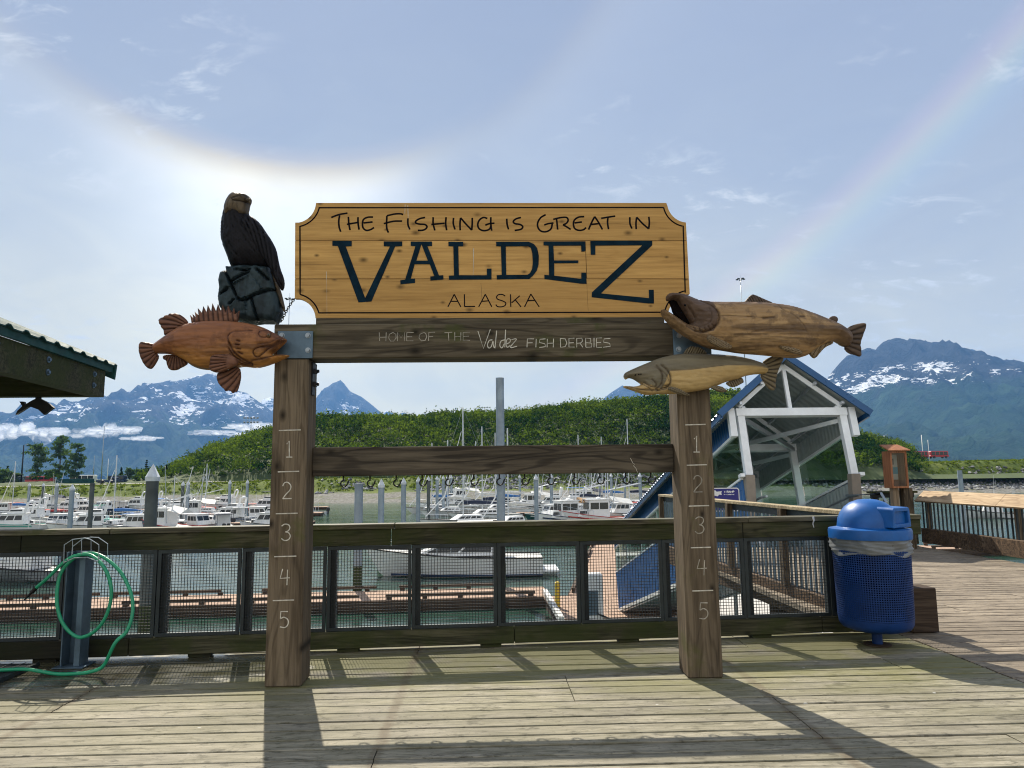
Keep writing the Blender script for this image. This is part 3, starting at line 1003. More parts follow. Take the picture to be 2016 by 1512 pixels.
def boards(name, x0, x1, y0, y1, mat, seams, pitch=0.149, th=0.06, gap=0.016):
    mb = MB()
    y = y0
    i = 0
    while y < y1-0.02:
        yb = min(y1, y+pitch-gap)
        js = [x0]+sorted(s+rng.uniform(-0.004, 0.004) for s in seams[i % len(seams)] if x0 < s < x1)+[x1]
        for a, b in zip(js[:-1], js[1:]):
            mb.cpid = rng.random()+0.01
            dz = rng.uniform(-0.004, 0.0)
            wv = rng.uniform(-0.0025, 0.0025)
            n = max(1, int((b-a)/0.45))
            vs, fs = [], []
            aa, bb = a+0.003, b-0.003
            e0 = [rng.uniform(-.0022, .0022) for _ in range(n+1)]
            e1 = [rng.uniform(-.0022, .0022) for _ in range(n+1)]
            for q in range(n+1):
                x = aa+(bb-aa)*q/n
                c = 0.004
                vs += [(x, y+e0[q], -th), (x, y+e0[q], dz-c), (x, y+c+e0[q], dz), (x, yb-c+e1[q], dz+wv), (x, yb+e1[q], dz-c), (x, yb+e1[q], -th)]
            for q in range(n):
                for r_ in range(5):
                    fs.append((q*6+r_, q*6+6+r_, q*6+7+r_, q*6+r_+1))
            fs += [(0, 1, 2, 3, 4, 5), tuple(n*6+r_ for r_ in (5, 4, 3, 2, 1, 0))]
            mb.add(vs, fs)
        y += pitch
        i += 1
    return mb.build(name, mat, kind='structure')


boards('deck', -10.0, SEAM-0.006, -3.0, 6.72, M['deck'], [[-6.1, -0.62, 2.9]]*4+[[-4.2, 1.86]]*5+[[-2.83, 0.55]]*4+[[-5.2, 3.1]]*5+[[-0.62, 2.2]]*4)
boards('walkway_deck', SEAM+0.006, 9.2, -3.0, 6.9, M['deck2'], [[6.2]]*4+[[5.0, 7.9]]*3)
boards('walkway_deck', 3.45, 8.42, 6.91, 14.25, M['deck2'], [[6.2]]*4+[[5.0, 7.9]]*3)

# joists and bearing piles below, so the gaps look into dark timber
mb = MB()
for x in np.arange(-9.4, 3.6, 1.22):
    mb.box((x-.07, -3, -0.36), (x+.07, 6.5, -0.062))
for x in (4.0, 5.2, 6.4, 7.6, 8.3):
    mb.box((x-.07, -3, -0.36), (x+.07, 14.2, -0.062))
tag(mb.build('deck_joists', M['docktimber']), kind='structure')
for i, (x, y) in enumerate([(-8, 6.0), (-4.4, 6.0), (-0.5, 6.0), (3.0, 6.2), (4.1, 10.2), (8.0, 10.2), (4.1, 13.8), (8.1, 13.8)]):
    mb = MB()
    mb.cyl((x, y, -7.6), (x, y, -0.37), 0.17, n=14)
    tag(mb.build('bearing_pile', M['docktimber'], smooth=40), 'round timber pile carrying the deck from below', 'pile', 'bearing piles under the deck')

# ------------------------------------------------------------------ harbour-side fence
FA = math.atan(0.0634)
FX, FYv = Vector((math.cos(FA), math.sin(FA), 0)), Vector((-math.sin(FA), math.cos(FA), 0))


def flocal(x):      # world X on the fence line -> distance along it
    return x/math.cos(FA)


fence = thing('mesh_fence', (0, 6.45, 0), 'long mossy timber fence with dark wire mesh panels at the edge of the deck', 'fence', rz=FA)
F0, F1 = -6.4, flocal(4.02)


def fpart(name, fn, mat, smooth=False, parent=fence):
    mb = MB(); fn(mb)
    return mb.build(name, mat, parent, smooth=smooth, local=True)


def cap(mb):
    for a, b in ((F0, -3.2), (-3.19, -0.84), (-0.835, 2.35), (2.355, F1)):
        mb.bbox((a, -0.085, 1.025), (b, 0.075, 1.068), 0.004)
fpart('top_cap', cap, M['railcap'])
def fascia(mb):
    for a, b in ((F0, -3.9), (-3.893, -0.868), (-0.862, 2.30), (2.306, F1)):
        mb.bbox((a, -0.070, 0.885), (b, -0.028, 1.0245), 0.004)
fpart('top_rail', fascia, M['rail'])
def brail(mb):
    for a, b in ((F0, -3.0), (-2.995, 0.2), (0.205, 3.0), (3.005, F1)):
        mb.bbox((a, -0.075, 0.032), (b, 0.06, 0.172), 0.005)
fpart('bottom_rail', brail, M['rail'])
seams_px = [313, 478, 645, 811, 978, 1141, 1302, 1463, 1628]
sx = []
for px in seams_px:
    Yq = 6.45
    for _ in range(4):
        p = at(px, 1150, Yq); Yq = fence_y(p[0])
    sx.append(flocal(p[0]))
pit = (sx[-1]-sx[0])/8
sx = [sx[0]-pit*i for i in range(6, 0, -1)] + sx + [sx[-1]+pit]
for a, b in zip(sx[:-1], sx[1:]):
    a, b = max(a, F0)+0.004, min(b, F1)-0.004
    if b-a < 0.2: continue
    fr = MB()
    z0, z1, t = 0.176, 0.882, 0.028
    fr.box((a, -0.058, z0), (a+t, -0.034, z1)); fr.box((b-t, -0.058, z0), (b, -0.034, z1))
    fr.box((a+t, -0.058, z0), (b-t, -0.034, z0+t)); fr.box((a+t, -0.058, z1-t), (b-t, -0.034, z1))
    fo = fr.build('panel_frame', M['darksteel'], fence, local=True)
    mm = MB()
    wr = 0.0020
    x = a+t+0.012
    while x < b-t:
        mm.box((x-wr, -0.047, z0+t), (x+wr, -0.047+2*wr, z1-t)); x += 0.0254
    z = z0+t+0.012
    while z < z1-t:
        mm.box((a+t, -0.052+.0004, z-wr), (b-t, -0.0475, z+wr)); z += 0.0254
    mm.build('wire_mesh', M['mesh'], fo, local=True, fix=False)
for s in sx:
    if s < F0+0.1 or s > F1-0.2: continue
    fpart('fence_post', lambda mb: mb.box((s-0.02+.018, -0.026, 0.174), (s+0.075, 0.058, 1.023)), M['darksteel'])
for s in np.arange(F0+0.3, F1, 1.22):
    fpart('bearing_block', lambda mb: mb.box((s-.09, -0.05, 0.001), (s+.09, 0.05, 0.031)), M['rail'])
mb = MB()
mb.tube([(2.97, -0.088, 1.066), (2.975, -0.089, 1.03), (2.972, -0.0735, 1.0), (2.98, -0.0735, 0.965)], [0.012, 0.008, 0.006, 0.003], 6, sq=0.35)
mb.build('bird_dropping', M['offwhite'], fence, local=True)

# ------------------------------------------------------------------ approach railing (left side of the walkway to the ramp)
def railing(name, p0, p1, label, capw=0.15, bal=True, beam_z=(-0.2, 0.12), capmat='railcap_y', beammat='beam_y', fascia=True, nposts=3, balmat='plate', topz=1.07, pitch=0.115, tilt=False):
    p0, p1 = Vector((*p0, 0)), Vector((*p1, 0))
    L = (p1-p0).length
    ang_ = math.atan2(p1.y-p0.y, p1.x-p0.x)
    t = thing(name, p0, label, 'railing', rz=ang_)
    def part(nm, fn, mat):
        mb = MB(); fn(mb); return mb.build(nm, mat, t, local=True)
    if tilt:
        for s0 in np.arange(-.05, L, 2.4):
            s1 = min(L+.05, s0+2.39)
            o_ = [(.10, topz+.02), (-.11, topz-.17), (-.135, topz-.145), (.075, topz+.05)]
            part('top_cap', lambda mb: mb.prism([(s0, y, z) for y, z in o_], [(s1, y, z) for y, z in o_]), M[capmat])
    else:
        part('top_cap', lambda mb: mb.bbox((-0.05, -capw/2, topz-0.042), (L+0.05, capw/2, topz), 0.004), M[capmat])
    if fascia:
        part('top_rail', lambda mb: mb.bbox((-0.03, -0.02, topz-0.13), (L+0.03, 0.02, topz-0.043), 0.003), M['darksteel'])
    part('edge_beam', lambda mb: mb.bbox((-0.02, -0.06, beam_z[0]), (L+0.02, 0.06, beam_z[1]), 0.006), M[beammat])
    n = int(L/pitch)
    for i in range(n+1):
        s = L*i/n
        part('baluster', lambda mb: mb.box((s-.011, -0.011, beam_z[1]), (s+.011, 0.011, topz-0.13 if fascia else topz-0.043)), M[balmat])
    for i in range(nposts):
        s = 0.09+(L-0.18)*i/(nposts-1)
        part('railing_post', lambda mb: mb.box((s-.045, 0.022, beam_z[1]), (s+.045, 0.10, topz-0.0432)), M['beam_z'])
    return t


railing('approach_railing', (3.74, 6.98), (3.36, 13.9), 'weathered railing with upright bars running from the blue bin towards the blue ramp roof', nposts=5)
rr_ = railing('walkway_railing', (8.62, 14.1), (8.40, 6.4), 'dark railing with upright bars and a broad sunlit timber cap at the far right', tilt=True, fascia=False, topz=1.02, capmat='tancap', beam_z=(0.06, 0.34), nposts=4, balmat='darksteel', pitch=0.125)
railing('back_railing', (7.62, 14.12), (8.5, 14.22), 'short dark railing between the ramp building and the wooden notice case', beam_z=(0.02, 0.4), nposts=2, capmat='rail', beammat='beam', capw=0.2)

# blocked end of the fence behind the bin
mb = MB()
mb.bbox((3.86, 6.62, 0.003), (4.11, 6.86, 0.40), 0.008)
tag(mb.build('timber_block', M['docktimber']), 'dark timber block on the deck at the end of the fence behind the bin', 'timber block')
# ------------------------------------------------------------------ the sign gate
FYD = 5.33                      # front plane of the posts
xl0 = (at(541, 709, FYD)[0]+at(519, 1354, FYD)[0])/2
xl1 = (at(611, 709, FYD)[0]+at(590, 1355, FYD)[0])/2
xr0 = (at(1335, 779, FYD)[0]+at(1353.6, 1335.7, FYD)[0])/2
xr1 = (at(1399, 768, FYD)[0]+at(1423, 1335, FYD)[0])/2
DEP = 0.255
zb0 = (at(621, 705.4, FYD)[2]+at(1324.7, 701, FYD)[2])/2
zb1 = (at(621, 637.5, FYD)[2]+at(1320.6, 635, FYD)[2])/2
gate = thing('sign_gate', ((xl0+xr1)/2, FYD+DEP/2, 0), 'tall timber gate frame with two numbered posts, a lettered crossbeam and a hook bar', 'gate')


def stroke(mb, pts, r, Y, sq=0.45, n=6, sm=True):
    q = catmull(pts, 4) if (sm and len(pts) > 2) else pts
    mb.tube([tuple(at(p[0], p[1], Y)) for p in q], r, n, sq=sq)


def post(x0, x1):
    mb = MB()
    mb.bbox((x0, FYD, 0.002), (x1, FYD+DEP, zb0-0.002), 0.009)
    return mb.build('post', M['post'], gate)
pl, pr = post(xl0, xl1), post(xr0, xr1)
mb = MB()
mb.bbox((xl0-0.01, FYD+0.004, zb0), (xr1+0.02, FYD+DEP-0.01, zb1), 0.008)
cbeam = mb.build('crossbeam', M['beam'], gate)
hy = FYD+0.165
zh0 = (at(621, 940, hy)[2]+at(1320.6, 928, hy)[2])/2
zh1 = (at(621, 882.8, hy)[2]+at(1320.6, 871.7, hy)[2])/2
mb = MB()
mb.bbox((xl1+0.001, hy, zh0), (xr0-0.001, hy+0.085, zh1), 0.006)
hbar = mb.build('hook_bar', M['hookbar'], gate)
for hx in (207, 350, 490, 630, 768, 905, 1043, 1178, 1315, 1448, 1582, 1720, 1855):
    x = at(600+hx/2.724, 935, hy+0.03)[0]
    mb = MB()
    pts = [(x, hy+0.03, zh0+0.01), (x, hy+0.03, zh0-0.030)]
    for i in range(0, 11):
        a = R(80+i*24)
        pts.append((x+0.006+0.025*math.cos(a), hy+0.03, zh0-0.057+0.025*math.sin(a)))
    pts.append((x+0.042, hy+0.03, zh0-0.036))
    mb.tube(pts, 0.0058, 7)
    mb.build('hook', M['blacksteel'], hbar, smooth=True)
# snapped line hanging off one hook
mb = MB()
mb.tube([tuple(at(x, y, hy-0.004)) for x, y in [(1241, 902), (1246, 912), (1250, 914), (1247, 917), (1252, 922), (1255, 930)]], 0.0022, 5)
mb.build('snapped_line', M['chalk'], hbar)
# corner plates with bolts
for (x0, y0, x1, y1), bolts in (((546, 652, 617, 706), [(607, 661), (607, 690), (556, 661)]), ((1326, 648, 1398, 702), [(1335.5, 688), (1336, 661)])):
    a, b = at(x0, y1, FYD), at(x1, y0, FYD)
    mb = MB()
    mb.bbox((a[0], FYD-0.0105, a[2]), (b[0], FYD-0.0005, b[2]), 0.002)
    p = mb.build('corner_plate', M['plate'], gate)
    for bx, by in bolts:
        c = at(bx, by, FYD)
        mb = MB()
        mb.tube([(c[0], FYD-0.0107, c[2]), (c[0], FYD-0.013, c[2])], 0.021, 14)
        mb.tube([(c[0], FYD-0.0132, c[2]), (c[0], FYD-0.026, c[2])], [0.0165, 0.015], 6)
        mb.build('bolt', M['galv'], p)
# latch ironwork on the inner side of the left post
mb = MB()
c = at(619, 745, FYD+0.11)
X = xl1
mb.box((X+0.0005, FYD+0.07, c[2]-0.13), (X+0.012, FYD+0.16, c[2]+0.12))
for dz in (0.055, -0.045):
    mb.tube([(X+0.012, FYD+0.11, c[2]+dz), (X+0.05, FYD+0.11, c[2]+dz)], 0.013, 8)
    mb.tube([(X+0.02, FYD+0.085, c[2]+dz), (X+0.02, FYD+0.135, c[2]+dz)], 0.02, 6)
mb.build('latch_bracket', M['blacksteel'], gate)

# numbers and ticks carved into the posts
DIG = {'1': [[(0.3, 0.8), (0.55, 1), (0.55, 0)], [(0.25, 0), (0.85, 0)]],
       '2': [[(0.08, 0.78), (0.25, 0.98), (0.6, 1.0), (0.88, 0.8), (0.8, 0.55), (0.4, 0.28), (0.08, 0.0)], [(0.08, 0.0), (0.95, 0.02)]],
       '3': [[(0.05, 0.88), (0.35, 1.0), (0.75, 0.95), (0.85, 0.75), (0.65, 0.57), (0.42, 0.53)], [(0.42, 0.53), (0.75, 0.46), (0.9, 0.25), (0.7, 0.04), (0.3, 0.0), (0.02, 0.12)]],
       '4': [[(0.3, 1.0), (0.05, 0.42), (1.0, 0.45)], [(0.78, 0.95), (0.72, 0.0)]],
       '5': [[(0.9, 1.0), (0.2, 1.0), (0.15, 0.55)], [(0.15, 0.55), (0.5, 0.65), (0.88, 0.5), (0.9, 0.22), (0.6, 0.02), (0.1, 0.05)]]}
YS = FYD-0.0005
for ticks, digs, mat, par, wd in (
        ([(549, 592, 847), (547, 589, 928.5), (543, 586, 1011), (540, 583.5, 1095.5), (537, 579, 1182)], [(568.5, 884), (565, 966), (563.5, 1048), (560.5, 1136), (559, 1220)], 'chalk', pl, 1),
        ([(1349, 1389, 836), (1352, 1392, 915.5), (1356, 1396, 996), (1360, 1399.5, 1078), (1363, 1404, 1163)], [(1370.5, 874), (1374, 953), (1378, 1034), (1381.5, 1117), (1385, 1203)], 'chalkdim', pr, 1)):
    for i, (a, b, y) in enumerate(ticks):
        mb = MB()
        stroke(mb, [(a, y+0.6), (b, y-0.6)], 0.0042, YS, n=6)
        mb.build('tick_mark', M['chalk'], par)
    for i, (x, y) in enumerate(digs):
        mb = MB()
        for st in DIG[str(i+1)]:
            stroke(mb, [(x-10+20*p[0], y+16-32*p[1]) for p in st], 0.0040, YS, sm=(i in (1, 2) or (i == 4 and len(st) > 4)))
        mb.build('carved_number', M[mat] if i else M['chalk'], par)

# crossbeam lettering
Z5 = zoomed(730, 640, 4.114)
T1 = [[(68, 60), (72, 128)], [(125, 60), (122, 130)], [(70, 100), (124, 98)],
      [(180, 60), (150, 75), (145, 105), (160, 130), (185, 130), (205, 105), (203, 75), (180, 60)],
      [(215, 130), (218, 60), (245, 105), (272, 60), (275, 130)], [(347, 60), (292, 62), (290, 128), (345, 128)], [(292, 95), (335, 95)],
      [(430, 60), (398, 75), (390, 105), (410, 128), (440, 125), (453, 95), (445, 68), (430, 60)], [(520, 58), (470, 60), (468, 128)], [(470, 95), (505, 92)],
      [(597, 62), (660, 58)], [(628, 60), (632, 125)], [(680, 58), (680, 125)], [(730, 58), (728, 125)], [(680, 95), (730, 92)],
      [(803, 58), (748, 60), (748, 125), (803, 125)], [(748, 92), (795, 90)]]
T2 = [[(868, 50), (912, 190), (968, 35)], [(985, 120), (960, 125), (945, 160), (955, 185), (975, 175), (990, 130)], [(990, 130), (992, 160), (1000, 185)],
      [(1020, 45), (1005, 188)], [(1085, 120), (1055, 130), (1045, 165), (1062, 185), (1082, 150)], [(1092, 38), (1085, 180)],
      [(1092, 155), (1125, 140), (1128, 115), (1105, 115), (1095, 150), (1105, 180), (1130, 165)], [(1140, 118), (1180, 115), (1130, 180), (1185, 172)]]
T3 = [[(1322, 112), (1268, 112), (1265, 180)], [(1268, 145), (1310, 143)], [(1340, 112), (1337, 180)],
      [(1415, 112), (1370, 115), (1365, 140), (1410, 152), (1415, 175), (1365, 182)], [(1430, 112), (1428, 180)], [(1480, 110), (1478, 180)], [(1428, 148), (1480, 146)],
      [(1535, 108), (1538, 180), (1575, 175), (1588, 145), (1575, 112), (1535, 108)], [(1650, 106), (1605, 108), (1605, 178), (1650, 178)], [(1605, 145), (1645, 143)],
      [(1668, 180), (1668, 108), (1710, 106), (1715, 130), (1700, 145), (1670, 148)], [(1695, 148), (1718, 180)],
      [(1742, 180), (1740, 106), (1780, 108), (1782, 138), (1742, 142), (1788, 148), (1788, 178), (1742, 180)], [(1808, 104), (1808, 180)],
      [(1870, 104), (1828, 106), (1828, 180), (1872, 180)], [(1828, 142), (1865, 140)], [(1940, 108), (1890, 112), (1885, 138), (1935, 148), (1940, 172), (1880, 180)]]
for T, sm, r, mt in ((T1, False, 0.0030, 'chalkdim'), (T2, True, 0.0036, 'chalk'), (T3, False, 0.0032, 'chalk')):
    for lo_, hi_ in ((0, 370), (380, 560), (570, 850), (850, 1200), (1230, 1500), (1510, 2000)):
        W_s = [s for s in T if lo_ <= min(p[0] for p in s) < hi_]
        if not W_s: continue
        mb = MB()
        for s in W_s:
            stroke(mb, [Z5(p) for p in s], r, FYD+0.0035, sm=sm and len(s) > 3)
        mb.build('carved_word', M[mt], cbeam)

# ------------------------------------------------------------------ sign board
BY = FYD+0.055
Z2 = zoomed(560, 380, 2.4585)
zbt = zb1
def arc(cx, cy, r, a0, a1, n=10):
    return [(cx+r*math.cos(R(a0+(a1-a0)*i/n)), cy+r*math.sin(R(a0+(a1-a0)*i/n))) for i in range(n+1)]
# in zoom pixels, y down; clockwise from the top left
outl = [(153, 48), (1848, 48)] + arc(1952, 43, 100, 178, 95)[1:] + [(1962, 488)] + arc(1968, 600, 112, 268, 185)[1:-1] + [(1850, 606)] + [(150, 605)] + arc(45, 613, 106, -4, -84)[1:-1] + [(50, 510), (52, 143)] + arc(50, 42, 103, 86, 6)[1:-1]
def bpt(p, Y):
    q = Z2(p)
    return at(q[0], q[1], Y)
bd = thing('sign_board', tuple(bpt((1000, 605), BY+0.02)), 'wide golden cedar sign board with cut-in corners and large dark blue lettering', 'sign')
# three planks: clip outline by the seams
def clip(poly, y0, y1):
    def half(pl, f):
        out = []
        for i in range(len(pl)):
            a, b = pl[i], pl[(i+1) % len(pl)]
            fa, fb = f(a), f(b)
            if fa >= 0: out.append(a)
            if fa*fb < 0:
                t = fa/(fa-fb)
                out.append((a[0]+(b[0]-a[0])*t, a[1]+(b[1]-a[1])*t))
        return out
    return half(half(poly, lambda p: p[1]-y0), lambda p: y1-p[1])
mb = MB()
for i, (a, b) in enumerate([(40, 229.4), (232.2, 413.8), (417, 620)]):
    pl_ = clip(outl, a, b)
    mb.cpid = 0.13+0.31*i
    off = [0, 0.0012, -0.0006][i]
    f_ = [bpt(p, BY+off) for p in pl_]
    mb.prism(f_, [(q[0], BY+0.045, q[2]) for q in f_])
face = mb.build('board', M['board'], bd)
mb = MB()
a, b = bpt((150, 633), FYD+0.02), bpt((1840, 607), FYD+0.02)
mb.bbox((a[0], FYD+0.03, zb1+0.0005), (b[0], FYD+0.125, bpt((1000, 606), BY)[2]-0.001), 0.004)
mb.build('base_strip', M['beam'], bd)
# painted border
inner = [(166, 71), (1834, 70)] + arc(1952, 43, 120, 167, 103)[0:] + [(1930, 158), (1940, 482)] + arc(1968, 600, 130, 257, 195)[:] + [(1838, 577)] + [(168, 580)] + arc(45, 613, 126, -15, -75) + [(76, 489), (75, 160)] + arc(50, 42, 122, 78, 13)
mb = MB()
mb.tube([tuple(bpt(p, BY-0.001)) for p in inner+[inner[0]]], 0.0055, 6, cap=False, sq=0.4)
mb.build('painted_border', M['ink'], face)
for cr_ in ([(1456, 234), (1460, 330), (1463, 413)], [(1463, 419), (1466, 500), (1470, 570)], [(951, 436), (954, 480), (956, 520)], [(203, 380), (205, 470), (206, 590)]):
    mb = MB(); mb.tube([tuple(bpt(p, BY+0.0006)) for p in cr_], 0.0017, 5); mb.build('crack', M['ink'] if cr_[0][0] != 203 else M['chalk'], face)
for dr_ in ([(597, 60), (599, 120), (598, 190)], [(584, 55), (583, 100)], [(914, 268), (915, 330), (913, 395)]):
    mb = MB(); mb.tube([tuple(bpt(p, BY+0.0002)) for p in dr_], [0.0032, 0.0022, 0.001][:len(dr_)], 5, sq=.4); mb.build('bird_dropping', M['chalk'], face)
# lettering
Za, Zb_, Zc, Zd, Ze = zoomed(640, 410, 5.93), zoomed(960, 410, 5.93), zoomed(640, 465, 5.93), zoomed(960, 465, 5.93), zoomed(870, 570, 10.08)
L1 = [[(72, 108), (160, 75), (262, 57)], [(170, 85), (160, 150), (165, 220), (183, 275)], [(272, 100), (278, 180), (292, 255)], [(255, 188), (390, 165)], [(385, 105), (385, 170), (397, 250)],
      [(560, 103), (500, 105), (450, 130), (437, 180), (445, 230), (480, 258), (530, 250), (572, 225)], [(450, 172), (555, 160)],
      [(722, 88), (718, 180), (722, 240), (740, 285)], [(722, 88), (810, 68), (880, 65), (912, 75)], [(685, 180), (800, 152), (900, 150)], [(967, 118), (968, 190), (990, 248)],
      [(1168, 108), (1110, 120), (1065, 145), (1058, 170), (1100, 185), (1165, 190), (1190, 215), (1170, 245), (1130, 258), (1082, 258)],
      [(1262, 105), (1262, 180), (1282, 260)], [(1240, 190), (1395, 175)], [(1413, 105), (1408, 180), (1420, 258)], [(1500, 112), (1497, 180), (1517, 248)],
      [(1578, 258), (1575, 180), (1582, 112)], [(1582, 112), (1650, 190), (1712, 255)], [(1712, 255), (1718, 180), (1718, 112)],
      [(1895, 120), (1850, 108), (1805, 135), (1782, 190), (1800, 240), (1850, 262), (1910, 250), (1935, 215), (1935, 180)], [(1870, 198), (1920, 180), (1978, 175)], [(1935, 105), (1935, 180), (1945, 262)]]
L2 = [[(223, 122), (228, 190), (245, 248)], [(390, 108), (330, 125), (300, 155), (320, 180), (380, 190), (410, 215), (390, 245), (315, 260)],
      [(678, 75), (620, 110), (585, 170), (590, 230), (630, 270), (690, 272), (740, 240), (755, 180)], [(660, 195), (710, 180), (770, 172)],
      [(805, 130), (812, 190), (818, 250)], [(765, 130), (850, 110), (920, 108), (940, 140), (920, 175), (880, 195)], [(880, 195), (920, 215), (970, 248)],
      [(1128, 98), (1060, 105), (1012, 140), (1002, 190), (1020, 240), (1070, 258), (1120, 250), (1150, 225)], [(1015, 172), (1100, 160)],
      [(1178, 250), (1215, 165), (1250, 98)], [(1250, 98), (1295, 165), (1340, 248)], [(1205, 190), (1310, 178)], [(1325, 118), (1400, 105), (1490, 92)], [(1405, 108), (1400, 170), (1412, 245)],
      [(1660, 105), (1662, 180), (1685, 238)], [(1735, 245), (1732, 170), (1740, 105)], [(1740, 105), (1810, 180), (1880, 240)], [(1880, 240), (1888, 170), (1882, 100)]]
L3 = [[(120, 345), (245, 95)], [(245, 95), (375, 345)], [(180, 235), (310, 235)], [(447, 95), (450, 340)], [(450, 340), (660, 335)], [(730, 345), (862, 95)], [(862, 95), (990, 345)], [(800, 235), (920, 225)],
      [(1255, 130), (1200, 100), (1120, 105), (1085, 150), (1110, 195), (1200, 225), (1265, 265), (1250, 320), (1170, 345), (1100, 335), (1070, 300)],
      [(1362, 95), (1367, 345)], [(1545, 125), (1385, 265)], [(1460, 210), (1570, 345)], [(1640, 345), (1765, 90)], [(1765, 90), (1930, 345)], [(1700, 220), (1850, 215)]]
for L, Zf, lo_, hi_ in ((L1, Za, 0, 620), (L1, Za, 650, 2000), (L2, Zb_, 0, 500), (L2, Zb_, 540, 1530), (L2, Zb_, 1600, 2000)):
    mb = MB()
    for s in L:
        if lo_ <= min(p[0] for p in s) < hi_: stroke(mb, [Zf(p) for p in s], 0.0082, BY+0.0005, sq=0.3)
    mb.build('painted_word', M['ink'], face)
mb = MB()
for s in L3: stroke(mb, [Ze(p) for p in s], 0.0068, BY+0.0005, sq=0.3)
mb.build('painted_word', M['ink'], face)
V = [(85, 55), (310, 55), (310, 115), (240, 118), (468, 722), (758, 118), (685, 115), (685, 60), (900, 60), (900, 115), (818, 118), (540, 762), (390, 772), (148, 112), (85, 110)]
A_ = [(1000, 62), (1248, 62), (1248, 112), (1195, 115), (1330, 458), (1380, 455), (1382, 505), (1230, 518), (1228, 470), (1275, 465), (1222, 325), (1045, 325), (1000, 498), (1050, 492), (1050, 545), (880, 562), (878, 515), (935, 505), (1055, 115), (1000, 112)]
Ah = [(1125, 92), (1065, 285), (1200, 285)]
L_ = [(1440, 65), (1612, 65), (1612, 115), (1555, 118), (1562, 455), (1888, 455), (1888, 378), (1943, 378), (1943, 505), (1445, 508), (1445, 460), (1505, 458), (1497, 118), (1440, 115)]
D_ = [(100, 65), (480, 65), (540, 90), (580, 140), (598, 230), (595, 330), (575, 400), (530, 460), (485, 498), (108, 505), (105, 455), (165, 452), (155, 118), (100, 115)]
Dh = [(212, 118), (470, 115), (505, 135), (522, 200), (528, 300), (520, 380), (495, 430), (465, 450), (218, 452)]
E_ = [(653, 62), (1142, 60), (1142, 165), (1130, 178), (1095, 178), (1092, 108), (768, 110), (775, 282), (1060, 282), (1060, 312), (778, 315), (778, 460), (1095, 498), (1095, 425), (1150, 425), (1155, 555), (1100, 555), (665, 500), (662, 450), (718, 455), (712, 108), (653, 105)]
Zl = [(1200, 55), (1922, 52), (1922, 105), (1330, 660), (1330, 668), (1885, 722), (1882, 625), (1940, 625), (1943, 785), (1880, 785), (1215, 712), (1218, 655), (1808, 105), (1258, 108), (1258, 215), (1205, 215)]
for poly, hole, Zf in ((V, None, Zc), (A_, Ah, Zc), (L_, None, Zc), (D_, Dh, Zd), (E_, None, Zd), (Zl, None, Zd)):
    mb = MB()
    def lp(pp, Y): return [at(*Zf(p), Y) for p in pp]
    fr_ = lp(poly, BY-0.0035)
    bk = [(q[0], BY+0.004, q[2]) for q in fr_]
    hs = []
    if hole:
        h0 = lp(hole, BY-0.0035)
        hs = [(h0, [(q[0], BY+0.004, q[2]) for q in h0])]
    mb.prism(fr_, bk, hs)
    mb.build('painted_letter', M['navy'], face)

# chain from the board to the rock
pts = [at(x, y, BY+0.03) for x, y in [(581, 587), (574, 596), (567, 607), (560, 620), (553, 634)]]
mb = MB()
pp = catmull(pts, 5)
tot_ = [0]
for a, b in zip(pp[:-1], pp[1:]): tot_.append(tot_[-1]+np.linalg.norm(b-a))
nl = 13
for i in range(nl):
    s = tot_[-1]*(i+0.5)/nl
    c = np.array([np.interp(s, tot_, [q[j] for q in pp]) for j in range(3)])
    c2 = np.array([np.interp(min(s+0.01, tot_[-1]), tot_, [q[j] for q in pp]) for j in range(3)])
    d = (c2-c); d /= np.linalg.norm(d)+1e-9
    e = np.cross(d, [0, 1, 0]) if i % 2 else np.array([0, 1.0, 0])
    e /= np.linalg.norm(e)
    L = tot_[-1]/nl*0.72
    ring_ = [c+d*math.cos(t)*L+e*math.sin(t)*0.0085 for t in np.linspace(0, 2*math.pi, 13)]
    mb.tube(ring_, 0.0027, 5, cap=False)
tag(mb.build('chain', M['blacksteel']), 'short black chain from the lower left corner of the sign board to the rock carving', 'chain')
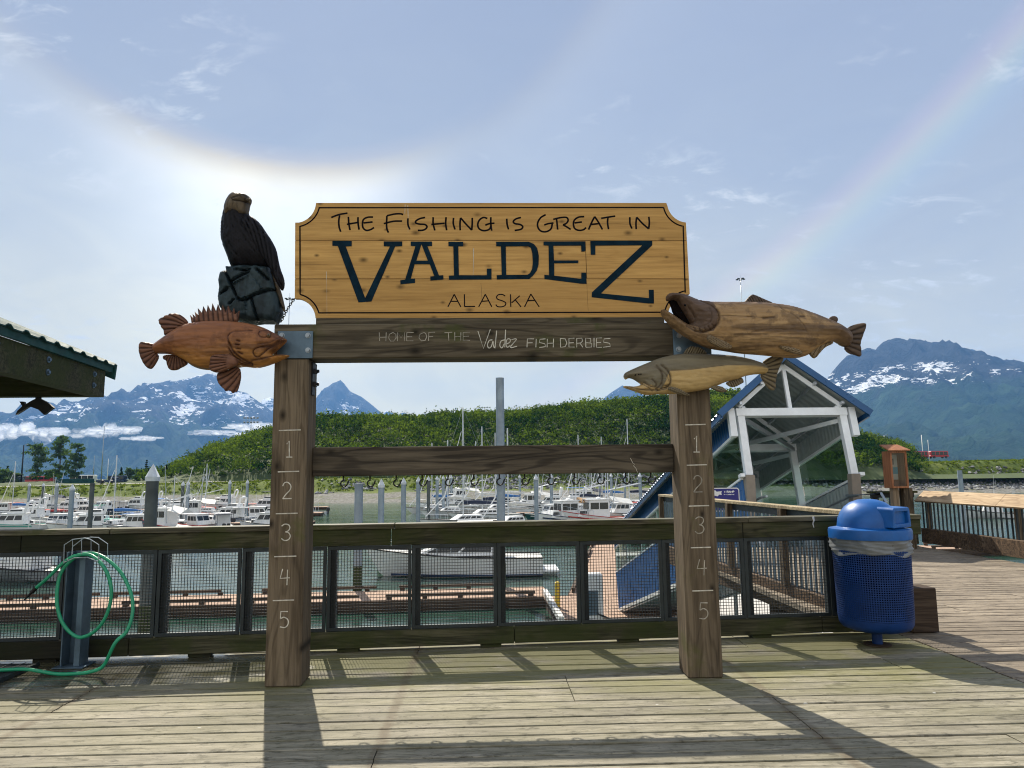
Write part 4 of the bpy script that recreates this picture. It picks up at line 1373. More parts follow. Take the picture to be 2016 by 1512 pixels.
# ------------------------------------------------------------------ carvings: outlines inflated into solid wood
def carve(outline, Y, T, Rr, step=4.0, grooves=(), ribs=None, tone=None, extra=None, backT=0.75, smooth=1, edge=0.006, noise_=0.4, mb=None):
    """outline in photo pixels at distance Y; T thickness and Rr rounding radius in pixels; real depth both ways"""
    s = Y/FPX
    ol = smooth_loop(outline, smooth) if smooth else [np.array(p, float) for p in outline]
    ol = resample(ol, step*0.8)
    P = np.array(ol)
    lo, hi = P.min(0), P.max(0)
    def seg_d(pts, A, B):
        d = B-A
        L = (d*d).sum(1)+1e-9
        t = np.clip(((pts[:, None, :]-A[None])*d[None]).sum(2)/L[None], 0, 1)
        q = A[None]+d[None]*t[..., None]
        return np.sqrt(((pts[:, None, :]-q)**2).sum(2)).min(1)
    gx, gy = np.arange(lo[0], hi[0], step), np.arange(lo[1], hi[1], step)
    g = np.array([(x+(step/2 if j % 2 else 0), y) for j, y in enumerate(gy) for x in gx])
    A, B = P, np.roll(P, -1, 0)
    ins = np.zeros(len(g), bool)
    for a, b in zip(A, B):
        c = ((a[1] > g[:, 1]) != (b[1] > g[:, 1]))
        ins ^= c & (g[:, 0] < (b[0]-a[0])*(g[:, 1]-a[1])/(b[1]-a[1]+1e-12)+a[0])
    g = g[ins]
    if len(g):
        dd = seg_d(g, A, B)
        g = g[dd > step*0.55]
    n = len(P)
    allp = [Vector(p) for p in P]+[Vector(p) for p in g]
    v, e, f, ov, _, _ = delaunay_2d_cdt(allp, [(i, (i+1) % n) for i in range(n)], [], 1, 1e-5)
    v = np.array([tuple(q) for q in v])
    d = seg_d(v, A, B)
    u = np.clip(d/Rr, 0, 1)
    h = T*np.sqrt(np.maximum(0, 1-(1-u)**2))+edge/s
    if extra is not None:
        h = h+np.array([extra(p) for p in v])*np.clip(d/(step*1.2), 0, 1)
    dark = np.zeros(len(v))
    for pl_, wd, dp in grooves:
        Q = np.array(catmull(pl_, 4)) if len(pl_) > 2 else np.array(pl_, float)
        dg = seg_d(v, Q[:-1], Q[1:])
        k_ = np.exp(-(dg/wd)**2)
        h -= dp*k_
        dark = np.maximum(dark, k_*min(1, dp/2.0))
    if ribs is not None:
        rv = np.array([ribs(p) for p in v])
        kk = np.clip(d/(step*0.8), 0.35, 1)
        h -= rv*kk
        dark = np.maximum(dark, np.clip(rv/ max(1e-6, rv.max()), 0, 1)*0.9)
    h += np.array([fbm(p[0]*0.11, p[1]*0.16, Y, 3) for p in v])*noise_
    h = np.maximum(h, 0.2/s*0.003)
    tn = np.array([tone(p) for p in v]) if tone is not None else np.zeros(len(v))
    mb = mb or MB()
    fr = [at(p[0], p[1], Y)+np.array([0, -hh*s, 0]) for p, hh in zip(v, h)]
    hb = (T*np.sqrt(np.maximum(0, 1-(1-u)**2))*backT+edge/s)
    bk = [at(p[0], p[1], Y)+np.array([0, hh*s, 0]) for p, hh in zip(v, hb)]
    m_ = len(v)
    faces = [tuple(t) for t in f]
    cnt = {}
    for t in faces:
        for i in range(len(t)):
            a, b = t[i], t[(i+1) % len(t)]
            cnt[(a, b)] = 1
    rim = [(a, b) for (a, b) in cnt if (b, a) not in cnt]
    off = mb.add(fr+bk, faces+[tuple(i+m_ for i in t[::-1]) for t in faces]+[(a, b, b+m_, a+m_) for a, b in rim])
    mb.att.setdefault('dark', []).extend(list(dark)+[0.0]*m_)
    mb.att.setdefault('tone', []).extend(list(tn)*2)
    return mb


def carved_mat(name, c0, c1, darkc, c2=None, c3=None, axis=0, rough=0.5, grain=1.0, streak=0.5, spec=0.2):
    m, k = newmat(name)
    o = k.obj()
    sc = [18.0]*3; sc[axis] = 1.6
    g = k.noise(k.mp(o, tuple(sc)), 1.0, 6, 0.65, 0.8)
    g2 = k.noise(k.mp(o, tuple(x*0.35 for x in sc)), 1.0, 4, 0.6, 1.2)
    bl = k.noise(o, 7.0, 5, 0.65)
    c = k.mix(k.rng(g, 0.32, 0.68), c0, c1)
    if c2 is not None:
        d = k.mix(k.rng(g, 0.32, 0.68), c2, c3 or c2)
        c = k.mix(k.attr('tone'), c, d)
    c = k.mix(k.math('MULTIPLY', k.rng(g2, 0.49, 0.62, 0, 1, True), streak), c, darkc)
    c = k.mix(k.math('MULTIPLY', k.rng(bl, 0.50, 0.62, 0, 1, True), streak*0.7), c, darkc)
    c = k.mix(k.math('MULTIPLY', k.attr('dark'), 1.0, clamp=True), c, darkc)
    ch = k.voro(k.mp(o, tuple(1.0 if i == axis else 2.2 for i in range(3))), 17.0, 'SMOOTH_F1')
    hh = k.math('ADD', k.math('ADD', k.math('MULTIPLY', g, 0.6), k.math('MULTIPLY', bl, 0.5)), k.math('MULTIPLY', ch, 1.1))
    finish(k, c, k.rng(g, 0.3, 0.7, rough-0.08, rough+0.15), 0, k.bump(hh, 0.6*grain, 0.012), spec)
    return m


M['rf'] = carved_mat('carved_rockfish_stain', (0.185, 0.072, 0.031), (0.30, 0.122, 0.050), (0.045, 0.017, 0.012), (0.30, 0.135, 0.036), (0.41, 0.19, 0.05), rough=0.4, streak=0.55)
M['rffin'] = carved_mat('carved_rockfish_fin', (0.13, 0.055, 0.034), (0.21, 0.10, 0.06), (0.025, 0.012, 0.010), rough=0.5, streak=0.3)
M['ks'] = carved_mat('carved_salmon_wood', (0.26, 0.155, 0.070), (0.42, 0.27, 0.13), (0.070, 0.042, 0.026), (0.085, 0.052, 0.036), (0.14, 0.09, 0.062), rough=0.5, streak=0.75)
M['ksfin'] = carved_mat('carved_salmon_fin', (0.075, 0.050, 0.036), (0.13, 0.09, 0.065), (0.02, 0.014, 0.012), rough=0.6, streak=0.3)
M['ksjaw'] = carved_mat('carved_salmon_pale_fin', (0.17, 0.12, 0.07), (0.30, 0.22, 0.13), (0.035, 0.025, 0.018), rough=0.6, streak=0.3)
M['ps'] = carved_mat('carved_pink_salmon_wood', (0.42, 0.28, 0.115), (0.54, 0.38, 0.17), (0.10, 0.075, 0.05), (0.13, 0.11, 0.075), (0.21, 0.18, 0.12), rough=0.5, streak=0.18)
M['psfin'] = carved_mat('carved_pink_salmon_fin', (0.15, 0.12, 0.075), (0.25, 0.20, 0.125), (0.025, 0.020, 0.016), rough=0.6, streak=0.2)
M['mouth'] = plain('dark_mouth_wood', (0.007, 0.005, 0.005), 0.9, spec=0.05)
M['eagle'] = carved_mat('carved_eagle_plumage', (0.006, 0.0055, 0.008), (0.016, 0.0145, 0.019), (0.003, 0.003, 0.004), axis=2, rough=0.45, streak=0.3, spec=0.12, grain=0.6)
M['eaglehead'] = carved_mat('carved_eagle_head', (0.085, 0.062, 0.040), (0.145, 0.11, 0.072), (0.018, 0.013, 0.010), axis=2, rough=0.5, streak=0.35)
M['eaglerock'] = carved_mat('carved_painted_rock', (0.008, 0.018, 0.023), (0.034, 0.054, 0.063), (0.003, 0.005, 0.007), axis=2, rough=0.45, streak=0.5)
M['eye'] = plain('carved_eye', (0.12, 0.07, 0.035), 0.3)


def fan(c, n, depth, a0=0.0, wv=0.0, power=1.0):
    def fn(p):
        dx, dy = p[0]-c[0], p[1]-c[1]
        a = math.atan2(dy, dx)
        r = math.hypot(dx, dy)
        s = 0.5+0.5*math.cos((a+wv*r)*n+a0)
        return depth*s**3
    return fn


def lines(ang_, pitch, depth, curve=0.0):
    ca_, sa_ = math.cos(R(ang_)), math.sin(R(ang_))
    def fn(p):
        u_ = -p[0]*sa_+p[1]*ca_
        v_ = p[0]*ca_+p[1]*sa_
        return depth*(0.5+0.5*math.cos((u_+curve*v_*v_)*2*math.pi/pitch))**3
    return fn


def zl(Zf, pts): return [Zf(p) for p in pts]


# --- rockfish
Zr = zoomed(270, 590, 6.503)
YR = FYD-0.085
rf = thing('rockfish_carving', tuple(at(*Zr((1000, 600)), YR)), 'reddish brown carved wooden fish with spiny back, fixed at the left end of the crossbeam', 'carving', 'carved fish on the sign frame')
body = [(205, 600), (225, 568), (330, 492), (420, 430), (520, 362), (640, 310), (800, 280), (950, 272), (1150, 275), (1350, 290), (1520, 325), (1650, 370), (1760, 430), (1840, 470), (1890, 492), (1918, 515), (1910, 545), (1835, 615), (1765, 675), (1722, 712),
        (1800, 703), (1900, 703), (1955, 716), (1935, 738), (1850, 775), (1750, 820), (1650, 855), (1550, 877), (1450, 868), (1380, 858), (1300, 872), (1200, 890), (1050, 905), (900, 902), (800, 887), (720, 857), (660, 815), (580, 757), (480, 708), (380, 692), (290, 692), (240, 690), (208, 650)]
gr = [([Zr(p) for p in q], w_, d_) for q, w_, d_ in [
    ([(1240, 580), (1290, 690), (1390, 780), (1500, 828)], 1.7, 3.2), ([(1235, 650), (1290, 745), (1400, 815), (1500, 838)], 1.7, 3.0), ([(1245, 720), (1300, 790), (1400, 842), (1500, 850)], 1.4, 2.0),
    ([(1240, 600), (1228, 500), (1290, 440), (1400, 430), (1520, 422)], 1.2, 1.4),
    ([(1890, 505), (1760, 605), (1600, 640), (1538, 690), (1560, 748), (1610, 750), (1700, 655), (1800, 600), (1905, 530)], 1.3, 2.4),
    ([(1860, 495), (1740, 570), (1600, 600)], 1.2, 1.2), ([(1500, 800), (1640, 775), (1780, 725), (1900, 715)], 1.4, 2.2),
    ([(1610, 430), (1600, 470), (1640, 510), (1700, 500), (1740, 460), (1710, 415), (1650, 410), (1610, 430)], 1.0, 1.6),
    ([(1340, 555), (1370, 565)], 1.5, 2.5), ([(1320, 605), (1370, 610)], 1.5, 2.5), ([(1330, 655), (1380, 660)], 1.5, 2.5), ([(1350, 700), (1400, 720)], 1.5, 2.5)]]
def rftone(p):
    zx, zy = (p[0]-270)*6.503, (p[1]-590)*6.503
    t = (zy-560)/260 + 0.25*fbm(zx*0.004, zy*0.008, 2, 3) + (0.35 if zx > 1230 else 0) - (0.5 if zx < 500 else 0)
    return max(0, min(1, t))
carve(zl(Zr, body), YR, 27, 42, 1.9, [(a_, b_*1.15, c_*1.3) for a_, b_, c_ in gr], tone=rftone).build('body', M['rf'], rf, smooth=50)
fins = [('tail_fin', [(225, 570), (150, 550), (60, 540), (28, 556), (20, 640), (40, 730), (90, 830), (140, 880), (170, 888), (195, 880), (240, 820), (285, 730), (250, 680), (205, 640)], fan(Zr((330, 625)), 26, 2.4), 0.02),
        ('soft_dorsal_fin', [(665, 300), (620, 240), (560, 195), (490, 170), (475, 182), (415, 178), (405, 192), (350, 205), (345, 225), (300, 235), (272, 262), (285, 285), (280, 305), (305, 330), (310, 358), (342, 385), (350, 470), (440, 440), (540, 375)], fan(Zr((760, 420)), 38, 2.4, 0, 0.004), 0.025),
        ('spiny_dorsal_fin', [(700, 300), (690, 240), (678, 195), (722, 238), (712, 185), (752, 225), (740, 155), (788, 200), (778, 108), (832, 170), (848, 85), (892, 165), (905, 68), (950, 158), (965, 48), (1012, 155), (1035, 55), (1072, 150), (1095, 70), (1137, 165), (1165, 72), (1206, 170), (1242, 110), (1256, 188), (1312, 142), (1292, 290), (1000, 300)], lines(83, 9.5, 2.2), 0.02),
        ('anal_fin', [(375, 775), (335, 765), (330, 715), (420, 700), (540, 720), (610, 770), (660, 815), (590, 862), (560, 872), (520, 900), (450, 907), (410, 890), (385, 840)], fan(Zr((520, 560)), 44, 2.2), 0.03),
        ('pelvic_fin', [(1312, 860), (1333, 960), (1320, 1060), (1290, 1160), (1268, 1190), (1258, 1172), (1225, 1207), (1205, 1172), (1165, 1162), (1128, 1175), (1115, 1140), (1080, 1120), (1030, 1050), (1018, 980), (1035, 930), (1150, 910), (1220, 870)], fan(Zr((1400, 760)), 34, 2.6, 0, -0.004), -0.03)]
for nm, ol, rb, dy in fins:
    carve(zl(Zr, ol), YR+dy, 3.6, 6, 1.5, ribs=rb, smooth=0 if nm == 'spiny_dorsal_fin' else 1, noise_=0.1).build(nm, M['rffin'], rf, smooth=50)
pec = [(1170, 695), (1090, 698), (970, 708), (940, 735), (935, 800), (918, 870), (940, 905), (960, 918), (1020, 937), (1120, 920), (1200, 872), (1300, 825), (1275, 755), (1215, 715)]
def prib(p):
    zx = (p[0]-270)*6.503
    return fan(Zr((1420, 780)), 58, 2.6)(p)*max(0, min(1, (1190-zx)/40))
carve(zl(Zr, pec), YR-0.098, 6, 9, 1.5, ribs=prib, noise_=0.1).build('pectoral_fin', M['rffin'], rf, smooth=50)
c = at(*Zr((1683, 455)), YR-0.088)
mb = MB()
mb.lathe([(0.001, 0.012), (0.008, 0.010), (0.014, 0.004), (0.016, -0.01)], (0, 0, 0), 16)
mb.v = [(c[0]+x, c[1]-z, c[2]+y) for x, y, z in mb.v]
eye = mb.build('eye', M['eye'], rf, smooth=True)
mb = MB(); mb.lathe([(0.0005, 0.0145), (0.004, 0.0135), (0.0055, 0.008)], (0, 0, 0), 12)
mb.v = [(c[0]+x+.001, c[1]-z, c[2]+y) for x, y, z in mb.v]
mb.build('pupil', M['ink'], eye, smooth=True)

# --- big salmon with gaping jaw
Zk = zoomed(1290, 560, 4.8)
YK = FYD-0.16
ks = thing('salmon_carving', tuple(at(*Zk((1000, 420)), YK)), 'large brown carved wooden salmon with gaping dark mouth at the right end of the crossbeam', 'carving', 'carved fish on the sign frame')
kb = [(98, 135), (105, 105), (140, 80), (200, 83), (280, 95), (350, 130), (430, 156), (560, 166), (850, 166), (1000, 170), (1130, 181), (1290, 205), (1450, 258), (1600, 318), (1720, 368), (1800, 418), (1850, 470), (1855, 540), (1815, 592),
      (1770, 588), (1720, 552), (1680, 535), (1600, 568), (1500, 625), (1450, 665), (1340, 700), (1200, 690), (1000, 668), (800, 655), (640, 628), (520, 610), (420, 570), (300, 510), (180, 430), (110, 360), (55, 285), (50, 245), (80, 234), (130, 262), (200, 312), (285, 372), (330, 388), (318, 345), (268, 265), (228, 200), (195, 146), (145, 150), (112, 162)]
gk = [([Zk(p) for p in q], w_, d_) for q, w_, d_ in [
    ([(400, 165), (500, 225), (550, 300), (550, 380), (500, 445), (430, 472), (350, 460), (270, 410)], 1.8, 3.2), ([(470, 250), (490, 320), (470, 390), (400, 420), (330, 400)], 1.2, 1.4),
    ([(205, 150), (260, 240), (300, 330), (330, 372), (355, 355), (340, 310), (285, 225)], 1.4, 2.4), ([(340, 430), (350, 460)], 1.2, 2), ([(380, 430), (395, 468)], 1.2, 2), ([(420, 430), (440, 468)], 1.2, 2), ([(455, 425), (480, 455)], 1.2, 2), ([(485, 410), (515, 435)], 1.2, 2),
    ([(85, 250), (180, 320), (290, 400), (420, 470)], 1.2, 1.8), ([(340, 325), (700, 332), (1000, 352)], 0.9, 1.0), ([(1130, 215), (1160, 270), (1250, 320), (1330, 410), (1360, 470)], 0.9, 1.0),
    ([(850, 480), (1050, 455), (1350, 465)], 1.2, 1.0), ([(960, 352), (1060, 345)], 2.0, 1.6), ([(1310, 330), (1350, 330)], 2.2, 2.0)]]
def kstone(p):
    zx, zy = (p[0]-1290)*4.8, (p[1]-560)*4.8
    head = 1.0 if (zx < 545-((zy-320)/150)**2*40 and zy < 470 and not (zy > 225+(zx-50)*0.62)) else 0.0
    top = max(0, min(1, (interp(zx, [(430, 205), (1000, 215), (1300, 250), (1600, 360), (1850, 470)])-zy)/30+0.4))*0.8 if zx > 430 else 0
    tail = max(0, min(1, (zx-1560)/220))*0.9
    jaw = 0.45 if zy > 225+(zx-50)*0.62 and zx < 560 else 0
    return max(head, top, tail, jaw)
carve(zl(Zk, kb), YK, 34, 48, 2.0, [(a_, b_*1.2, c_*1.35) for a_, b_, c_ in gk], tone=kstone, noise_=0.7).build('body', M['ks'], ks, smooth=50)
carve(zl(Zk, [(120, 150), (200, 140), (240, 200), (320, 350), (340, 390), (280, 385), (215, 330), (165, 275), (150, 215)]), YK+0.03, 5, 8, 3).build('mouth', M['mouth'], ks)
for nm, ol, rb, dy, mt in [('dorsal_fin', [(838, 168), (870, 130), (905, 97), (932, 95), (1030, 140), (1122, 178), (1100, 200), (860, 190)], lines(62, 4.6, 1.6), 0.02, 'ksfin'),
                           ('adipose_fin', [(1630, 335), (1650, 308), (1680, 298), (1712, 305), (1727, 330), (1715, 360), (1685, 372)], None, 0.02, 'ksfin'),
                           ('tail_fin', [(1790, 440), (1800, 425), (1850, 388), (1930, 368), (1985, 365), (1995, 392), (1962, 480), (1935, 560), (1946, 620), (1946, 688), (1880, 665), (1820, 650), (1780, 600), (1815, 520)], fan(Zk((1650, 520)), 34, 2.4), 0.0, 'ksfin'),
                           ('anal_fin', [(1430, 610), (1500, 575), (1600, 555), (1680, 538), (1678, 562), (1605, 592), (1560, 640), (1512, 702), (1480, 690), (1450, 650)], lines(66, 4.8, 2.2, 0.002), -0.03, 'ksjaw'),
                           ('pelvic_fin', [(1155, 575), (1250, 585), (1385, 622), (1392, 668), (1300, 650), (1200, 618)], lines(14, 2.6, 2.0), -0.10, 'ksjaw'),
                           ('pectoral_fin', [(500, 470), (600, 512), (722, 572), (722, 612), (640, 608), (540, 570), (480, 520)], lines(26, 2.9, 2.2), -0.115, 'ksjaw')]:
    carve(zl(Zk, ol), YK+dy, 3.6, 6, 1.6, ribs=rb, noise_=0.1).build(nm, M[mt], ks, smooth=50)
c = at(*Zk((283, 195)), YK-0.115)
mb = MB(); mb.lathe([(0.0005, 0.008), (0.006, 0.006), (0.009, -0.004)], (0, 0, 0), 12)
mb.v = [(c[0]+x, c[1]-z, c[2]+y) for x, y, z in mb.v]
mb.build('eye', M['ink'], ks, smooth=True)

# --- lower pale salmon
Zp = zoomed(1215, 670, 5.93)
YP = FYD-0.075
ps = thing('salmon_carving', tuple(at(*Zp((1000, 400)), YP)), 'smaller two-tone carved salmon, olive above and tan below, on the right post', 'carving', 'carved fish on the sign frame')
pb = [(72, 420), (85, 385), (130, 360), (230, 315), (350, 265), (460, 220), (540, 195), (650, 170), (800, 155), (1000, 158), (1250, 168), (1400, 185), (1550, 215), (1650, 248), (1720, 275), (1765, 330), (1745, 388), (1650, 395), (1580, 400), (1480, 420), (1420, 450), (1330, 472), (1250, 492), (1180, 525), (1090, 560), (950, 590), (840, 605), (760, 620), (650, 627), (550, 632), (450, 627), (380, 641), (300, 632), (230, 606), (160, 582), (70, 552), (75, 533), (130, 535), (210, 542), (285, 520), (240, 488), (180, 450), (130, 440), (100, 462), (82, 445)]
gp = [([Zp(p) for p in q], w_, d_) for q, w_, d_ in [
    ([(440, 310), (490, 390), (500, 470), (480, 540), (430, 575)], 1.5, 2.4), ([(490, 300), (560, 370), (590, 440), (590, 520), (550, 560), (500, 565)], 1.5, 2.6), ([(420, 330), (500, 380), (555, 440), (570, 490)], 1.0, 1.2),
    ([(300, 500), (360, 545), (420, 555), (430, 520), (380, 470)], 1.2, 2.2), ([(130, 545), (250, 580), (380, 590), (460, 585)], 1.3, 2.0), ([(500, 545), (590, 530)], 1.1, 2), ([(480, 580), (585, 545)], 1.1, 2), ([(440, 600), (560, 575)], 1.1, 2),
    ([(590, 372), (850, 357), (1250, 307), (1600, 312), (1740, 330)], 0.8, 0.8), ([(280, 515), (340, 560), (400, 600)], 1.0, 1.5)]]
def pstone(p):
    zx, zy = (p[0]-1215)*5.93, (p[1]-670)*5.93
    yb = interp(zx, [(590, 372), (850, 357), (1250, 307), (1600, 312), (1760, 335)])
    if zx < 590: return 1.0 if zy < 505+(zx-280)*0.35 and not (zx > 500 and zy > 372+ (590-zx)*2.2) else 0.05
    return max(0, min(1, (yb-zy)/8+0.5))
carve(zl(Zp, pb), YP, 20, 34, 1.9, [(a_, b_*1.15, c_*1.3) for a_, b_, c_ in gp], tone=pstone).build('body', M['ps'], ps, smooth=50)
for nm, ol, rb, dy in [('tail_fin', [(1690, 258), (1740, 215), (1820, 183), (1880, 163), (1945, 150), (1942, 220), (1900, 300), (1872, 370), (1850, 470), (1848, 582), (1780, 582), (1720, 500), (1658, 400), (1745, 330)], fan(Zp((1560, 330)), 36, 2.4, 0, 0.003), 0.01),
                       ('dorsal_fin', [(770, 165), (790, 125), (815, 95), (850, 68), (930, 75), (1000, 100), (1070, 165), (900, 175)], lines(118, 4.6, 2.0), 0.015),
                       ('anal_fin', [(1255, 498), (1330, 470), (1420, 440), (1462, 436), (1482, 490), (1440, 512), (1390, 540), (1330, 552)], lines(60, 4.4, 2.0), 0.0),
                       ('pelvic_fin', [(1065, 545), (1200, 525), (1298, 596), (1230, 612), (1160, 592)], lines(20, 4, 1.6), -0.06),
                       ('pectoral_fin', [(610, 535), (700, 555), (830, 622), (852, 647), (760, 642), (640, 602), (585, 572)], lines(22, 3.4, 1.8), -0.075)]:
    carve(zl(Zp, ol), YP+dy, 3.2, 6, 1.6, ribs=rb, noise_=0.1).build(nm, M['psfin'], ps, smooth=50)
for ex, ey in ((248, 400), (270, 398), (212, 405)):
    c = at(*Zp((ex, ey)), YP-0.05)
mb = MB()
for ex, ey in ((250, 400), (274, 397), (212, 406)):
    c = at(*Zp((ex, ey)), YP-0.056)
    mb.tube([(c[0], c[1]-0.014, c[2]), (c[0], c[1]+0.02, c[2])], 0.005, 8)
mb.build('eye', M['ink'], ps)

# --- eagle on a rock
Zg = zoomed(420, 370, 5.4)
YG = FYD+0.13
eg = thing('eagle_statue', tuple(at(*Zg((420, 1440)), YG)), 'dark carved wooden eagle perched on a blue-black carved rock on top of the crossbeam', 'statue')
eb = [(126, 215), (150, 160), (210, 130), (300, 140), (360, 190), (375, 250), (380, 295), (440, 325), (500, 380), (560, 470), (620, 560), (660, 660), (640, 760), (620, 870), (480, 870), (350, 870), (200, 865), (150, 730), (92, 580), (82, 480), (95, 330)]
carve(zl(Zg, eb), YG, 32, 42, 3.0, [([Zg(p) for p in q], 1.6, 2.4) for q in [[(270, 330), (330, 480), (430, 640), (540, 780)], [(150, 280), (135, 380), (140, 500)], [(190, 270), (185, 360), (200, 480)], [(230, 280), (240, 380), (270, 470)], [(200, 560), (230, 660), (300, 760)]]],
      ribs=lines(84, 4.6, 1.3), noise_=1.0).build('body', M['eagle'], eg, smooth=50)
hd = [(120, 235), (128, 190), (142, 148), (180, 86), (212, 60), (250, 50), (320, 62), (380, 88), (405, 118), (402, 150), (388, 178), (382, 215), (372, 262), (350, 300), (300, 322), (270, 300), (230, 330), (195, 305), (160, 335), (125, 300)]
carve(zl(Zg, hd), YG-0.03, 27, 26, 2.0, [([Zg(p) for p in q], 1.5, 3.2) for q in [[(240, 160), (300, 140), (350, 122), (395, 125)], [(250, 180), (320, 185), (385, 180)]]]+[([Zg(p) for p in q], 0.9, 1.2) for q in [[(200, 110), (170, 170), (155, 240)], [(230, 130), (205, 190), (190, 260)], [(260, 200), (245, 250)], [(300, 200), (295, 255)], [(215, 80), (190, 120)]]],
      extra=lambda p: 4.0*math.exp(-(((p[0]-420)*5.4-350)/70)**2-(((p[1]-370)*5.4-120)/40)**2), noise_=0.6).build('head', M['eaglehead'], eg, smooth=50)
bk_ = [(350, 120), (385, 105), (408, 122), (408, 150), (396, 182), (388, 172), (380, 158), (340, 150)]
carve(zl(Zg, bk_), YG-0.10, 7, 7, 1.5, [([Zg(p) for p in [(345, 150), (380, 148), (400, 142)]], 0.8, 1.5)]).build('beak', M['eaglehead'], eg, smooth=50)
wg = [(372, 285), (440, 322), (500, 378), (560, 470), (622, 560), (672, 660), (690, 760), (712, 860), (752, 960), (760, 1040), (736, 1106), (690, 1040), (625, 900), (545, 765), (430, 640), (330, 500), (268, 380), (300, 310)]
def wrib(p):
    zx, zy = (p[0]-420)*5.4, (p[1]-370)*5.4
    a = 58+max(0, min(1, (zy-420)/500))*10
    u_ = -zx*math.sin(R(a))+zy*math.cos(R(a))
    return 3.0*(0.5+0.5*math.cos(u_*2*math.pi/36))**3
carve(zl(Zg, wg), YG-0.085, 13, 20, 2.2, ribs=wrib, noise_=0.5).build('wing', M['eagle'], eg, smooth=50)
carve(zl(Zg, [(600, 850), (650, 905), (690, 1010), (735, 1150), (768, 1300), (750, 1330), (700, 1200), (640, 1000)]), YG-0.02, 6, 9, 3).build('tail', M['eaglehead'], eg, smooth=50)
rk = [(150, 893), (165, 852), (205, 848), (350, 830), (480, 838), (620, 862), (655, 950), (690, 1080), (725, 1200), (745, 1330), (705, 1420), (690, 1452), (540, 1450), (450, 1462), (330, 1440), (200, 1400), (92, 1290), (75, 1180), (85, 1100), (73, 1000), (100, 912)]
seeds = [(150, 1000, .5, -.3), (330, 930, -.3, .5), (420, 1080, .3, .4), (150, 1170, -.5, .2), (330, 1330, .2, -.5), (600, 1260, -.4, .3), (560, 960, .5, -.4), (480, 1300, .4, .1)]
def facet(p):
    zx, zy = (p[0]-420)*5.4, (p[1]-370)*5.4
    b_ = min(seeds, key=lambda q: (zx-q[0])**2+(zy-q[1])**2)
    return 6+(zx-b_[0])*0.05*b_[2]+(zy-b_[1])*0.05*b_[3]+(hash(b_[0]) % 5)*1.4
carve(zl(Zg, rk), YG+0.01, 24, 16, 2.6, [([Zg(p) for p in q], 2.2, 9) for q in [[(165, 890), (240, 1050), (310, 1200), (370, 1235), (500, 1170), (690, 1105)], [(240, 1045), (330, 985), (425, 930)], [(500, 895), (560, 950), (625, 1010)], [(450, 1200), (490, 1330), (520, 1440)], [(230, 1265), (275, 1220)], [(290, 905), (380, 915), (430, 900)], [(130, 1160), (200, 1110)]]],
      extra=facet, smooth=0, noise_=1.2).build('rock', M['eaglerock'], eg, smooth=25)
# ------------------------------------------------------------------ litter bin
bx, by = 3.31, 6.22
bin_ = thing('litter_bin', (bx, by, 0), 'blue mesh litter bin with dome lid and grey bag standing on one pole', 'bin')
mb = MB()
mb.lathe([(0.042, 0.0125), (0.042, 0.135)], (bx, by, 0), 16)
mb.build('pole', M['binmesh'], bin_, smooth=40)
mb = MB(); mb.lathe([(0.11, 0.002), (0.11, 0.010), (0.05, 0.012)], (bx, by, 0), 24)
mb.build('base_plate', M['docktimber'], bin_, smooth=40)
prof = [(0.02, 0.125), (0.205, 0.13), (0.272, 0.155), (0.292, 0.19), (0.296, 0.235)]
mb = MB(); mb.lathe(prof, (bx, by, 0), 48)
mb.build('base_pan', M['binmesh'], bin_, smooth=50)
mb = MB()
z = 0.24
def brad(z): return 0.296+0.012*(z-0.24)/0.55
while z < 0.80:
    r = brad(z)
    mb.lathe([(r-0.002, z), (r+0.002, z), (r+0.002, z+0.0085), (r-0.002, z+0.0085), (r-0.002, z)], (bx, by, 0), 56)
    z += 0.0185
for k_ in range(100):
    a = 2*math.pi*k_/100
    c_, s_ = math.cos(a), math.sin(a)
    r0, r1 = brad(0.235)-0.0015, brad(0.81)-0.0015
    t = np.array([-s_, c_])*0.0042
    vs = []
    for r, z in ((r0, 0.235), (r1, 0.81)):
        for dr in (-0.0012, 0.0012):
            for sg in (-1, 1):
                vs.append((bx+c_*(r+dr)+t[0]*sg, by+s_*(r+dr)+t[1]*sg, z))
    mb.add(vs, [(0, 1, 5, 4), (2, 6, 7, 3), (0, 4, 6, 2), (1, 3, 7, 5)])
mb.build('mesh_basket', M['binmesh'], bin_, fix=False)
mb = MB()
vs, n = [], 90
rows = [0.775, 0.785, 0.797, 0.809, 0.821, 0.833, 0.845, 0.857, 0.869, 0.881, 0.893, 0.905, 0.93]
for i, z in enumerate(rows):
    for k_ in range(n):
        a = 2*math.pi*k_/n
        w_ = fbm(math.cos(a)*2.2+z*3.5, math.sin(a)*2.2-z*6, z*9, 4)*0.020+0.007*math.sin(a*5+z*45)+0.006*math.sin(z*190+a*2.0+3*math.sin(a*3))
        r = 0.316+w_ if 0 < i < 12 else 0.311+w_*0.4
        zz_ = z+(0.012*math.sin(a*3+1)+0.008*math.sin(a*7) if i == 0 else 0)
        vs.append((bx+r*math.cos(a), by+r*math.sin(a), zz_))
mb.add(vs, [(i*n+k_, i*n+(k_+1) % n, (i+1)*n+(k_+1) % n, (i+1)*n+k_) for i in range(len(rows)-1) for k_ in range(n)])
mb.build('bag', M['liner'], bin_, smooth=True)
lid = thing('lid', (0, 0, 0)); lid.parent = bin_
mb = MB()
mb.lathe([(0.318, 0.905), (0.331, 0.90), (0.333, 0.965), (0.328, 0.982), (0.265, 0.994), (0.258, 0.998), (0.256, 1.015), (0.248, 1.068), (0.226, 1.12), (0.190, 1.168), (0.142, 1.205), (0.08, 1.228), (0.027, 1.234), (0.001, 1.235)], (bx, by, 0), 56)
bpy.data.objects.remove(lid)
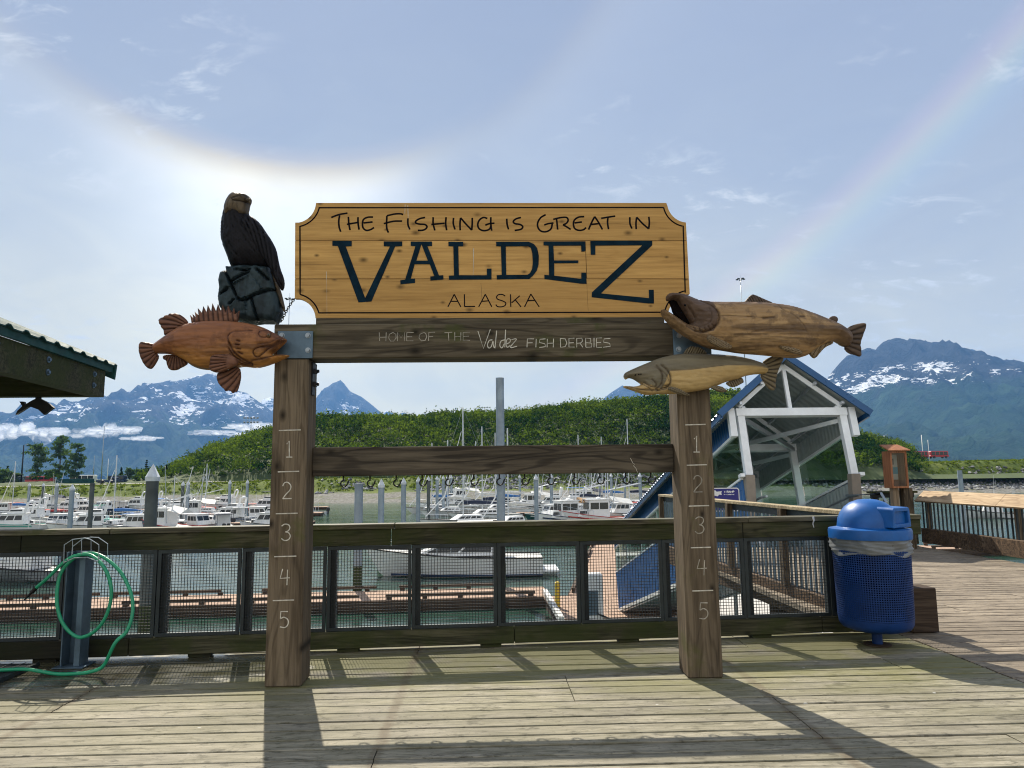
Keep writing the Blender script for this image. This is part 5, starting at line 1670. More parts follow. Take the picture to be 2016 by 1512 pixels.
lid = mb.build('dome_lid', M['binblue'], bin_, smooth=45)
hd_ = Vector((0.55, -0.835, 0)).normalized(); hs_ = Vector((-hd_.y, hd_.x, 0))
def hp(u, v, z): return Vector((bx, by, 0))+hs_*u+hd_*v+Vector((0, 0, z))
mb = MB()
o_ = [(-.148, 1.0), (.148, 1.0), (.135, 1.15), (.117, 1.168), (-.117, 1.168), (-.135, 1.15)]
i_ = [(-.112, 1.035), (.112, 1.035), (.103, 1.136), (-.103, 1.136)]
mb.prism([hp(u, 0.292, z) for u, z in o_], [hp(u*0.95, 0.02, z+0.012) for u, z in o_], [([hp(u, 0.292, z) for u, z in i_], [hp(u, 0.02, z) for u, z in i_])])
hood = mb.build('hood', M['binblue'], lid)
bv = hood.modifiers.new('bevel', 'BEVEL'); bv.width = 0.008; bv.segments = 2; bv.limit_method = 'ANGLE'
mb = MB()
mb.prism([hp(u*.99, 0.262, z) for u, z in i_], [hp(u*.99, 0.25, z) for u, z in i_])
mb.build('flap', M['binblue'], hood)

# ------------------------------------------------------------------ hose stand, hanger and hose
Yh = 6.04
hx = at(153, 1200, Yh)[0]
st = thing('hose_stand', (hx, Yh, 0), 'blue-grey steel post with wire hose hanger in front of the fence on the left', 'hose stand')
mb = MB()
mb.bbox((hx-.075, Yh-.012+.055, 0.012), (hx+.075, Yh+.006+.055, 0.90), 0.002)
mb.bbox((hx-.075, Yh-.07, 0.012), (hx-.065, Yh+.043, 0.90), 0.002)
mb.bbox((hx+.03, Yh-.07, 0.012), (hx+.075, Yh+.043, 0.90), 0.002)
mb.build('post', M['plate'], st)
mb = MB(); mb.bbox((hx-.12, Yh-.10, 0.002), (hx+.12, Yh+.10, 0.0115), 0.002)
mb.build('base_plate', M['plate'], st)
Zh = zoomed(0, 1040, 5.214)
def hpt(p, Y): return tuple(at(*Zh(p), Y))
mb = MB()
mb.tube([hpt(p, Yh-.20) for p in [(655, 360), (660, 170), (745, 115), (870, 100), (930, 115), (1015, 170), (1015, 300), (1005, 340)]], 0.0038, 6)
mb.tube([hpt(p, Yh-.06) for p in [(735, 290), (745, 190), (850, 108), (930, 92), (1010, 95), (1105, 160), (1105, 280)]], 0.0038, 6)
for x in (745, 838, 935):
    mb.tube([hpt((x, 118), Yh-.19), hpt((x, 265), Yh-.19)], 0.003, 6)
mb.tube([hpt((660, 350), Yh-.2), hpt((760, 305), Yh-.19), hpt((900, 300), Yh-.19), hpt((1005, 340), Yh-.2)], 0.004, 6)
for x in (690, 960):
    mb.tube([hpt((x, 320), Yh-.2), hpt((x+40, 300), Yh+.03)], 0.004, 6)
mb.build('wire_hanger', M['galv'], st)
path = [(360, 620, -.17), (500, 500, -.17), (620, 380, -.17), (740, 295, -.15), (870, 268, -.13), (960, 292, -.15), (1060, 390, -.18), (1125, 530, -.19), (1143, 680, -.19), (1112, 840, -.19), (1040, 985, -.19), (940, 1080, -.18), (830, 1120, -.17), (740, 1085, -.16), (650, 985, -.15), (598, 850, -.14), (583, 700, -.13), (604, 520, -.12), (645, 425, -.11), (710, 350, -.10), (790, 290, -.09), (880, 262, -.08), (980, 262, -.10), (1100, 320, -.13), (1230, 440, -.16), (1320, 600, -.19), (1362, 760, -.22), (1352, 920, -.25), (1292, 1070, -.28), (1180, 1180, -.33)]
pts = [hpt((x, y), Yh+dy) for x, y, dy in path]
for px_, Yd, zd in [(205, 5.74, .075), (182, 5.74, .03), (150, 5.75, .0145), (110, 5.76, .0145), (55, 5.765, .049), (0, 5.76, .049), (-90, 5.72, .049), (-260, 5.6, .0145)]:
    pts.append((at(px_, 1300, Yd)[0], Yd, zd))
hose = thing('garden_hose', pts[-5], 'green rubber hose coiled on the stand and trailing across the deck to the left', 'hose')
mb = MB(); mb.tube([tuple(p) for p in catmull(pts, 6)], 0.0135, 10)
mb.build('tube', M['hose'], hose, smooth=True)
mb = MB()
a, b, c = Vector(hpt((250, 735), Yh-.17)), Vector(hpt((330, 655), Yh-.17)), Vector(hpt((372, 610), Yh-.17))
mb.tube([a, a.lerp(b, .5), b], [0.006, 0.009, 0.011], 10)
mb.tube([b, b.lerp(c, .3), c], [0.017, 0.016, 0.0165], 10)
mb.build('nozzle', M['blacksteel'], hose, smooth=40)

# floor grate under the tap
gx0, gx1, gy0, gy1 = -5.2, -3.62, 5.42, 6.05
gr_ = MB()
for y in np.arange(gy0, gy1, 0.03): gr_.box((gx0, y, 0.004), (gx1, y+0.005, 0.030))
for x in np.arange(gx0, gx1+.001, 0.0985): gr_.box((x, gy0, 0.0305), (x+0.005, gy1, 0.034))
gr_.box((gx0, gy0-.006, 0.003), (gx1, gy0-.001, 0.033)); gr_.box((gx1+.006, gy0, 0.003), (gx1+.011, gy1, 0.033))
tag(gr_.build('floor_grate', M['darksteel']), 'dark steel floor grate lying on the deck at the left edge under the hose', 'grate')

# ------------------------------------------------------------------ fish cleaning shelter at the left edge
kx = lambda Y: -4.28+(8-Y)*0.105
K = thing('shelter_roof', (-6.5, 7, 0), 'open timber shelter with a dark green sheet metal roof at the left edge', 'shelter')
mb = MB()
fr = [(kx(8.0), 8.0, 2.385), (kx(8.0), 8.0, 2.675), (kx(4.6), 4.6, 2.675), (kx(4.6), 4.6, 2.385)]
mb.prism(fr, [(x-0.14, y, z) for x, y, z in fr])
bm_ = mb.build('beam', M['rail'], K)
mb = MB()
mb.bbox((-9.5, 7.86, 2.385), (kx(8.0)-0.145, 8.0, 2.675), 0.004)
mb.build('beam', M['rail'], K)
for Y in (7.72, 6.75, 5.9):
    for dz in (0.075, -0.045):
        c = Vector((kx(Y), Y, 2.53+dz))
        mb = MB(); mb.tube([c+Vector((0.001, 0, 0)), c+Vector((0.01, 0, 0))], 0.030, 12); mb.tube([c+Vector((0.01, 0, 0)), c+Vector((0.026, 0, 0))], 0.017, 6)
        mb.build('bolt', M['plate'], bm_)
mb = MB(); mb.box((-9.5, 4.6, 2.60), (kx(8)-0.16, 7.85, 2.63))
mb.build('soffit', M['docktimber'], K)
ez = 2.745
mb = MB()
fr = [(kx(8.1)+.03, 8.12, 2.677), (kx(8.1)+.03, 8.12, 2.745), (kx(4.6)+.03, 4.6, 2.745), (kx(4.6)+.03, 4.6, 2.677)]
mb.prism(fr, [(x-0.03, y, z) for x, y, z in fr])
fr = [(kx(8.1)+.04, 8.13, 2.60), (kx(8.1)+.055, 8.13, 2.775), (-9.5, 8.13, 2.785+5.2*.41), (-9.5, 8.13, 2.62+5.2*.41)]
mb.prism(fr, [(x, y+0.03, z) for x, y, z in fr])
mb.build('fascia', M['greensheet'], K)
mb = MB()
ysr = np.arange(4.6, 8.14, 0.045)
for j, y in enumerate(ysr):
    ph = j % 6
    dz = 0.026 if ph in (0, 1) else 0.0
    for X, zb in ((kx(y)+.06, 0.0), (-9.6, (kx(y)+.06+9.6)*.41)):
        mb.v.append((X, y, ez+0.012+zb+dz)); mb.v.append((X, y, ez+zb+dz))
for j in range(len(ysr)-1):
    a = j*4
    mb.f += [(a, a+4, a+6, a+2), (a+1, a+3, a+7, a+5), (a, a+1, a+5, a+4)]
mb.mi = [0]*len(mb.f); mb.pid = [0]*len(mb.f)
mb.build('roof_sheet', M['greensheet'], K)
for x, y in ((-9.2, 7.9), (-9.2, 4.8), (-6.9, 7.93)):
    mb = MB(); mb.bbox((x-.1, y-.05, 0.002), (x+.1, y+.05, 2.384), .005); mb.build('post', M['post'], K)
Zq = zoomed(0, 600, 6.87)
mb = MB()
ol = [(210, 1487), (228, 1440), (300, 1372), (262, 1308), (312, 1308), (342, 1350), (400, 1310), (478, 1270), (478, 1228), (532, 1228), (532, 1268), (620, 1310), (722, 1390), (592, 1487), (520, 1420), (430, 1385), (380, 1378), (300, 1432)]
fr = [at(*Zq(p), 7.90) for p in ol]
mb.prism(fr, [(q[0], 7.94, q[2]) for q in fr])
tag(mb.build('fish_ornament', M['blacksteel']), 'black curved fish tail ornament hanging under the shelter beam at the far left', 'ornament')

# ------------------------------------------------------------------ notice case
nx0 = at(1757, 960, 13.5)[0]; nx1 = at(1790, 960, 13.5)[0]
nb, ntp = at(1770, 961, 13.5)[2], at(1770, 888, 13.5)[2]
nc = thing('notice_case', ((nx0+nx1)/2, 13.6, 0), 'reddish wooden notice case with a sloping roof on a tan post beside the ramp', 'notice case')
mb = MB()
d0, d1, t = 13.5, 13.78, 0.035
mb.box((nx0, d0, nb), (nx0+t, d1, ntp)); mb.box((nx1-t, d0, nb), (nx1, d1, ntp)); mb.box((nx0+t, d0, nb), (nx1-t, d1, nb+t)); mb.box((nx0+t, d0, ntp-t), (nx1-t, d1, ntp)); mb.box((nx0+t, d1-.02, nb+t), (nx1-t, d1, ntp-t))
mb.build('case', M['boxwood'], nc)
mb = MB()
fr = [(nx0-.05, d0-.05, ntp+.002), (nx1+.05, d0-.05, ntp+.002), (nx1+.02, d1+.03, ntp+.115), (nx0-.02, d1+.03, ntp+.115)]
mb.prism(fr, [(x, y, z+.022) for x, y, z in fr])
mb.build('roof', M['boxwood'], nc)
mb = MB(); mb.box((nx0+.05, d1-.026, nb+.16), (nx1-.05, d1-.0215, ntp-.06)); pp_ = mb.build('poster', M['offwhite'], nc)
mb = MB(); mb.box((nx0+.051, d1-.03, nb+.27), (nx1-.051, d1-.027, nb+.40)); mb.build('blue_panel', plain('poster_blue', (0.10, 0.35, 0.50), 0.5), pp_)
mb = MB(); mb.box((nx0+.08, d1-.03, nb+.45), (nx1-.12, d1-.027, ntp-.14)); mb.build('grey_picture', plain('poster_grey', (0.14, 0.16, 0.18), 0.5, var=0.6, scale=25), pp_)
mb = MB(); mb.box((nx0+t, d0+.012, nb+t), (nx1-t, d0+.016, ntp-t)); mb.build('pane', M['boxpane'], nc)
mb = MB(); mb.bbox((nx0+.05, d0+.08, 0.002), (nx0+.17, d0+.2, nb-.001), .004); mb.build('post', M['sandpost'], nc)
mb = MB(); mb.bbox((nx0+.25, d0+.05, 0.002), (nx0+.42, d0+.22, nb-.001), .004)
tag(mb.build('corner_post', M['beam_z']), 'dark timber corner post right beside the tan post of the notice case', 'post')

# ------------------------------------------------------------------ blue ramp sign
sy = 12.6
a, b = at(1342, 1008, sy), at(1455, 960, sy)
sg = thing('ramp_sign', ((a[0]+b[0])/2, sy, 0), 'deep blue ramp sign with white lettering and a fish mark behind the right sign post', 'sign')
def rrect(x0, z0, x1, z1, r, Y, n=5):
    o = []
    for cx, cz, a0 in ((x1-r, z1-r, 0), (x0+r, z1-r, 90), (x0+r, z0+r, 180), (x1-r, z0+r, 270)):
        for i in range(n+1):
            t = R(a0+90*i/n); o.append((cx+r*math.cos(t), Y, cz+r*math.sin(t)))
    return o
f0 = rrect(a[0], a[2], b[0], b[2], 0.05, sy); mb = MB(); mb.prism(f0, [(x, sy+.004, z) for x, y, z in f0]); fcw = mb.build('border', M['white'], sg)
f0 = rrect(a[0]+.016, a[2]+.016, b[0]-.016, b[2]-.016, 0.04, sy-.003); mb = MB(); mb.prism(f0, [(x, sy-.0005, z) for x, y, z in f0]); mb.build('face', M['signblue'], fcw)
Zs = zoomed(1380, 930, 16.8)
CH = {'I': [[(.5, 1), (.5, 0)]], 'R': [[(0, 0), (0, 1), (.7, 1), (.9, .75), (.7, .5), (0, .5)], [(.5, .5), (1, 0)]], 'A': [[(0, 0), (.5, 1), (1, 0)], [(.22, .38), (.78, .38)]],
      'M': [[(0, 0), (0, 1), (.5, .35), (1, 1), (1, 0)]], 'P': [[(0, 0), (0, 1), (.8, 1), (1, .75), (.8, .48), (0, .48)]], '-': [[(.2, .5), (.8, .5)]], 'S': [[(1, .9), (.5, 1), (.05, .8), (.3, .55), (.8, .42), (.95, .2), (.5, 0), (0, .1)]],
      'N': [[(0, 0), (0, 1), (1, 0), (1, 1)]], 'O': [[(.5, 0), (0, .3), (0, .7), (.5, 1), (1, .7), (1, .3), (.5, 0)]], 'G': [[(1, .85), (.5, 1), (0, .6), (.1, .2), (.5, 0), (1, .2), (1, .45), (.6, .45)]], 'H': [[(0, 0), (0, 1)], [(1, 0), (1, 1)], [(0, .5), (1, .5)]]}
def word(mb, txt, x0, y0, cw, ch, gap, r, Y, Zf):
    x = x0
    for c_ in txt:
        for s_ in CH.get(c_, []):
            mb.tube([tuple(at(*Zf((x+p[0]*cw, y0+ch-p[1]*ch)), Y)) for p in s_], r, 5, sq=.4)
        x += (cw+gap) if c_ != ' ' else cw*0.7
    return x
for tx_, x_, y_z, cw_, ch_, gp_, r_z in (('I', 765, 615, 48, 55, 14, .0075), ('RAMP', 860, 615, 48, 55, 14, .0075), ('H', 765, 715, 22, 32, 8, .0032), ('-', 806, 715, 22, 32, 8, .0032), ('N', 850, 715, 22, 32, 8, .0032), ('MOORING', 895, 715, 22, 32, 8, .0032)):
    mb = MB(); word(mb, tx_, x_, y_z, cw_, ch_, gp_, r_z, sy-.004, Zs); mb.build('sign_word', M['white'], fcw)
mb = MB(); fr = [at(*Zs(p), sy-.006) for p in [(250, 640), (470, 590), (520, 640), (620, 630), (690, 620), (670, 680), (690, 745), (600, 735), (560, 790), (400, 760), (280, 720)]]; mb.prism(fr, [(q[0], sy-.0025, q[2]) for q in fr]); mb.build('fish_mark', M['white'], fcw)
for x in (a[0]+.15, b[0]-.15):
    mb = MB(); mb.box((x-.03, sy+.005, -1.2), (x+.03, sy+.05, b[2]-.03)); mb.build('sign_post', M['galv'], sg)
# ------------------------------------------------------------------ covered gangway
TH = R(14.3)
GO = np.array([5.30, 14.29, 0.0])
GD = np.array([0, math.cos(TH), -math.sin(TH)]); GN = np.array([0, math.sin(TH), math.cos(TH)])
def gp(x, s, n): return tuple(GO+np.array([x, 0, 0])+GD*s+GN*n)
GL = 16.2; GWD = 2.36
G = thing('covered_gangway', tuple(GO), 'covered gangway with blue gabled roof and white frames sloping down to the floats', 'gangway')
def gbox(mb, x0, x1, s0, s1, n0, n1):
    v = [gp(x, s, n) for n in (n0, n1) for s in (s0, s1) for x in (x0, x1)]
    mb.add(v, [(0, 2, 3, 1), (4, 5, 7, 6), (0, 1, 5, 4), (2, 6, 7, 3), (0, 4, 6, 2), (1, 3, 7, 5)])
def gpart(nm, mat, *boxes, parent=None, smooth=False):
    mb = MB()
    for b_ in boxes: gbox(mb, *b_)
    return mb.build(nm, mat, parent or G, smooth=smooth)
fl = gpart('floor', M['alu'], (0.0, GWD, -0.1, GL, -0.16, -0.04))
gpart('bottom_chord', M['alu'], (-0.02, 0.10, 0, GL, -0.20, -0.165)); gpart('bottom_chord', M['alu'], (GWD-.1, GWD+.02, 0, GL, -0.20, -0.165))
NF = 6
fs_ = [i*GL/(NF) for i in range(NF+1)]
W_ = plain('white_coated_aluminium', (0.80, 0.83, 0.86), 0.4, 0.0, var=0.1, scale=4)
for i, s in enumerate(fs_):
    s0, s1 = (s+0.0, s+0.13) if i < NF else (s-.13, s)
    for x0 in (0.0, GWD-.15):
        gpart('frame_post', W_, (x0, x0+.15, s0, s1, -0.04 if i else 1.47, 2.752))
    gpart('cross_beam', W_, (-0.02, GWD+.02, s0-.012, s1+.012, 2.755, 2.925))
    for x, nn in ((GWD/2-.04, 3.86), (0.12, 2.98), (GWD-.2, 2.98)):
        gpart('gable_strut', W_, (x, x+.08, s0+.03, s1-.03, 2.927, nn))
    mb = MB()
    mb.bar(gp(0.05, s0+.06, 2.98), gp(GWD/2, s0+.06, 3.93), .07, .09); mb.bar(gp(GWD-.05, s0+.06, 2.98), gp(GWD/2, s0+.06, 3.93), .07, .09)
    mb.build('rafter', W_, G)
    if i < NF:
        mb = MB(); mb.bar(gp(0.08, s1, 2.78), gp(GWD-.08, fs_[i+1], 2.78), .09, .09); mb.build('ceiling_brace', M['alu'], G)
        mb = MB(); mb.bar(gp(GWD-.08, s1, 2.68), gp(0.08, fs_[i+1], 2.68), .09, .09); mb.build('ceiling_brace', M['alu'], G)
        for x in (0.18, GWD-.18):
            mb = MB(); mb.bar(gp(x, s1, 0.05), gp(x, fs_[i+1], 1.35), .08, .06); mb.build('side_brace', W_, G)
# portal: beige lower legs and white shoe blocks
for x0 in (-.02, GWD-.17):
    p = gp(x0, 0.02, 1.47)
    mb = MB(); mb.bbox((p[0], p[1]-.06, 0.002), (p[0]+.19, p[1]+.13, p[2]-.001), .006); mb.build('portal_leg', M['beige'], G)
    gpart('shoe_block', W_, (x0-.1 if x0 < 0 else x0+.195, x0-.005 if x0 < 0 else x0+.30, -.01, .14, 1.43, 1.50))
for x0 in (-.20, GWD+.055):
    gpart('eave_bracket', W_, (x0, x0+.14, -.02, .11, 2.30, 2.93))


def ribbed(mb, P, s0, s1, a0, a1, depth, pitch, th=0.012):
    """ribbed sheet: P(s, a, out) -> point; ribs run along a"""
    n = int((s1-s0)/(pitch/4))
    base = len(mb.v)
    for i in range(n+1):
        s = s0+(s1-s0)*i/n
        o = depth if (i % 4) in (1, 2) else 0
        mb.v += [P(s, a0, o), P(s, a1, o), P(s, a0, o-th), P(s, a1, o-th)]
    for i in range(n):
        b = base+4*i
        mb.f += [(b, b+4, b+5, b+1), (b+2, b+3, b+7, b+6), (b, b+2, b+6, b+4), (b+1, b+5, b+7, b+3)]
    mb.f += [(base, base+1, base+3, base+2), (base+4*n, base+4*n+2, base+4*n+3, base+4*n+1)]
    mb.mi = [0]*len(mb.f); mb.pid = [0]*len(mb.f)


LIN = plain('lining_sheet', (0.36, 0.40, 0.40), 0.5, 0.1, var=0.15)
for sx_, x0 in ((-1, 0.0), (1, GWD)):
    mb = MB(); ribbed(mb, lambda s, a, o: gp(x0+sx_*(0.03+o), s, a), 0.16, GL, -0.02, 1.40, 0.022, 0.16); mb.build('lower_siding', M['bluewall'], G)
    mb = MB(); ribbed(mb, lambda s, a, o: gp(x0+sx_*(0.012+o*.5), s, a), 0.17, GL-.01, -0.02, 1.39, 0.02, 0.16, .004); mb.build('lower_lining', LIN, G)
    gpart('sill', W_, (x0-.045+sx_*.03, x0+.045+sx_*.03, 0.14, GL, 1.402, 1.45))
    mb = MB(); ribbed(mb, lambda s, a, o: gp(x0+sx_*(0.03+o), s, a), 0.16, GL, 2.43, 2.90, 0.022, 0.16); mb.build('upper_siding', M['bluewall'], G)
    mb = MB(); ribbed(mb, lambda s, a, o: gp(x0+sx_*(0.012+o*.5), s, a), 0.17, GL-.01, 2.44, 2.89, 0.02, 0.16, .004); mb.build('upper_lining', LIN, G)
    gpart('lintel', W_, (x0-.04+sx_*.03, x0+.04+sx_*.03, 0.14, GL, 2.37, 2.428))
    gpart('chord_edge', M['offwhite'], (x0-.03+sx_*.06, x0+.03+sx_*.06, 0.0, GL, -0.145, -0.03))
    for i in range(NF):
        gpart('window_pane', M['pane'], (x0+sx_*.02-.003, x0+sx_*.02+.003, fs_[i]+.14, fs_[i+1]-.01, 1.452, 2.368))
    # roof slopes: blue outside, bare metal lining below
    xe, ne = (-.40 if sx_ < 0 else GWD+.40), 2.74
    xr_, nr_ = GWD/2, 4.05
    sl_ = (nr_-ne)/(xr_-xe)
    nrm = np.array([-sl_, 1.0])/math.hypot(sl_, 1)
    if nrm[1] < 0: nrm = -nrm
    def RP(off):
        return lambda s, a, o: gp(xe+(xr_-xe)*a+nrm[0]*(o+off), s, ne+(nr_-ne)*a+nrm[1]*(o+off))
    mb = MB(); ribbed(mb, RP(0.05), -.14, GL+.3, 0.0, 1.0, 0.03, 0.25); mb.build('roof', M['blueroof'], G)
    mb = MB(); ribbed(mb, RP(0.018), -.12, GL+.28, 0.01, 0.985, 0.016, 0.20, 0.006); mb.build('roof_lining', LIN, G)
    # gable and eave trim
    mb = MB()
    q = lambda a, o, s: RP(0)(s, a, o)
    fr = [q(-.02, .10, -.19), q(1.0, .10, -.19), q(1.0, -.045, -.19), q(-.02, -.045, -.19)]
    mb.prism(fr, [tuple(np.array(p)+GD*.04) for p in fr]); mb.build('gable_trim', M['blueroof'], G)
    mb = MB()
    x_a, x_b = (xe-.02, xe+.03) if sx_ < 0 else (xe-.03, xe+.02)
    gbox(mb, x_a, x_b, -.14, GL+.3, ne-.08, ne+.03); mb.build('eave_trim', M['blueroof'], G)
mb = MB(); mb.bar(gp(GWD/2, -.19, 4.13), gp(GWD/2, GL+.3, 4.13), .22, .03); mb.build('ridge_cap', M['blueroof'], G)
for a in (0.25, 0.6):
    for sgn in (0, 1):
        xe = -.3 if sgn == 0 else GWD+.3
        x = xe+(GWD/2-xe)*a; n_ = 2.72+1.3*a-0.03
        mb = MB(); mb.bar(gp(x, -.1, n_), gp(x, GL, n_), .05, .06); mb.build('purlin', M['alu'], G)
# handrails inside
for x in (0.24, GWD-.24):
    for n_ in (0.72, 1.0):
        mb = MB(); mb.tube([gp(x, -0.3, n_-.15 if n_ < 1 else n_-.05), gp(x, 0.1, n_), gp(x, GL-.2, n_)], 0.024, 8); mb.build('handrail', M['galv'], G, smooth=40)
mb = MB()
mb.tube([(GO[0]+GWD-.35, 13.2, 0.25), (GO[0]+GWD-.30, 13.15, 0.9), (GO[0]+GWD-.30, 13.3, 1.05), tuple(gp(GWD-.3, .1, 1.03))], 0.026, 8)
mb.build('handrail', M['galv'], G, smooth=40)
# clearance notice lettering on the second cross beam
p0 = np.array(gp(0.22, fs_[1]-.014, 2.77))
x = 0.0
for c_ in 'MIN - GH':
    mb = MB()
    for s_ in CH.get(c_, []):
        mb.tube([tuple(p0+np.array([x+a*.085, -.002, 0])+GN*(b*.11)) for a, b in s_], .011, 5, sq=.4)
    x += .125 if c_ != ' ' else .05
    if mb.v: mb.build('painted_letter', M['ink'], G)
# landing wheels and transition plate at the foot
mb = MB(); gbox(mb, .1, GWD-.1, GL, GL+1.1, -.12, -.08); mb.build('transition_plate', M['alu'], G)
for x in (.25, GWD-.25):
    p = gp(x, GL-.3, -.28); mb = MB(); mb.tube([(p[0]-.06, p[1], p[2]), (p[0]+.06, p[1], p[2])], .13, 14); mb.build('wheel', M['rubber'], G)

# ------------------------------------------------------------------ floats
FZ = -4.02
def flt(name, p0, p1, w, label, cat='dock', top=FZ, group=None, rails=(1, -1), parts=True, mat=None, block=1.6, fbd=0.42):
    a, b = Vector((*p0, 0)), Vector((*p1, 0))
    L = (b-a).length
    t = thing(name, (a.x, a.y, 0), label, cat, group, math.atan2(b.y-a.y, b.x-a.x))
    mb = MB(); mb.bbox((0, -w/2, top-.09), (L, w/2, top), .004); mb.build('deck', mat or M['dockwood'], t, local=True)
    mb = MB(); mb.box((0.05, -w/2+.06, top-fbd-.25), (L-.05, w/2-.06, top-.0905)); mb.build('float', M['docktimber'], t, local=True)
    mb = MB()
    for sg in (1, -1): mb.box((0.0, sg*(w/2+.002)-(.06 if sg < 0 else 0), top-.32), (L, sg*(w/2+.002)+(.06 if sg > 0 else 0), top-.02))
    mb.build('waler', M['docktimber'], t, local=True)
    if parts:
        for sg in rails:
            s = .4
            while s < L-1.5:
                e = min(L-.3, s+rng.uniform(4.5, 8))
                mb = MB()
                mb.box((s, sg*(w/2-.16)-.07, top+.115), (e, sg*(w/2-.16)+.07, top+.235))
                q = s+.15
                while q < e:
                    mb.box((q-.11, sg*(w/2-.16)-.068, top+.001), (q+.11, sg*(w/2-.16)+.068, top+.1145)); q += block
                mb.build('bull_rail', M['docktimber'], t, local=True)
                s = e+rng.uniform(.5, 2.2)
    return t
def gz(px, py, z=FZ): return tuple(on(px, py, z)[:2])
na, nb_ = np.array(gz(-40, 1203)), np.array(gz(1085, 1174))
d = (nb_-na)/np.linalg.norm(nb_-na); pn = np.array([-d[1], d[0]])
a_ = na-d*12+pn*1.45; b_ = nb_+pn*1.45
flt('mooring_float', tuple(a_), tuple(b_), 2.9, 'long planked float with dark bull rails running below the fence from the left', mat=wood('float_planks_long', (0.26, 0.17, 0.12), (0.46, 0.33, 0.25), 1, knots=0, figure=.3, stain=.2))
flt('landing_float', (2.55, 30.6), (8.2, 30.9), 5.2, 'wide planked landing float at the foot of the blue gangway', rails=())
p0, p1 = (4.9, 33.4), (28.2, 158)
flt('main_float', p0, p1, 2.6, 'long main float running away from the gangway foot between the moored boats', mat=M['dockwood'])
flt('concrete_float', (8.6, 29.8), (27, 29.2), 11.0, 'broad pale concrete float under the walkway on the right', mat=M['concrete'], rails=(), parts=False)
flt('far_float', (16, 52), (44, 50.5), 2.6, 'float with timber rails in the water beyond the right-hand railing')
def off(t_, s): # point beside the main float
    dx, dy = p1[0]-p0[0], p1[1]-p0[1]; L = math.hypot(dx, dy)
    return (p0[0]+dx*t_+dy/L*s, p0[1]+dy*t_-dx/L*s)
for i, (t_, ln) in enumerate([(.22, 12), (.38, 13), (.56, 13), (.76, 14)]):
    for sg in (-1, 1):
        q = off(t_, sg*1.4); e = off(t_, sg*(1.4+ln))
        flt('finger_float', q, e, 1.3, 'narrow finger float branching off the main float among the boats', group='finger floats off the main float', parts=False)
for x0_, x1_, Y_ in ((-95, -26, 112), (-80, -22, 90), (-110, -30, 134)):
    flt('harbour_float', (x0_, Y_-2), (x1_, Y_+1), 2.2, {112: 'middle of the three floats between the boats on the left', 90: 'nearest of the three floats between the boats on the left', 134: 'farthest of the three floats between the boats on the left'}[Y_], parts=False)

# service pedestal, guard post, ladder rail on the landing
c = on(1165, 1222, FZ)
pd = thing('power_pedestal', tuple(c), 'white dockside service cabinet with dark panels beside the gangway foot', 'cabinet')
mb = MB(); mb.bbox((c[0]-.42, c[1]-.28, FZ+.001), (c[0]+.42, c[1]+.28, FZ+1.75), .03); mb.build('cabinet', M['white'], pd)
mb = MB(); mb.box((c[0]-.22, c[1]-.295, FZ+.25), (c[0]+.22, c[1]-.281, FZ+1.15)); mb.build('panel', M['plate'], pd)
mb = MB(); mb.tube([(c[0]+.2, c[1]-.32, FZ+.3), (c[0]+.5, c[1]-.5, FZ+.2), (c[0]+.9, c[1]-.5, FZ+.03), (c[0]+1.6, c[1]-.2, FZ+.03)], .035, 7)
mb.build('cable', M['rubber'], pd, smooth=True)
c = on(1098, 1196, FZ)
mb = MB(); mb.tube([(c[0], c[1], FZ+.002), (c[0], c[1], FZ+1.0), (c[0], c[1], FZ+1.06)], [.11, .11, .05], 12)
tag(mb.build('yellow_bollard', M['yellow'], smooth=40), 'yellow bollard on the corner of the landing float', 'bollard')
a, b = on(1073, 1170, FZ), on(1106, 1228, FZ)
mb = MB(); mb.bar((a[0], a[1], FZ+.13), (b[0], b[1], FZ+.13), .2, .22)
tag(mb.build('white_edge_rail', M['offwhite']), 'white painted edge timber on the left side of the landing float', 'edge rail')

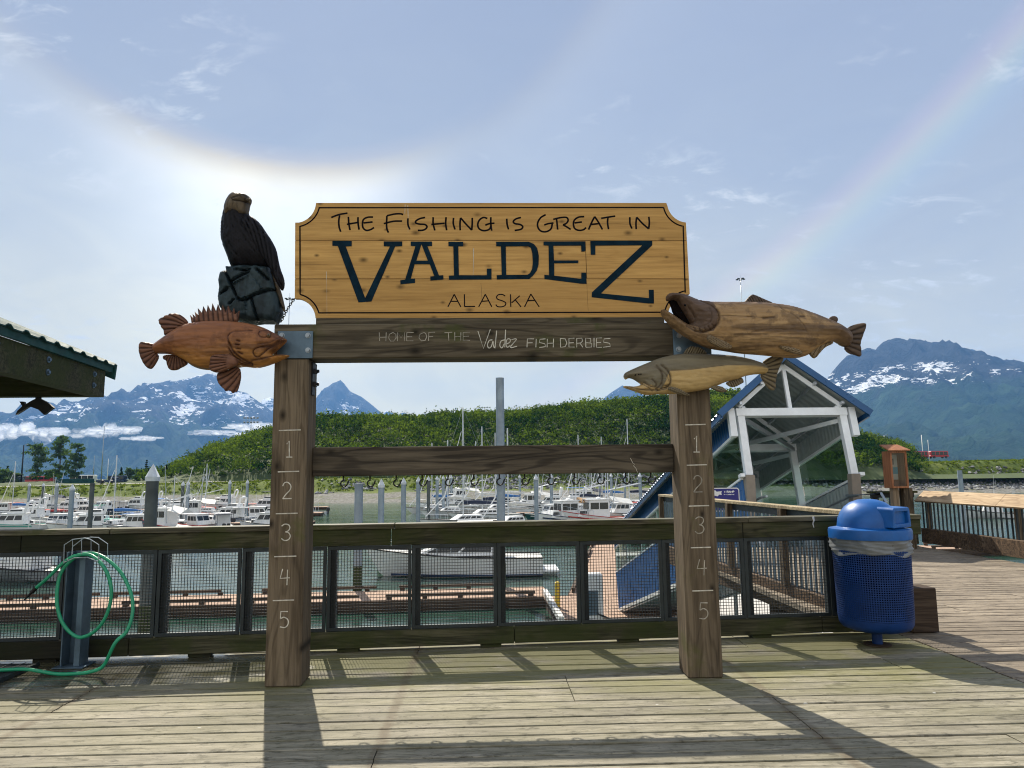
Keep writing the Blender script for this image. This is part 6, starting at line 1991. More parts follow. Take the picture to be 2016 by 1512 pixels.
# ------------------------------------------------------------------ piles
CAPM = plain('white_pile_cap', (0.50, 0.53, 0.56), .4, var=.15)
PD = {'light': plain('pale_galvanised_pile', (0.24, 0.29, 0.34), .5, .35, var=.3, scale=1.2), 'dark': plain('dark_weathered_pile', (0.075, 0.085, 0.085), .7, .1, var=.4, scale=1.2)}
PILES = [(58.4, 950, 5, 'light', 1, 'leftmost thin capped pile at the far left'), (86, 950, 5, 'dark', 1, 'thin dark capped pile, second from the left'), (113, 949.5, 5.3, 'light', 1, 'thin pale capped pile right of the dark one at the far left'),
         (143, 952, 9, 'light', 1, 'thick pale capped pile above the hose stand'), (182, 951, 8.5, 'dark', 0, 'flat topped grey pile right of the thick pale pile on the left'), (302, 913, 23, 'dark', 1, 'big dark pile with a white pointed cap left of the sign'),
         (360.7, 947, 6, 'dark', 1, 'thin dark pile with small cap right of the big capped pile'), (371, 945.5, 6.5, 'light', 1, 'pale capped pile standing close to a thin dark pile'), (453, 944, 5.6, 'light', 1, 'pale capped pile in front of the white yacht on the left'), (487.5, 943.5, 5.6, 'light', 1, 'pale capped pile nearest the left sign post'),
         (706.7, 951.6, 16.5, 'light', 0, 'broad flat topped galvanised pile right of the left sign post'), (751, 942, 12, 'light', 1, 'first pointed pile right of the broad flat topped pile'), (794.8, 939.7, 9.5, 'light', 1, 'second pointed pile right of the broad flat topped pile'), (823.7, 937.8, 8, 'light', 1, 'third pointed pile right of the broad flat topped pile'), (843.7, 936.5, 6.8, 'dark', 1, 'brownish pointed pile in the receding row of piles'),
         (860.6, 936, 6, 'light', 1, 'fifth pointed pile in the receding row, just past the brownish one'), (872.7, 935.7, 5.5, 'light', 1, 'sixth pointed pile in the receding row of piles'), (881, 935, 5, 'light', 1, 'seventh pointed pile in the receding row, half behind another'), (888.7, 935, 4.5, 'light', 1, 'last and thinnest pile of the receding row'),
         (984, 744, 16, 'light', 0, 'tall galvanised pile rising behind the hook bar against the sky'), (1023, 934, 4.5, 'light', 1, 'thin pile just right of the tall pile'), (1055, 933, 8, 'light', 1, 'thick pointed pile right of the tall pile at the float edge'), (1085, 932, 6, 'light', 1, 'pointed pile beside the dark green boat right of the tall pile'),
         (1180, 931, 4.4, 'light', 1, 'thin pile behind the blue covered boats'), (1203, 931, 5.4, 'light', 1, 'pile right behind the navy boom of the fishing boat'), (1229, 930, 4.4, 'light', 1, 'thin pile left of the gangway roof edge'), (1259.5, 930, 6.5, 'light', 1, 'pale pointed pile nearest the lower gangway roof'),
         (1889, 926, 9, 'light', 0, 'grey flat topped pile beyond the right-hand railing')]
for px, py, wd, tone, capd, lb in PILES:
    dia = .42
    D_p = dia*FPX/wd
    r_ = ray(px, py); Yp = D_p/np.linalg.norm(r_*np.array([1, 1, 1])/np.dot(r_, CF))*1.0
    Yp = D_p*r_[1]/np.dot(r_, CF)
    q = at(px, py, Yp)
    t = thing('mooring_pile', (q[0], q[1], WATER), lb, 'pile', 'steel mooring piles in the harbour')
    zc = q[2]-(.62 if capd else 0)
    mb = MB(); mb.tube([(q[0], q[1], -7.4), (q[0], q[1], zc-.002)], dia/2, 16); mb.build('shaft', PD[tone], t, smooth=40)
    if wd > 9:
        mb = MB(); mb.lathe([(dia/2+.003, -3.2), (dia/2+.004, -2.4), (dia/2+.002, -2.38)], (q[0], q[1], 0), 16)
        mb = MB(); mb.tube([(q[0], q[1], -4.45), (q[0], q[1], -2.9)], dia/2+.004, 16, cap=False); mb.build('tide_stain', plain('weed_stain', (0.035, 0.045, 0.012), .9), t, smooth=True)
    if capd:
        mb = MB(); mb.lathe([(dia/2+.035, 0), (dia/2+.035, .16), (dia/2+.02, .17), (.004, .62)], (q[0], q[1], zc), 14); mb.build('cap', CAPM, t, smooth=30)
# ------------------------------------------------------------------ boats (local frame: +x bow, z=0 waterline)
def hull_parts(t, L, B, H, mat, stripe=None, rake=0.12, deckmat='offwhite', bow=1.35):
    n = 14
    rows = []
    for i in range(n):
        u = i/(n-1)
        b = B/2*(1-max(0, (u-.42)/.58)**2.3)*(0.93+0.07*min(1, u/.3))
        h = H*(.82+(bow-.82)*u**2.2)
        x = -L/2+L*u
        fl = 1-0.45*max(0, (u-.3)/.7)
        ch = b*.86*fl
        rows.append([(x+rake*L*.55*u**3, b, h), (x, ch, .10+.12*u), (x-rake*L*.2*u**3, 0.0, -.38+.36*u**3), (x, -ch, .10+.12*u), (x+rake*L*.55*u**3, -b, h)])
    mb = MB()
    mb.v = [p for r in rows for p in r]
    for i in range(n-1):
        for k_ in range(4):
            a = i*5+k_
            mb.f.append((a, a+1, a+6, a+5))
    mb.f.append((0, 1, 2, 3, 4)[::-1])
    mb.mi = [0]*len(mb.f); mb.pid = [0]*len(mb.f)
    hull = mb.build('hull', M[mat], t, smooth=35, local=True)
    mb = MB()
    mb.v = [(r[0][0], r[0][1]*.97, r[0][2]-.06) for r in rows]+[(r[4][0], r[4][1]*.97, r[4][2]-.06) for r in rows]
    mb.f = [(i, i+1, n+i+1, n+i) for i in range(n-1)]
    mb.mi = [0]*len(mb.f); mb.pid = [0]*len(mb.f)
    mb.build('deck', M[deckmat], t, local=True)
    mb = MB()
    for s in (0, 4): mb.tube([r[s] for r in rows], .045, 6)
    mb.build('rub_rail', M[stripe or 'rubber'], hull, local=True)
    if stripe:
        mb = MB()
        for s, k_ in ((0, 1), (4, -1)):
            pts_ = [(r[s][0]*.999, r[s][1]*1.0+(r[s][1]-r[1 if s == 0 else 3][1])*-.28+k_*.012, r[s][2]-.28*(r[s][2]-r[1][2])) for r in rows[:-1]]
            mb.tube(pts_, .075, 4, sq=1)
        mb.build('hull_stripe', M[stripe], hull, local=True)
    return rows


def house(t, x0, x1, w, z0, z1, rf=.5, rb=.1, tp=.88, mat='white', wins=(.35, .82), nwin=3, front=True, roof=.18, name='cabin', glass='glassdark'):
    """deck house with slanted faces and window parts"""
    v = [(x0, -w/2, z0), (x1, -w/2, z0), (x1, w/2, z0), (x0, w/2, z0), (x0+rb, -w/2*tp, z1), (x1-rf, -w/2*tp, z1), (x1-rf, w/2*tp, z1), (x0+rb, w/2*tp, z1)]
    mb = MB(); mb.add(v, [(0, 1, 5, 4), (1, 2, 6, 5), (2, 3, 7, 6), (3, 0, 4, 7), (4, 5, 6, 7)])
    c = mb.build(name, M[mat], t, local=True)
    def quad(f, u0, u1, a0, a1):
        P = [Vector(v[i]) for i in f]
        pt = lambda u, a: P[0].lerp(P[1], u).lerp(P[3].lerp(P[2], u), a)
        q = [pt(u0, a0), pt(u1, a0), pt(u1, a1), pt(u0, a1)]
        n_ = (q[1]-q[0]).cross(q[3]-q[0]).normalized()
        mb = MB(); mb.prism([p+n_*.016 for p in q], [p-n_*.01 for p in q]); mb.build('window', M[glass], c, local=True)
    for f in ((0, 1, 5, 4), (2, 3, 7, 6)):
        for i in range(nwin):
            quad(f, .05+.9*i/nwin+.02, .05+.9*(i+1)/nwin-.02, wins[0], wins[1])
    if front:
        quad((1, 2, 6, 5), .06, .48, wins[0], wins[1]); quad((1, 2, 6, 5), .52, .94, wins[0], wins[1])
    if roof:
        mb = MB(); mb.bbox((x0+rb-roof, -w/2*tp-.1, z1+.001), (x1-rf+roof*1.2, w/2*tp+.1, z1+.075), .025); mb.build('roof', M[mat], c, local=True)
    return c


def pole(t, name, pts, r, mat='alu'):
    mb = MB(); mb.tube(pts, r, 6); return mb.build(name, M[mat], t, local=True)


def rails(t, rows, i0, h=.6, mat='alu'):
    mb = MB()
    for s in (0, 4):
        top = [(r[s][0], r[s][1]*.95, r[s][2]+h) for r in rows[i0:]]
        mb.tube(top, .02, 5)
        for q, r in zip(top, rows[i0:]): mb.tube([(r[s][0], r[s][1]*.95, r[s][2]), q], .016, 4)
    mb.build('bow_rail', M[mat], t, local=True)


def outboard(t, x, y=0, z=.55, mat='rubber', s=1.0):
    mb = MB()
    mb.bbox((x-.62*s, y-.2*s, z+.15*s), (x-.02, y+.2*s, z+.72*s), .09*s)
    mb.bbox((x-.45*s, y-.09*s, z-.9*s), (x-.2*s, y+.09*s, z+.149*s), .02)
    mb.build('outboard_motor', M[mat], t, local=True)


def antennas(t, x, z, k_=2, h=2.4):
    for i in range(k_):
        y = (-.5+i)*.9
        pole(t, 'antenna', [(x, y, z), (x-.25-.1*i, y, z+h*(1-.2*i))], .012, 'white')


def b_cruiser(t, L, B, c='white', canvas=None, stripe=None):
    r = hull_parts(t, L, B, .105*L+.15, c, stripe)
    H = .105*L+.15
    house(t, -.22*L, .24*L, B*.78, H*.9, H+1.35, rf=.13*L, wins=(.42, .85), nwin=3)
    house(t, -.20*L, .03*L, B*.68, H+1.43, H+2.0, rf=.35, wins=(.5, .9), nwin=1, roof=0, name='flybridge')
    mb = MB()
    for y in (-1, 1): mb.bar((-.22*L, y*B*.36, H+1.42), (-.26*L, y*B*.33, H+2.9), .12, .3)
    mb.bar((-.26*L, -B*.345, H+2.9), (-.26*L, B*.345, H+2.9), .3, .12)
    mb.build('radar_arch', M['white'], t, local=True)
    mb = MB(); mb.lathe([(.28, 0), (.3, .08), (.2, .2), (.02, .24)], (-.26*L, 0, H+2.97), 12); mb.build('radar_dome', M['white'], t, smooth=50, local=True)
    if canvas:
        mb = MB(); mb.bbox((-.22*L, -B*.36, H+2.98), (.06*L, B*.36, H+3.1), .04)
        for x in (-.02*L, .05*L):
            for y in (-.34, .34): mb.tube([(x, B*y, H+2.0), (x, B*y, H+3.0)], .02, 4)
        mb.build('canvas_top', M[canvas], t, local=True)
    rails(t, r, 7); antennas(t, -.2*L, H+2.5)


def b_pilot(t, L, B, c='alu', canvas=None, stripe=None, house_mat='white'):
    H = .11*L+.1
    r = hull_parts(t, L, B, H, c, stripe)
    house(t, -.12*L, .22*L, B*.74, H*.85, H+1.45, rf=.09*L, rb=-.02, tp=.9, wins=(.5, .86), nwin=3, mat=house_mat)
    mb = MB()
    for x in (-.2*L, -.4*L):
        for y in (-.36, .36): mb.tube([(x, B*y, H-.1), (x, B*y, H+1.42)], .025, 5)
    mb.bbox((-.42*L, -B*.39, H+1.42), (-.13*L, B*.39, H+1.5), .02)
    mb.build('hardtop', M[canvas or house_mat], t, local=True)
    rails(t, r, 8, .5); outboard(t, -L/2, .28, H*.6); outboard(t, -L/2, -.28, H*.6); antennas(t, 0, H+1.52, h=3.4)
    mb = MB()
    for y in (-.3, 0, .3): mb.tube([(-.3*L, y*B, H+1.51), (-.34*L, y*B, H+2.9)], .012, 4)
    mb.build('rod_rack', M['alu'], t, local=True)


def b_sail(t, L, B, c='white', canvas='navycanvas', stripe=None):
    H = .095*L
    r = hull_parts(t, L, B, H, c, stripe, rake=.2, bow=1.2)
    house(t, -.14*L, .22*L, B*.62, H*.9, H+.5, rf=.1*L, rb=.2, wins=(.35, .75), nwin=4, front=False, roof=0)
    mh = L*1.25
    pole(t, 'mast', [(.08*L, 0, H+.4), (.08*L, 0, mh)], .085, 'alu')
    pole(t, 'boom', [(.08*L, 0, H+1.5), (-.36*L, 0, H+1.6)], .06, 'alu')
    mb = MB(); mb.tube([(.07*L, 0, H+1.85), (-.05*L, 0, H+1.9), (-.2*L, 0, H+1.8), (-.35*L, 0, H+1.72)], [.2, .24, .2, .1], 9); mb.build('sail_cover', M[canvas], t, smooth=True, local=True)
    mb = MB()
    for p in ((.5*L*1.05, 0, H*1.15), (-.5*L, 0, H)): mb.tube([p, (.08*L, 0, mh-.1)], .008, 4)
    for s in (-1, 1):
        mb.tube([(.06*L, s*B*.46, H), (.08*L, s*.7, mh*.55), (.08*L, 0, mh-.2)], .008, 4); mb.tube([(.08*L, 0, mh*.55), (.08*L, s*.7, mh*.55)], .03, 4)
    mb.build('rigging', M['alu'], t, local=True)
    mb = MB(); mb.tube([(.52*L, 0, H*1.4), (.3*L, 0, H+2.6), (.1*L, 0, mh*.8)], [.05, .08, .03], 7); mb.build('furled_jib', M['white'], t, local=True)
    rails(t, r, 9, .55); pole(t, 'stern_rail', [(-.42*L, -B*.4, H+.6), (-.48*L, -B*.36, H+.65), (-.48*L, B*.36, H+.65), (-.42*L, B*.4, H+.6)], .02)


def b_skiff(t, L, B, c='alu', canvas=None, stripe=None):
    H = .55
    r = hull_parts(t, L, B, H, c, stripe, deckmat='greyhull')
    house(t, -.08*L, .1*L, B*.45, H*.9, H+.9, rf=.25, wins=(.6, .95), nwin=1, roof=0, name='console')
    outboard(t, -L/2, 0, H*.75, s=1.1)
    if canvas:
        mb = MB(); mb.tube([(-.4*L, 0, H+.15), (-.1*L, 0, H+.35), (.2*L, 0, H+.35), (.45*L, 0, H+.25)], [B*.36, B*.42, B*.38, B*.1], 10, sq=.45 if False else 1.0)
        mb.v = [(x, y, H+.05+(z-H-.1)*.35) for x, y, z in mb.v]
        mb.build('boat_cover', M[canvas], t, smooth=True, local=True)
    mb = MB()
    for x in (-.2*L, .02*L):
        mb.tube([(x, -B*.42, H), (x, -B*.36, H+1.55), (x, B*.36, H+1.55), (x, B*.42, H)], .03, 5)
    mb.build('grab_arch', M['alu'], t, local=True)


def b_fish(t, L, B, c='white', canvas='tancanvas', stripe='navycanvas'):
    H = .11*L+.2
    r = hull_parts(t, L, B, H, c, stripe, bow=1.6)
    house(t, .02*L, .26*L, B*.7, H*.9, H+2.1, rf=.1, rb=0, tp=.95, wins=(.5, .85), nwin=2)
    house(t, .26*L, .38*L, B*.6, H*1.1, H+.95, rf=.3, wins=(.4, .8), nwin=1, front=False, roof=0, name='trunk_cabin')
    pole(t, 'mast', [(0, 0, H+1.9), (-.01*L, 0, H+6.2)], .07)
    for s in (-1, 1):
        pole(t, 'trolling_pole', [(0, s*B*.3, H+.3), (-.08*L, s*B*.75, H+7.5)], .045)
        pole(t, 'boom', [(0, s*.1, H+3.2), (-.38*L, s*.5, H+4.0)], .05)
    mb = MB()
    for p in ((-.48*L, 0, H+.3), (.5*L, 0, H*1.6), (-.38*L, .5, H+4), (-.38*L, -.5, H+4)): mb.tube([p, (-.01*L, 0, H+6.1)], .01, 4)
    mb.build('rigging', M['alu'], t, local=True)
    if canvas:
        mb = MB(); mb.add([(-.02*L, -B*.36, H+1.9), (-.02*L, B*.36, H+1.9), (-.26*L, B*.36, H+1.5), (-.26*L, -B*.36, H+1.5), (-.02*L, 0, H+2.5), (-.26*L, 0, H+2.1)], [(0, 3, 5, 4), (1, 4, 5, 2), (0, 4, 1), (3, 2, 5)])
        mb.build('awning', M[canvas], t, local=True)
    rails(t, r, 9, .6); antennas(t, .1*L, H+2.2)
    mb = MB(); mb.lathe([(.3, 0), (.32, .1), (.02, .26)], (.12*L, .3, H+2.2), 10); mb.build('radar_dome', M['white'], t, smooth=50, local=True)


def b_yacht(t, L, B, c='white', canvas='navycanvas', stripe=None):
    """near express cruiser with swim platform and fenders"""
    H = 1.35
    r = hull_parts(t, L, B, H, c, None, rake=.16, bow=1.25)
    house(t, -.22*L, .28*L, B*.80, H*.93, H+.75, rf=.2*L, rb=.05, tp=.86, wins=(.25, .75), nwin=2, front=False, roof=0, name='trunk_cabin')
    c2 = house(t, -.20*L, .12*L, B*.68, H+.76, H+1.75, rf=.11*L, rb=.1, tp=.86, wins=(.25, .85), nwin=3, mat='white', roof=.12, name='wheelhouse')
    for sg_ in (-1, 1):
        mb = MB(); mb.tube([(.12*L, sg_*B*.3, H+.9), (.02*L, sg_*B*.32, H+1.3), (-.2*L, sg_*B*.34, H+1.25)], [.1, .25, .25], 8)
        mb.build('canvas_curtain', M[canvas], t, smooth=True, local=True)
    mb = MB(); mb.bbox((-.5*L-1.0, -B*.38, .22), (-.5*L-.02, B*.38, .38), .04); mb.build('swim_platform', M['white'], t, local=True)
    for x in (-.38*L, -.02*L):
        mb = MB(); mb.tube([(x, -B*.5-.12, H*.35), (x, -B*.5-.12, H*.78)], .13, 10); mb.tube([(x, -B*.5-.1, H*.78), (x, -B*.47, H*1.0)], .012, 4); mb.build('fender', M['rubber'], t, local=True)
    for x in (.10*L, .15*L, .28*L):
        mb = MB(); mb.box((x-.16, -B*.492-.03+(.02 if x < .2*L else .14), H*.72), (x+.16, -B*.47+(.02 if x < .2*L else .14), H*.80)); mb.build('portlight', M['glassdark'], t, local=True)
    mb = MB(); mb.bbox((-.30*L, -B*.3, H+.76), (-.21*L, B*.3, H+1.1), .05); mb.build('cockpit_seat', M['offwhite'], t, local=True)
    rails(t, r, 7, .55)
    mb = MB()
    for s in (0, 4): mb.tube([(q[1 if s == 0 else 3][0], q[1 if s == 0 else 3][1]*1.0, .12) for q in r[:-1]], .07, 5)
    mb.build('boot_stripe', M['bluehull'], t, local=True)


TYPES = {'cruiser': (b_cruiser, 'cabin cruiser'), 'pilot': (b_pilot, 'pilothouse boat'), 'sail': (b_sail, 'sailing boat'), 'skiff': (b_skiff, 'skiff'), 'fish': (b_fish, 'fishing boat'), 'yacht': (b_yacht, 'motor yacht')}
PROTO = {}


def boat(typ, px, py, hdg, label, L=8.0, B=2.9, c='white', canvas=None, stripe=None, z=0.0, sc=1.0):
    key = (typ, L, B, c, canvas, stripe)
    p = on(px, py, WATER)
    nm = {'cruiser': 'cabin_cruiser', 'pilot': 'pilothouse_boat', 'sail': 'sailing_boat', 'skiff': 'skiff', 'fish': 'fishing_boat', 'yacht': 'motor_yacht'}[typ]
    if key in PROTO:
        t = copy_tree(PROTO[key])
        for k_ in ('label',):
            if k_ in t: del t[k_]
    else:
        t = thing(nm)
        kw = dict(c=c)
        if canvas: kw['canvas'] = canvas
        if stripe: kw['stripe'] = stripe
        TYPES[typ][0](t, L, B, **kw)
        PROTO[key] = t
    t.location = (p[0], p[1], WATER+z)
    t.rotation_euler = (0, 0, R(hdg))
    return tag(t, label, 'boat', 'boats moored in the harbour')


# the near yacht alongside the long float
y_ = on(905, 1139, WATER)
t = boat('yacht', 905, 1139, 180, 'large white motor yacht with black fenders seen through the middle fence panels', L=9.8, B=3.3)
t.location.y += 1.5
boat('pilot', 35, 1147, 172, 'small aluminium boat with outboard motors behind the fence mesh at the far left', L=6.4, B=2.4, c='greyhull', canvas='bluehull').location.y += 1.0
# left basin
LB = [
    ('cruiser', 22, 1046, 190, 'teal striped white boat cut by the left photo edge just above the fence', dict(L=9, B=3.2, stripe='tealcanvas')),
    ('pilot', 118, 1046, 248, 'white pilothouse boat with light hardtop just above the hose hanger', dict(L=7.5, B=2.7, c='white')),
    ('cruiser', 172, 1048, 205, 'white cruiser directly behind the thick pale pile on the left', dict(L=8.5, B=3.0)),
    ('pilot', 272, 1050, 186, 'white pilothouse boat just left of the big capped pile with bow left', dict(L=8, B=2.8, c='white', stripe='navycanvas')),
    ('fish', 338, 1052, 160, 'dark blue workboat with tall wheelhouse just right of the big capped pile', dict(L=9, B=3.2, c='bluehull', canvas='offwhite', stripe='red')),
    ('pilot', 388, 1048, -35, 'aluminium pilothouse boat with bow right, middle of the nearest left row', dict(L=7.5, B=2.7, c='alu')),
    ('pilot', 436, 1046, 118, 'bare aluminium boat with dark hardtop, nearest row left of the sign', dict(L=7.5, B=2.7, c='alu', canvas='navycanvas')),
    ('skiff', 500, 1044, 15, 'grey open skiff nearest the left sign post above the fence', dict(L=6, B=2.3, c='greyhull')),
    ('cruiser', 55, 1030, 184, 'long white cruiser with dark windows at the far left in the middle row', dict(L=9, B=3.2)),
    ('skiff', 205, 1033, 178, 'skiff under a teal cover between the thick pale pile and the grey pile', dict(L=6.5, B=2.4, c='white', canvas='tealcanvas')),
    ('skiff', 140, 1030, 184, 'white boat under a pale cover left of the thick pale pile', dict(L=7, B=2.6, c='white', canvas='offwhite')),
    ('skiff', 272, 1020, 182, 'boat under a bright blue cover left of the big capped pile', dict(L=7.5, B=2.6, c='white', canvas='bluecanvas')),
    ('cruiser', 345, 1022, 176, 'white cruiser with flybridge right of the big capped pile in the middle row', dict(L=9, B=3.2)),
    ('pilot', 505, 1030, 10, 'white pilothouse boat with bow right close to the left sign post', dict(L=8.5, B=2.9, c='white', stripe='bluehull')),
    ('skiff', 345, 1036, 182, 'boat under a grey cover just behind the workboat by the big capped pile', dict(L=6.5, B=2.4, c='white', canvas='offwhite')),
    ('cruiser', 452, 1030, 172, 'white cruiser with its bow left in the middle row left of the sign', dict(L=8.5, B=3.0)),
    ('pilot', 12, 1012, 180, 'small white boat with red hardtop near the left edge in the far row', dict(L=7, B=2.6, c='white', canvas='red')),
    ('cruiser', 68, 1010, 175, 'white boat with a silver arch in front of the second far left pile', dict(L=8.5, B=3.0)),
    ('skiff', 106, 1012, 180, 'boat under a red cover at the far left beside a thin pale pile', dict(L=7, B=2.5, c='white', canvas='red')),
    ('cruiser', 132, 1008, 182, 'small white cruiser just left of the thick pale pile in the far row', dict(L=7.5, B=2.8)),
    ('pilot', 205, 1011, 230, 'boat with dark navy hardtop right of the flat topped grey pile', dict(L=8.5, B=3, c='bluehull', canvas='navycanvas')),
    ('cruiser', 165, 1006, 10, 'white cruiser between the thick pale pile and the grey pile in the far row', dict(L=8, B=2.9)),
    ('pilot', 240, 1008, 110, 'pale pilothouse boat in the far row left of the blue covered boat', dict(L=7, B=2.6, c='greyhull')),
    ('pilot', 333, 1006, 140, 'white pilothouse boat with dark hardtop in the far row right of the big pile', dict(L=8, B=2.9, c='white', canvas='navycanvas')),
    ('skiff', 392, 1007, 182, 'boat under a red cover left of the white yacht with flybridge', dict(L=8, B=2.6, c='white', canvas='red')),
    ('cruiser', 438, 1004, 184, 'tall white flybridge yacht in the far row behind a pale capped pile', dict(L=11.5, B=3.8)),
    ('skiff', 476, 1009, 180, 'long boat under a dark red cover right of the flybridge yacht', dict(L=9, B=2.6, c='white', canvas='red')),
    ('cruiser', 522, 1006, 174, 'white cruiser with navy canvas top beside the left sign post in the far row', dict(L=8.5, B=3, canvas='navycanvas')),
    ('skiff', 612, 1012, 176, 'skiff with black outboard just right of the left sign post', dict(L=6, B=2.3, c='white')),
]
for ty, px, py, h, lb, kw in LB: boat(ty, px, py, h, lb, **kw).scale = (.84,)*3
extra_rows = [
    ('skiff', 60, 1044, 200, 'open aluminium skiff above the fence at the far left between two white boats', dict(L=6, B=2.3, c='alu')),
    ('skiff', 222, 1046, 160, 'grey inflatable looking skiff above the fence between the grey pile and the big capped pile', dict(L=6, B=2.3, c='greyhull')),
    ('cruiser', 530, 1044, 168, 'white cruiser half hidden by the left sign post just above the fence', dict(L=8, B=2.9)),
    ('sail', 30, 1022, 186, 'sailing boat with a thin mast near the left photo edge', dict(L=8.5, B=2.8, canvas='bluecanvas')),
    ('fish', 105, 1002, 184, 'small fishing boat with poles in the far row left of the thick pale pile', dict(L=9, B=3.1, canvas='navycanvas', stripe='bluehull')),
    ('fish', 395, 1024, 190, 'fishing boat with raised poles in the middle row left of the sign', dict(L=9, B=3.1, canvas='offwhite', stripe='red')),
    ('skiff', 545, 1018, 184, 'skiff under a blue cover right beside the left sign post', dict(L=7, B=2.5, c='white', canvas='bluecanvas')),
    ('pilot', 320, 1012, 250, 'aluminium pilothouse boat stern on right of the big capped pile', dict(L=7.5, B=2.7, c='alu')),
    ('skiff', 188, 1003, 182, 'skiff under an orange-tan cover in the last row near the grey pile', dict(L=6.5, B=2.4, c='white', canvas='tancanvas')),
    ('cruiser', 266, 1002, 184, 'low white cruiser in the last row left of the big capped pile', dict(L=7.5, B=2.8)),
    ('sail', 232, 1040, 190, 'sailing boat with a thin mast just left of the blue covered boat', dict(L=8.5, B=2.8, canvas='bluecanvas')),
    ('cruiser', 300, 1034, 170, 'white cruiser showing both sides of the big capped pile', dict(L=8, B=2.9, canvas='bluecanvas')),
    ('skiff', 415, 1036, 176, 'aluminium skiff between two aluminium pilothouse boats left of the sign', dict(L=6, B=2.3, c='alu')),
    ('pilot', 470, 1018, 186, 'grey pilothouse boat below the dark red cover left of the sign', dict(L=7, B=2.6, c='greyhull', canvas='red')),
    ('skiff', 90, 1020, 174, 'open aluminium skiff at the far left between two white cruisers', dict(L=6, B=2.3, c='alu')),
    ('pilot', 170, 1020, 188, 'pilothouse boat with teal hardtop right of the thick pale pile', dict(L=7, B=2.6, c='white', canvas='tealcanvas')),
    ('sail', 410, 1012, 178, 'sailing boat with a bare mast left of the flybridge yacht', dict(L=8, B=2.7, canvas='offwhite')),
    ('skiff', 246, 1030, 182, 'dark hulled skiff with outboard left of the big capped pile', dict(L=6, B=2.3, c='bluehull')),
    ('cruiser', 300, 1000, 184, 'small white cruiser behind the big capped pile in the last row', dict(L=7.5, B=2.8)),
    ('pilot', 372, 997, 178, 'pilothouse boat with navy top behind the red covered boat', dict(L=7, B=2.6, c='white', canvas='navycanvas', stripe='red')),
]
for ty, px, py, h, lb, kw in extra_rows: boat(ty, px, py, h, lb, **kw).scale = (.84,)*3
CB = [
    ('sail', 858, 1010, 190, 'slim white sailing boat at the left end of the centre boats with a blue cover', dict(L=9, B=2.8, canvas='bluecanvas')),
    ('sail', 945, 1004, 186, 'sailing boat with grey cover behind the two black sail covers', dict(L=9.5, B=3, canvas='offwhite')),
    ('pilot', 1110, 1018, 186, 'small white pilothouse boat between the dark green boat and the tan awning', dict(L=7, B=2.6, c='white')),
    ('sail', 1150, 1012, 190, 'sailing boat with navy cover behind the tan awning fishing boat', dict(L=9.5, B=3, canvas='navycanvas')),
    ('pilot', 1225, 1022, 188, 'pilothouse boat with red hardtop left of the gangway roof edge', dict(L=7.5, B=2.7, c='white', canvas='red')),
    ('sail', 1195, 1000, 186, 'sailing boat with tall mast in the last row left of the gangway roof', dict(L=10, B=3.1, canvas='bluecanvas')),
    ('fish', 1060, 1008, 190, 'fishing boat with poles right of the tall pile beside the float', dict(L=9, B=3.1, canvas='offwhite', stripe='rubber')),
    ('sail', 925, 1040, 200, 'white sailing boat with black sail cover left of the tall pile', dict(L=11, B=3.4, canvas='navycanvas')),
    ('sail', 960, 1024, 196, 'second white sailing boat behind the black sail cover beside the tall pile', dict(L=10, B=3.2, canvas='navycanvas')),
    ('sail', 1010, 1040, 215, 'sailing boat with furled white sail immediately right of the tall pile', dict(L=9, B=3.0, canvas='offwhite')),
    ('sail', 890, 1016, 192, 'slim white sailing boat lying left of the dark sail covers', dict(L=9, B=2.8, canvas='offwhite')),
    ('sail', 985, 1012, 190, 'sailing boat with blue sail cover half hidden behind the tall pile', dict(L=10, B=3.1, canvas='bluecanvas')),
    ('fish', 915, 996, 200, 'grey fishing boat with masts behind the sailing boats left of the tall pile', dict(L=12, B=4, c='greyhull', canvas='offwhite', stripe='rubber')),
    ('cruiser', 875, 1003, 186, 'low white cruiser at the left end of the centre boats', dict(L=9, B=3)),
    ('sail', 1000, 1000, 188, 'farthest white sailing boat seen just right of the tall pile', dict(L=10, B=3.1, canvas='offwhite')),
    ('fish', 1135, 1040, 200, 'white fishing boat with tan awning right of the dark green boat', dict(L=10, B=3.4, canvas='tancanvas', stripe='bluehull')),
    ('fish', 1198, 1040, 190, 'white fishing boat with tall wheelhouse nearest the lower gangway roof', dict(L=11, B=3.6, canvas='offwhite', stripe='red')),
    ('pilot', 1092, 1028, 200, 'dark green hulled boat beside the pointed pile right of the float', dict(L=8, B=2.9, c='greensheet', stripe='offwhite')),
    ('cruiser', 1125, 1008, 186, 'white cruiser with wide blue canvas right of the float', dict(L=10, B=3.4, canvas='bluecanvas')),
    ('skiff', 1205, 1008, 186, 'boat under a deep blue cover behind the white wheelhouse boat', dict(L=8, B=2.8, c='white', canvas='bluecanvas')),
    ('fish', 1165, 1000, 192, 'fishing boat with many white poles behind the blue canvas boat', dict(L=11, B=3.6, canvas='navycanvas', stripe='bluehull')),
    ('sail', 1250, 1004, 184, 'sailing boat with long navy sail cover left of the gangway roof', dict(L=12, B=3.5, canvas='navycanvas')),
    ('cruiser', 1085, 1002, 184, 'small white cruiser left of the blue canvas boat', dict(L=8, B=3)),
    ('cruiser', 1270, 1018, 190, 'white cruiser with red stripe tucked beside the gangway roof edge', dict(L=9, B=3.2, stripe='red')),
    ('skiff', 1235, 1036, 184, 'orange-tan covered skiff beside the lower gangway roof', dict(L=7, B=2.5, c='white', canvas='tancanvas')),
    ('cruiser', 1045, 998, 184, 'distant white cruiser between the tall pile and the thick pointed pile', dict(L=9, B=3.1)),
]
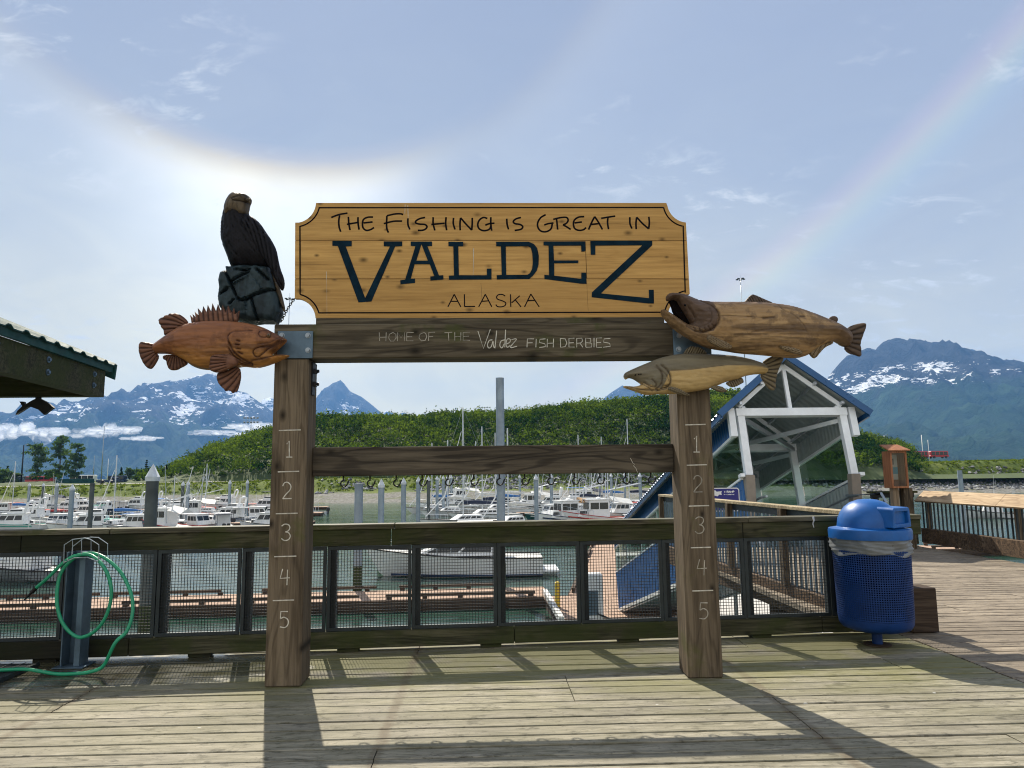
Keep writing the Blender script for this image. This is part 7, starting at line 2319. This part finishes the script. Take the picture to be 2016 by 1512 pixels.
for ty, px, py, h, lb, kw in CB: boat(ty, px, py, h, lb, **kw).scale = (.9, .9, .9 if ty != 'sail' else 1.0)
boat('pilot', 1960, 1020, 150, 'small boat at the far float beyond the right-hand railing', L=7, B=2.6, c='white')
# ------------------------------------------------------------------ far lamps, vehicles, cabins
def mast(px, ptop, pbase, Y, label, kind='single', r=.11, mat='galv', cat='lamp post'):
    zt = at(px, ptop, Y)[2]; b = at(px, 930, Y)
    g0 = max(ground_z(b[0], Y), hill_z(b[0], Y) if cr[0][0] < b[0] < cr[-1][0] and abs(Y-HY) < HW else -9)
    t = thing('lamp_post', (b[0], Y, g0), label, cat)
    mb = MB(); mb.tube([(b[0], Y, g0), (b[0], Y, zt)], [r*1.6, r], 8); mb.build('pole', M[mat], t, smooth=True)
    if kind == 'ring':
        for i in range(5):
            a = i*1.257
            mb = MB(); q = (b[0]+math.cos(a)*1.3, Y+math.sin(a)*1.3, zt-.2)
            mb.tube([(b[0], Y, zt-.4), q], .06, 5); mb.bbox((q[0]-.45, q[1]-.35, q[2]-.1), (q[0]+.45, q[1]+.35, q[2]+.25), .05); mb.build('lamp_head', M['darksteel'], t)
        pole_ = MB(); pole_.tube([(b[0], Y, zt), (b[0], Y, zt+2.0)], .03, 4); pole_.build('lightning_rod', M[mat], t)
    elif kind == 'flood':
        for row in (0, 1):
            mb = MB(); mb.box((b[0]-2.6, Y-.05, zt-row*1.6-.06), (b[0]+2.6, Y+.05, zt-row*1.6+.06)); mb.build('cross_arm', M[mat], t)
            for i in range(5):
                mb = MB(); mb.lathe([(.35, 0), (.42, .3), (.2, .5)], (b[0]-2.4+1.2*i, Y-.3, zt-row*1.6+.07), 8); mb.build('floodlight', M['galv'], t)
    elif kind == 'arm':
        mb = MB(); mb.tube([(b[0], Y, zt-.1), (b[0]+.7, Y, zt+.05)], .05, 5); mb.bbox((b[0]+.55, Y-.15, zt+.0), (b[0]+1.3, Y+.15, zt+.18), .03); mb.build('lamp_head', M['galv'], t)
    return t
mast(1478, 549, 0, 262, 'tall mast with a ring of floodlights rising behind the big carved salmon', 'ring')
mast(560, 588, 0, 262, 'tall mast with floodlights behind the chain beside the eagle rock', 'ring')
mast(955, 803, 0, 330, 'stadium floodlight rack standing above the hill crest in the middle', 'flood')
mast(200, 839, 0, 300, 'tall thin lamp mast in front of the left mountains right of the three trees', 'arm', .13)
mast(43, 876, 0, 228, 'dark lamp pole beyond the road near the left edge', 'arm', .16, 'blacksteel')
mast(491, 824, 0, 262, 'lamp mast standing on the alder hill left of the sign post', 'flood', .09)
mast(184, 897, 0, 300, 'short thin pole just left of the tall lamp mast', 'single', .1, cat='pole')
mast(212, 903, 0, 290, 'thin white pole just right of the tall lamp mast', 'single', .1, 'white', cat='pole')
mast(1746, 857, 0, 262, 'short lamp post with white head right of the ramp building', 'arm', .1, 'white')
mast(1820, 856, 0, 300, 'thin pale mast above the grass bank on the right', 'single', .12, 'white', cat='pole')
mast(1832, 866, 0, 215, 'thin pole with small base on the right grass bank', 'single', .06, 'white', cat='pole')


def wheelset(t, xs_, y, z, r=.45, w=1.1):
    for x in xs_:
        for sy_ in (-1, 1):
            mb = MB(); mb.tube([(x, y+sy_*w-.14, z+r), (x, y+sy_*w+.14, z+r)], r, 12); mb.build('wheel', M['rubber'], t)


def vehicle(name, px, Y, L, Ht, label, cat, body='redpaint', cabin=.6, truck=False):
    b = at(px, 930, Y); g0 = ground_z(b[0], Y)+.02
    t = thing(name, (b[0], Y, g0), label, cat)
    x0 = b[0]
    mb = MB(); mb.bbox((x0-L/2, Y-1.1, g0+.5), (x0+L/2, Y+1.1, g0+Ht*cabin), .12); mb.build('body', M[body], t)
    if truck:
        mb = MB(); mb.bbox((x0+L/2-1.9, Y-1.05, g0+Ht*cabin+.001), (x0+L/2-.2, Y+1.05, g0+Ht), .2); c_ = mb.build('cab', M[body], t)
        mb = MB(); mb.box((x0+L/2-1.7, Y-1.07, g0+Ht*cabin+.2), (x0+L/2-.5, Y-1.052, g0+Ht-.2)); mb.build('window', M['glassdark'], c_)
    else:
        mb = MB(); mb.bbox((x0-L/2+.15, Y-1.05, g0+Ht*cabin+.001), (x0+L/2-.15, Y+1.05, g0+Ht), .2); c_ = mb.build('cabin', M[body], t)
        for i in range(4):
            xa = x0-L/2+.4+i*(L-.8)/4
            mb = MB(); mb.box((xa, Y-1.07, g0+Ht*cabin+.1), (xa+(L-.8)/4-.2, Y-1.052, g0+Ht-.25)); mb.build('window', M['glassdark'], c_)
    wheelset(t, (x0-L*.32, x0+L*.32), Y, g0)
    return t
for px, L, lb in ((1797, 6.2, 'red bus partly hidden behind the wooden notice case on the right bank'), (1815, 5.2, 'second red bus in the row right of the wooden notice case'), (1850, 7.0, 'red bus with pale roof standing alone on the right bank')):
    v_ = vehicle('red_bus', px, 262, L, 2.7, lb, 'bus', cabin=.42); v_.location.z += 2.6
vehicle('red_trailer', 80, 225, 8.0, 2.6, 'dark red trailer between the trees at the far left', 'trailer', cabin=.6)
vehicle('pickup_truck', 213, 222, 6, 2.0, 'dark pickup truck parked on the road left of the big capped pile', 'truck', 'bluehull', .6, True)
vehicle('parked_van', 232, 232, 5.5, 2.6, 'navy blue van parked behind the dark pickup truck', 'van', 'bluehull', .5)
vehicle('camper_van', 165, 260, 9, 2.8, 'white camper van behind the dark green container', 'camper', 'white', .5)
b = at(147, 943, 208); g0 = ground_z(b[0], 208)
ct = thing('storage_container', (b[0], 208, g0), 'long dark green storage container under the three trees', 'container')
mb = MB(); mb.bbox((b[0]-4.9, 206.8, g0+.05), (b[0]+4.9, 209.2, g0+1.75), .05); mb.build('box', M['greensheet'], ct)
mb = MB()
for i in range(30): mb.box((b[0]-4.75+i*.32, 206.72, g0+.15), (b[0]-4.6+i*.32, 206.799, g0+1.65))
mb.build('ribs', M['greensheet'], ct)
b = at(8, 940, 228); g0 = ground_z(b[0], 228)
hb = thing('blue_shed', (b[0], 232, g0), 'blue-grey shed partly hidden by bushes at the far left edge', 'shed')
mb = MB(); mb.box((b[0]-5, 230, g0), (b[0]+5, 236, g0+2.4)); mb.build('wall', M['plate'], hb)
mb = MB(); mb.bbox((b[0]-5.3, 229.6, g0+2.402), (b[0]+5.3, 236.4, g0+2.7), .05); mb.build('roof', M['galv'], hb)
# trash can by the road
for px, lb in ((201, 'small dark post bin on the grass beside the pickup truck'), (219, 'low dark litter drum beside the gravel road')):
    b = at(px, 950, 186); g0 = ground_z(b[0], 186)
    mb = MB(); mb.lathe([(.35, 0), (.4, .5), (.4, 1.2), (.2, 1.35)], (b[0], 186, g0), 12)
    tag(mb.build('litter_drum', M['blacksteel'], smooth=40), lb, 'bin')

# snow-white tank farm on the slope across the bay (right)
for i, (px, w_) in enumerate(((1925, 20), (1962, 18), (1996, 22), (2030, 20))):
    q = at(px, 872, 4050)
    d_ = w_/FPX*4100
    z0 = q[2]-4
    t = thing('storage_tank', (q[0], 3950, z0), ['first pale storage tank from the left on the far shore at right', 'second pale storage tank on the far shore at right', 'third pale storage tank on the far shore at right', 'storage tank at the right edge on the far shore'][i], 'tank', 'storage tanks on the far shore')
    mb = MB(); mb.lathe([(d_/2, -40), (d_/2, 6)], (q[0], 3950, z0), 20); mb.build('shell', M['offwhite'], t, smooth=30)
    mb = MB(); mb.lathe([(d_/2+.5, 6.1), (d_/2*.6, 9), (.5, 10)], (q[0], 3950, z0), 20); mb.build('roof', M['white'], t, smooth=30)

# ------------------------------------------------------------------ low cloud banks hanging in front of the left range
def cloud_mat():
    m, k = newmat('low_cloud_vapour')
    o = k.n('ShaderNodeNewGeometry').outputs['Position']
    n_ = k.noise(k.mp(o, (.004, .004, .009)), 1.0, 7, .62, .6)
    e = k.attr('soft')
    a = k.math('MULTIPLY', k.rng(n_, .24, .46, 0, 1, True), k.rng(e, 0.05, 1.1, 0, 1, True))
    d = k.n('ShaderNodeBsdfDiffuse', {'Color': (.92, .93, .95, 1)}); tl = k.n('ShaderNodeBsdfTranslucent', {'Color': (.92, .93, .95, 1)})
    dm = k.n('ShaderNodeMixShader', {0: .55, 1: d.outputs[0], 2: tl.outputs[0]})
    tr = k.n('ShaderNodeBsdfTransparent')
    mx = k.n('ShaderNodeMixShader', {0: k.math('MULTIPLY', a, .72), 1: tr.outputs[0], 2: dm.outputs[0]})
    k.n('ShaderNodeOutputMaterial', {0: mx.outputs[0]})
    return m
CM = cloud_mat()
mb = MB(); soft = []
for px0, px1, py, th in ((-260, 150, 872, 34), (20, 230, 853, 20), (-260, 130, 868, 38), (-60, 135, 855, 40), (-120, 80, 886, 13), (110, 285, 849, 26), (218, 262, 872, 8), (245, 310, 862, 15), (345, 457, 851, 15), (450, 560, 840, 22), (450, 530, 856, 9), (60, 180, 852, 16)):
    Yc = 5200+rng.uniform(-400, 400)
    n_ = max(4, int((px1-px0)/9))
    for i in range(n_):
        px = px0+(px1-px0)*(i+.5)/n_
        env = math.sin(math.pi*(i+.5)/n_)**.6
        c = at(px+rng.uniform(-4, 4), py+rng.uniform(-.25, .25)*th, Yc+rng.uniform(-120, 120))
        rx = 15/FPX*Yc*rng.uniform(.7, 1.3); rz_ = th*.5/FPX*Yc*env*rng.uniform(.6, 1.0)
        nu, nv = 14, 9
        vs = []
        for a in range(nv):
            ph = math.pi*a/(nv-1)
            for b_ in range(nu):
                tt = 2*math.pi*b_/nu
                d_ = 1+.35*fbm(math.cos(tt)*2+i, math.cos(ph)*2, math.sin(tt)*2+py, 3)
                vs.append((c[0]+rx*d_*math.sin(ph)*math.cos(tt), c[1]+rx*d_*math.sin(ph)*math.sin(tt), c[2]+rz_*d_*math.cos(ph)))
                soft.append(max(0, 1-abs(math.cos(ph))**1.5)*(1 if True else 0))
        mb.add(vs, [(a*nu+b_, a*nu+(b_+1) % nu, (a+1)*nu+(b_+1) % nu, (a+1)*nu+b_) for a in range(nv-1) for b_ in range(nu)])
mb.att['soft'] = soft
mb.build('low_cloud', CM, kind='stuff', smooth=True, fix=False)
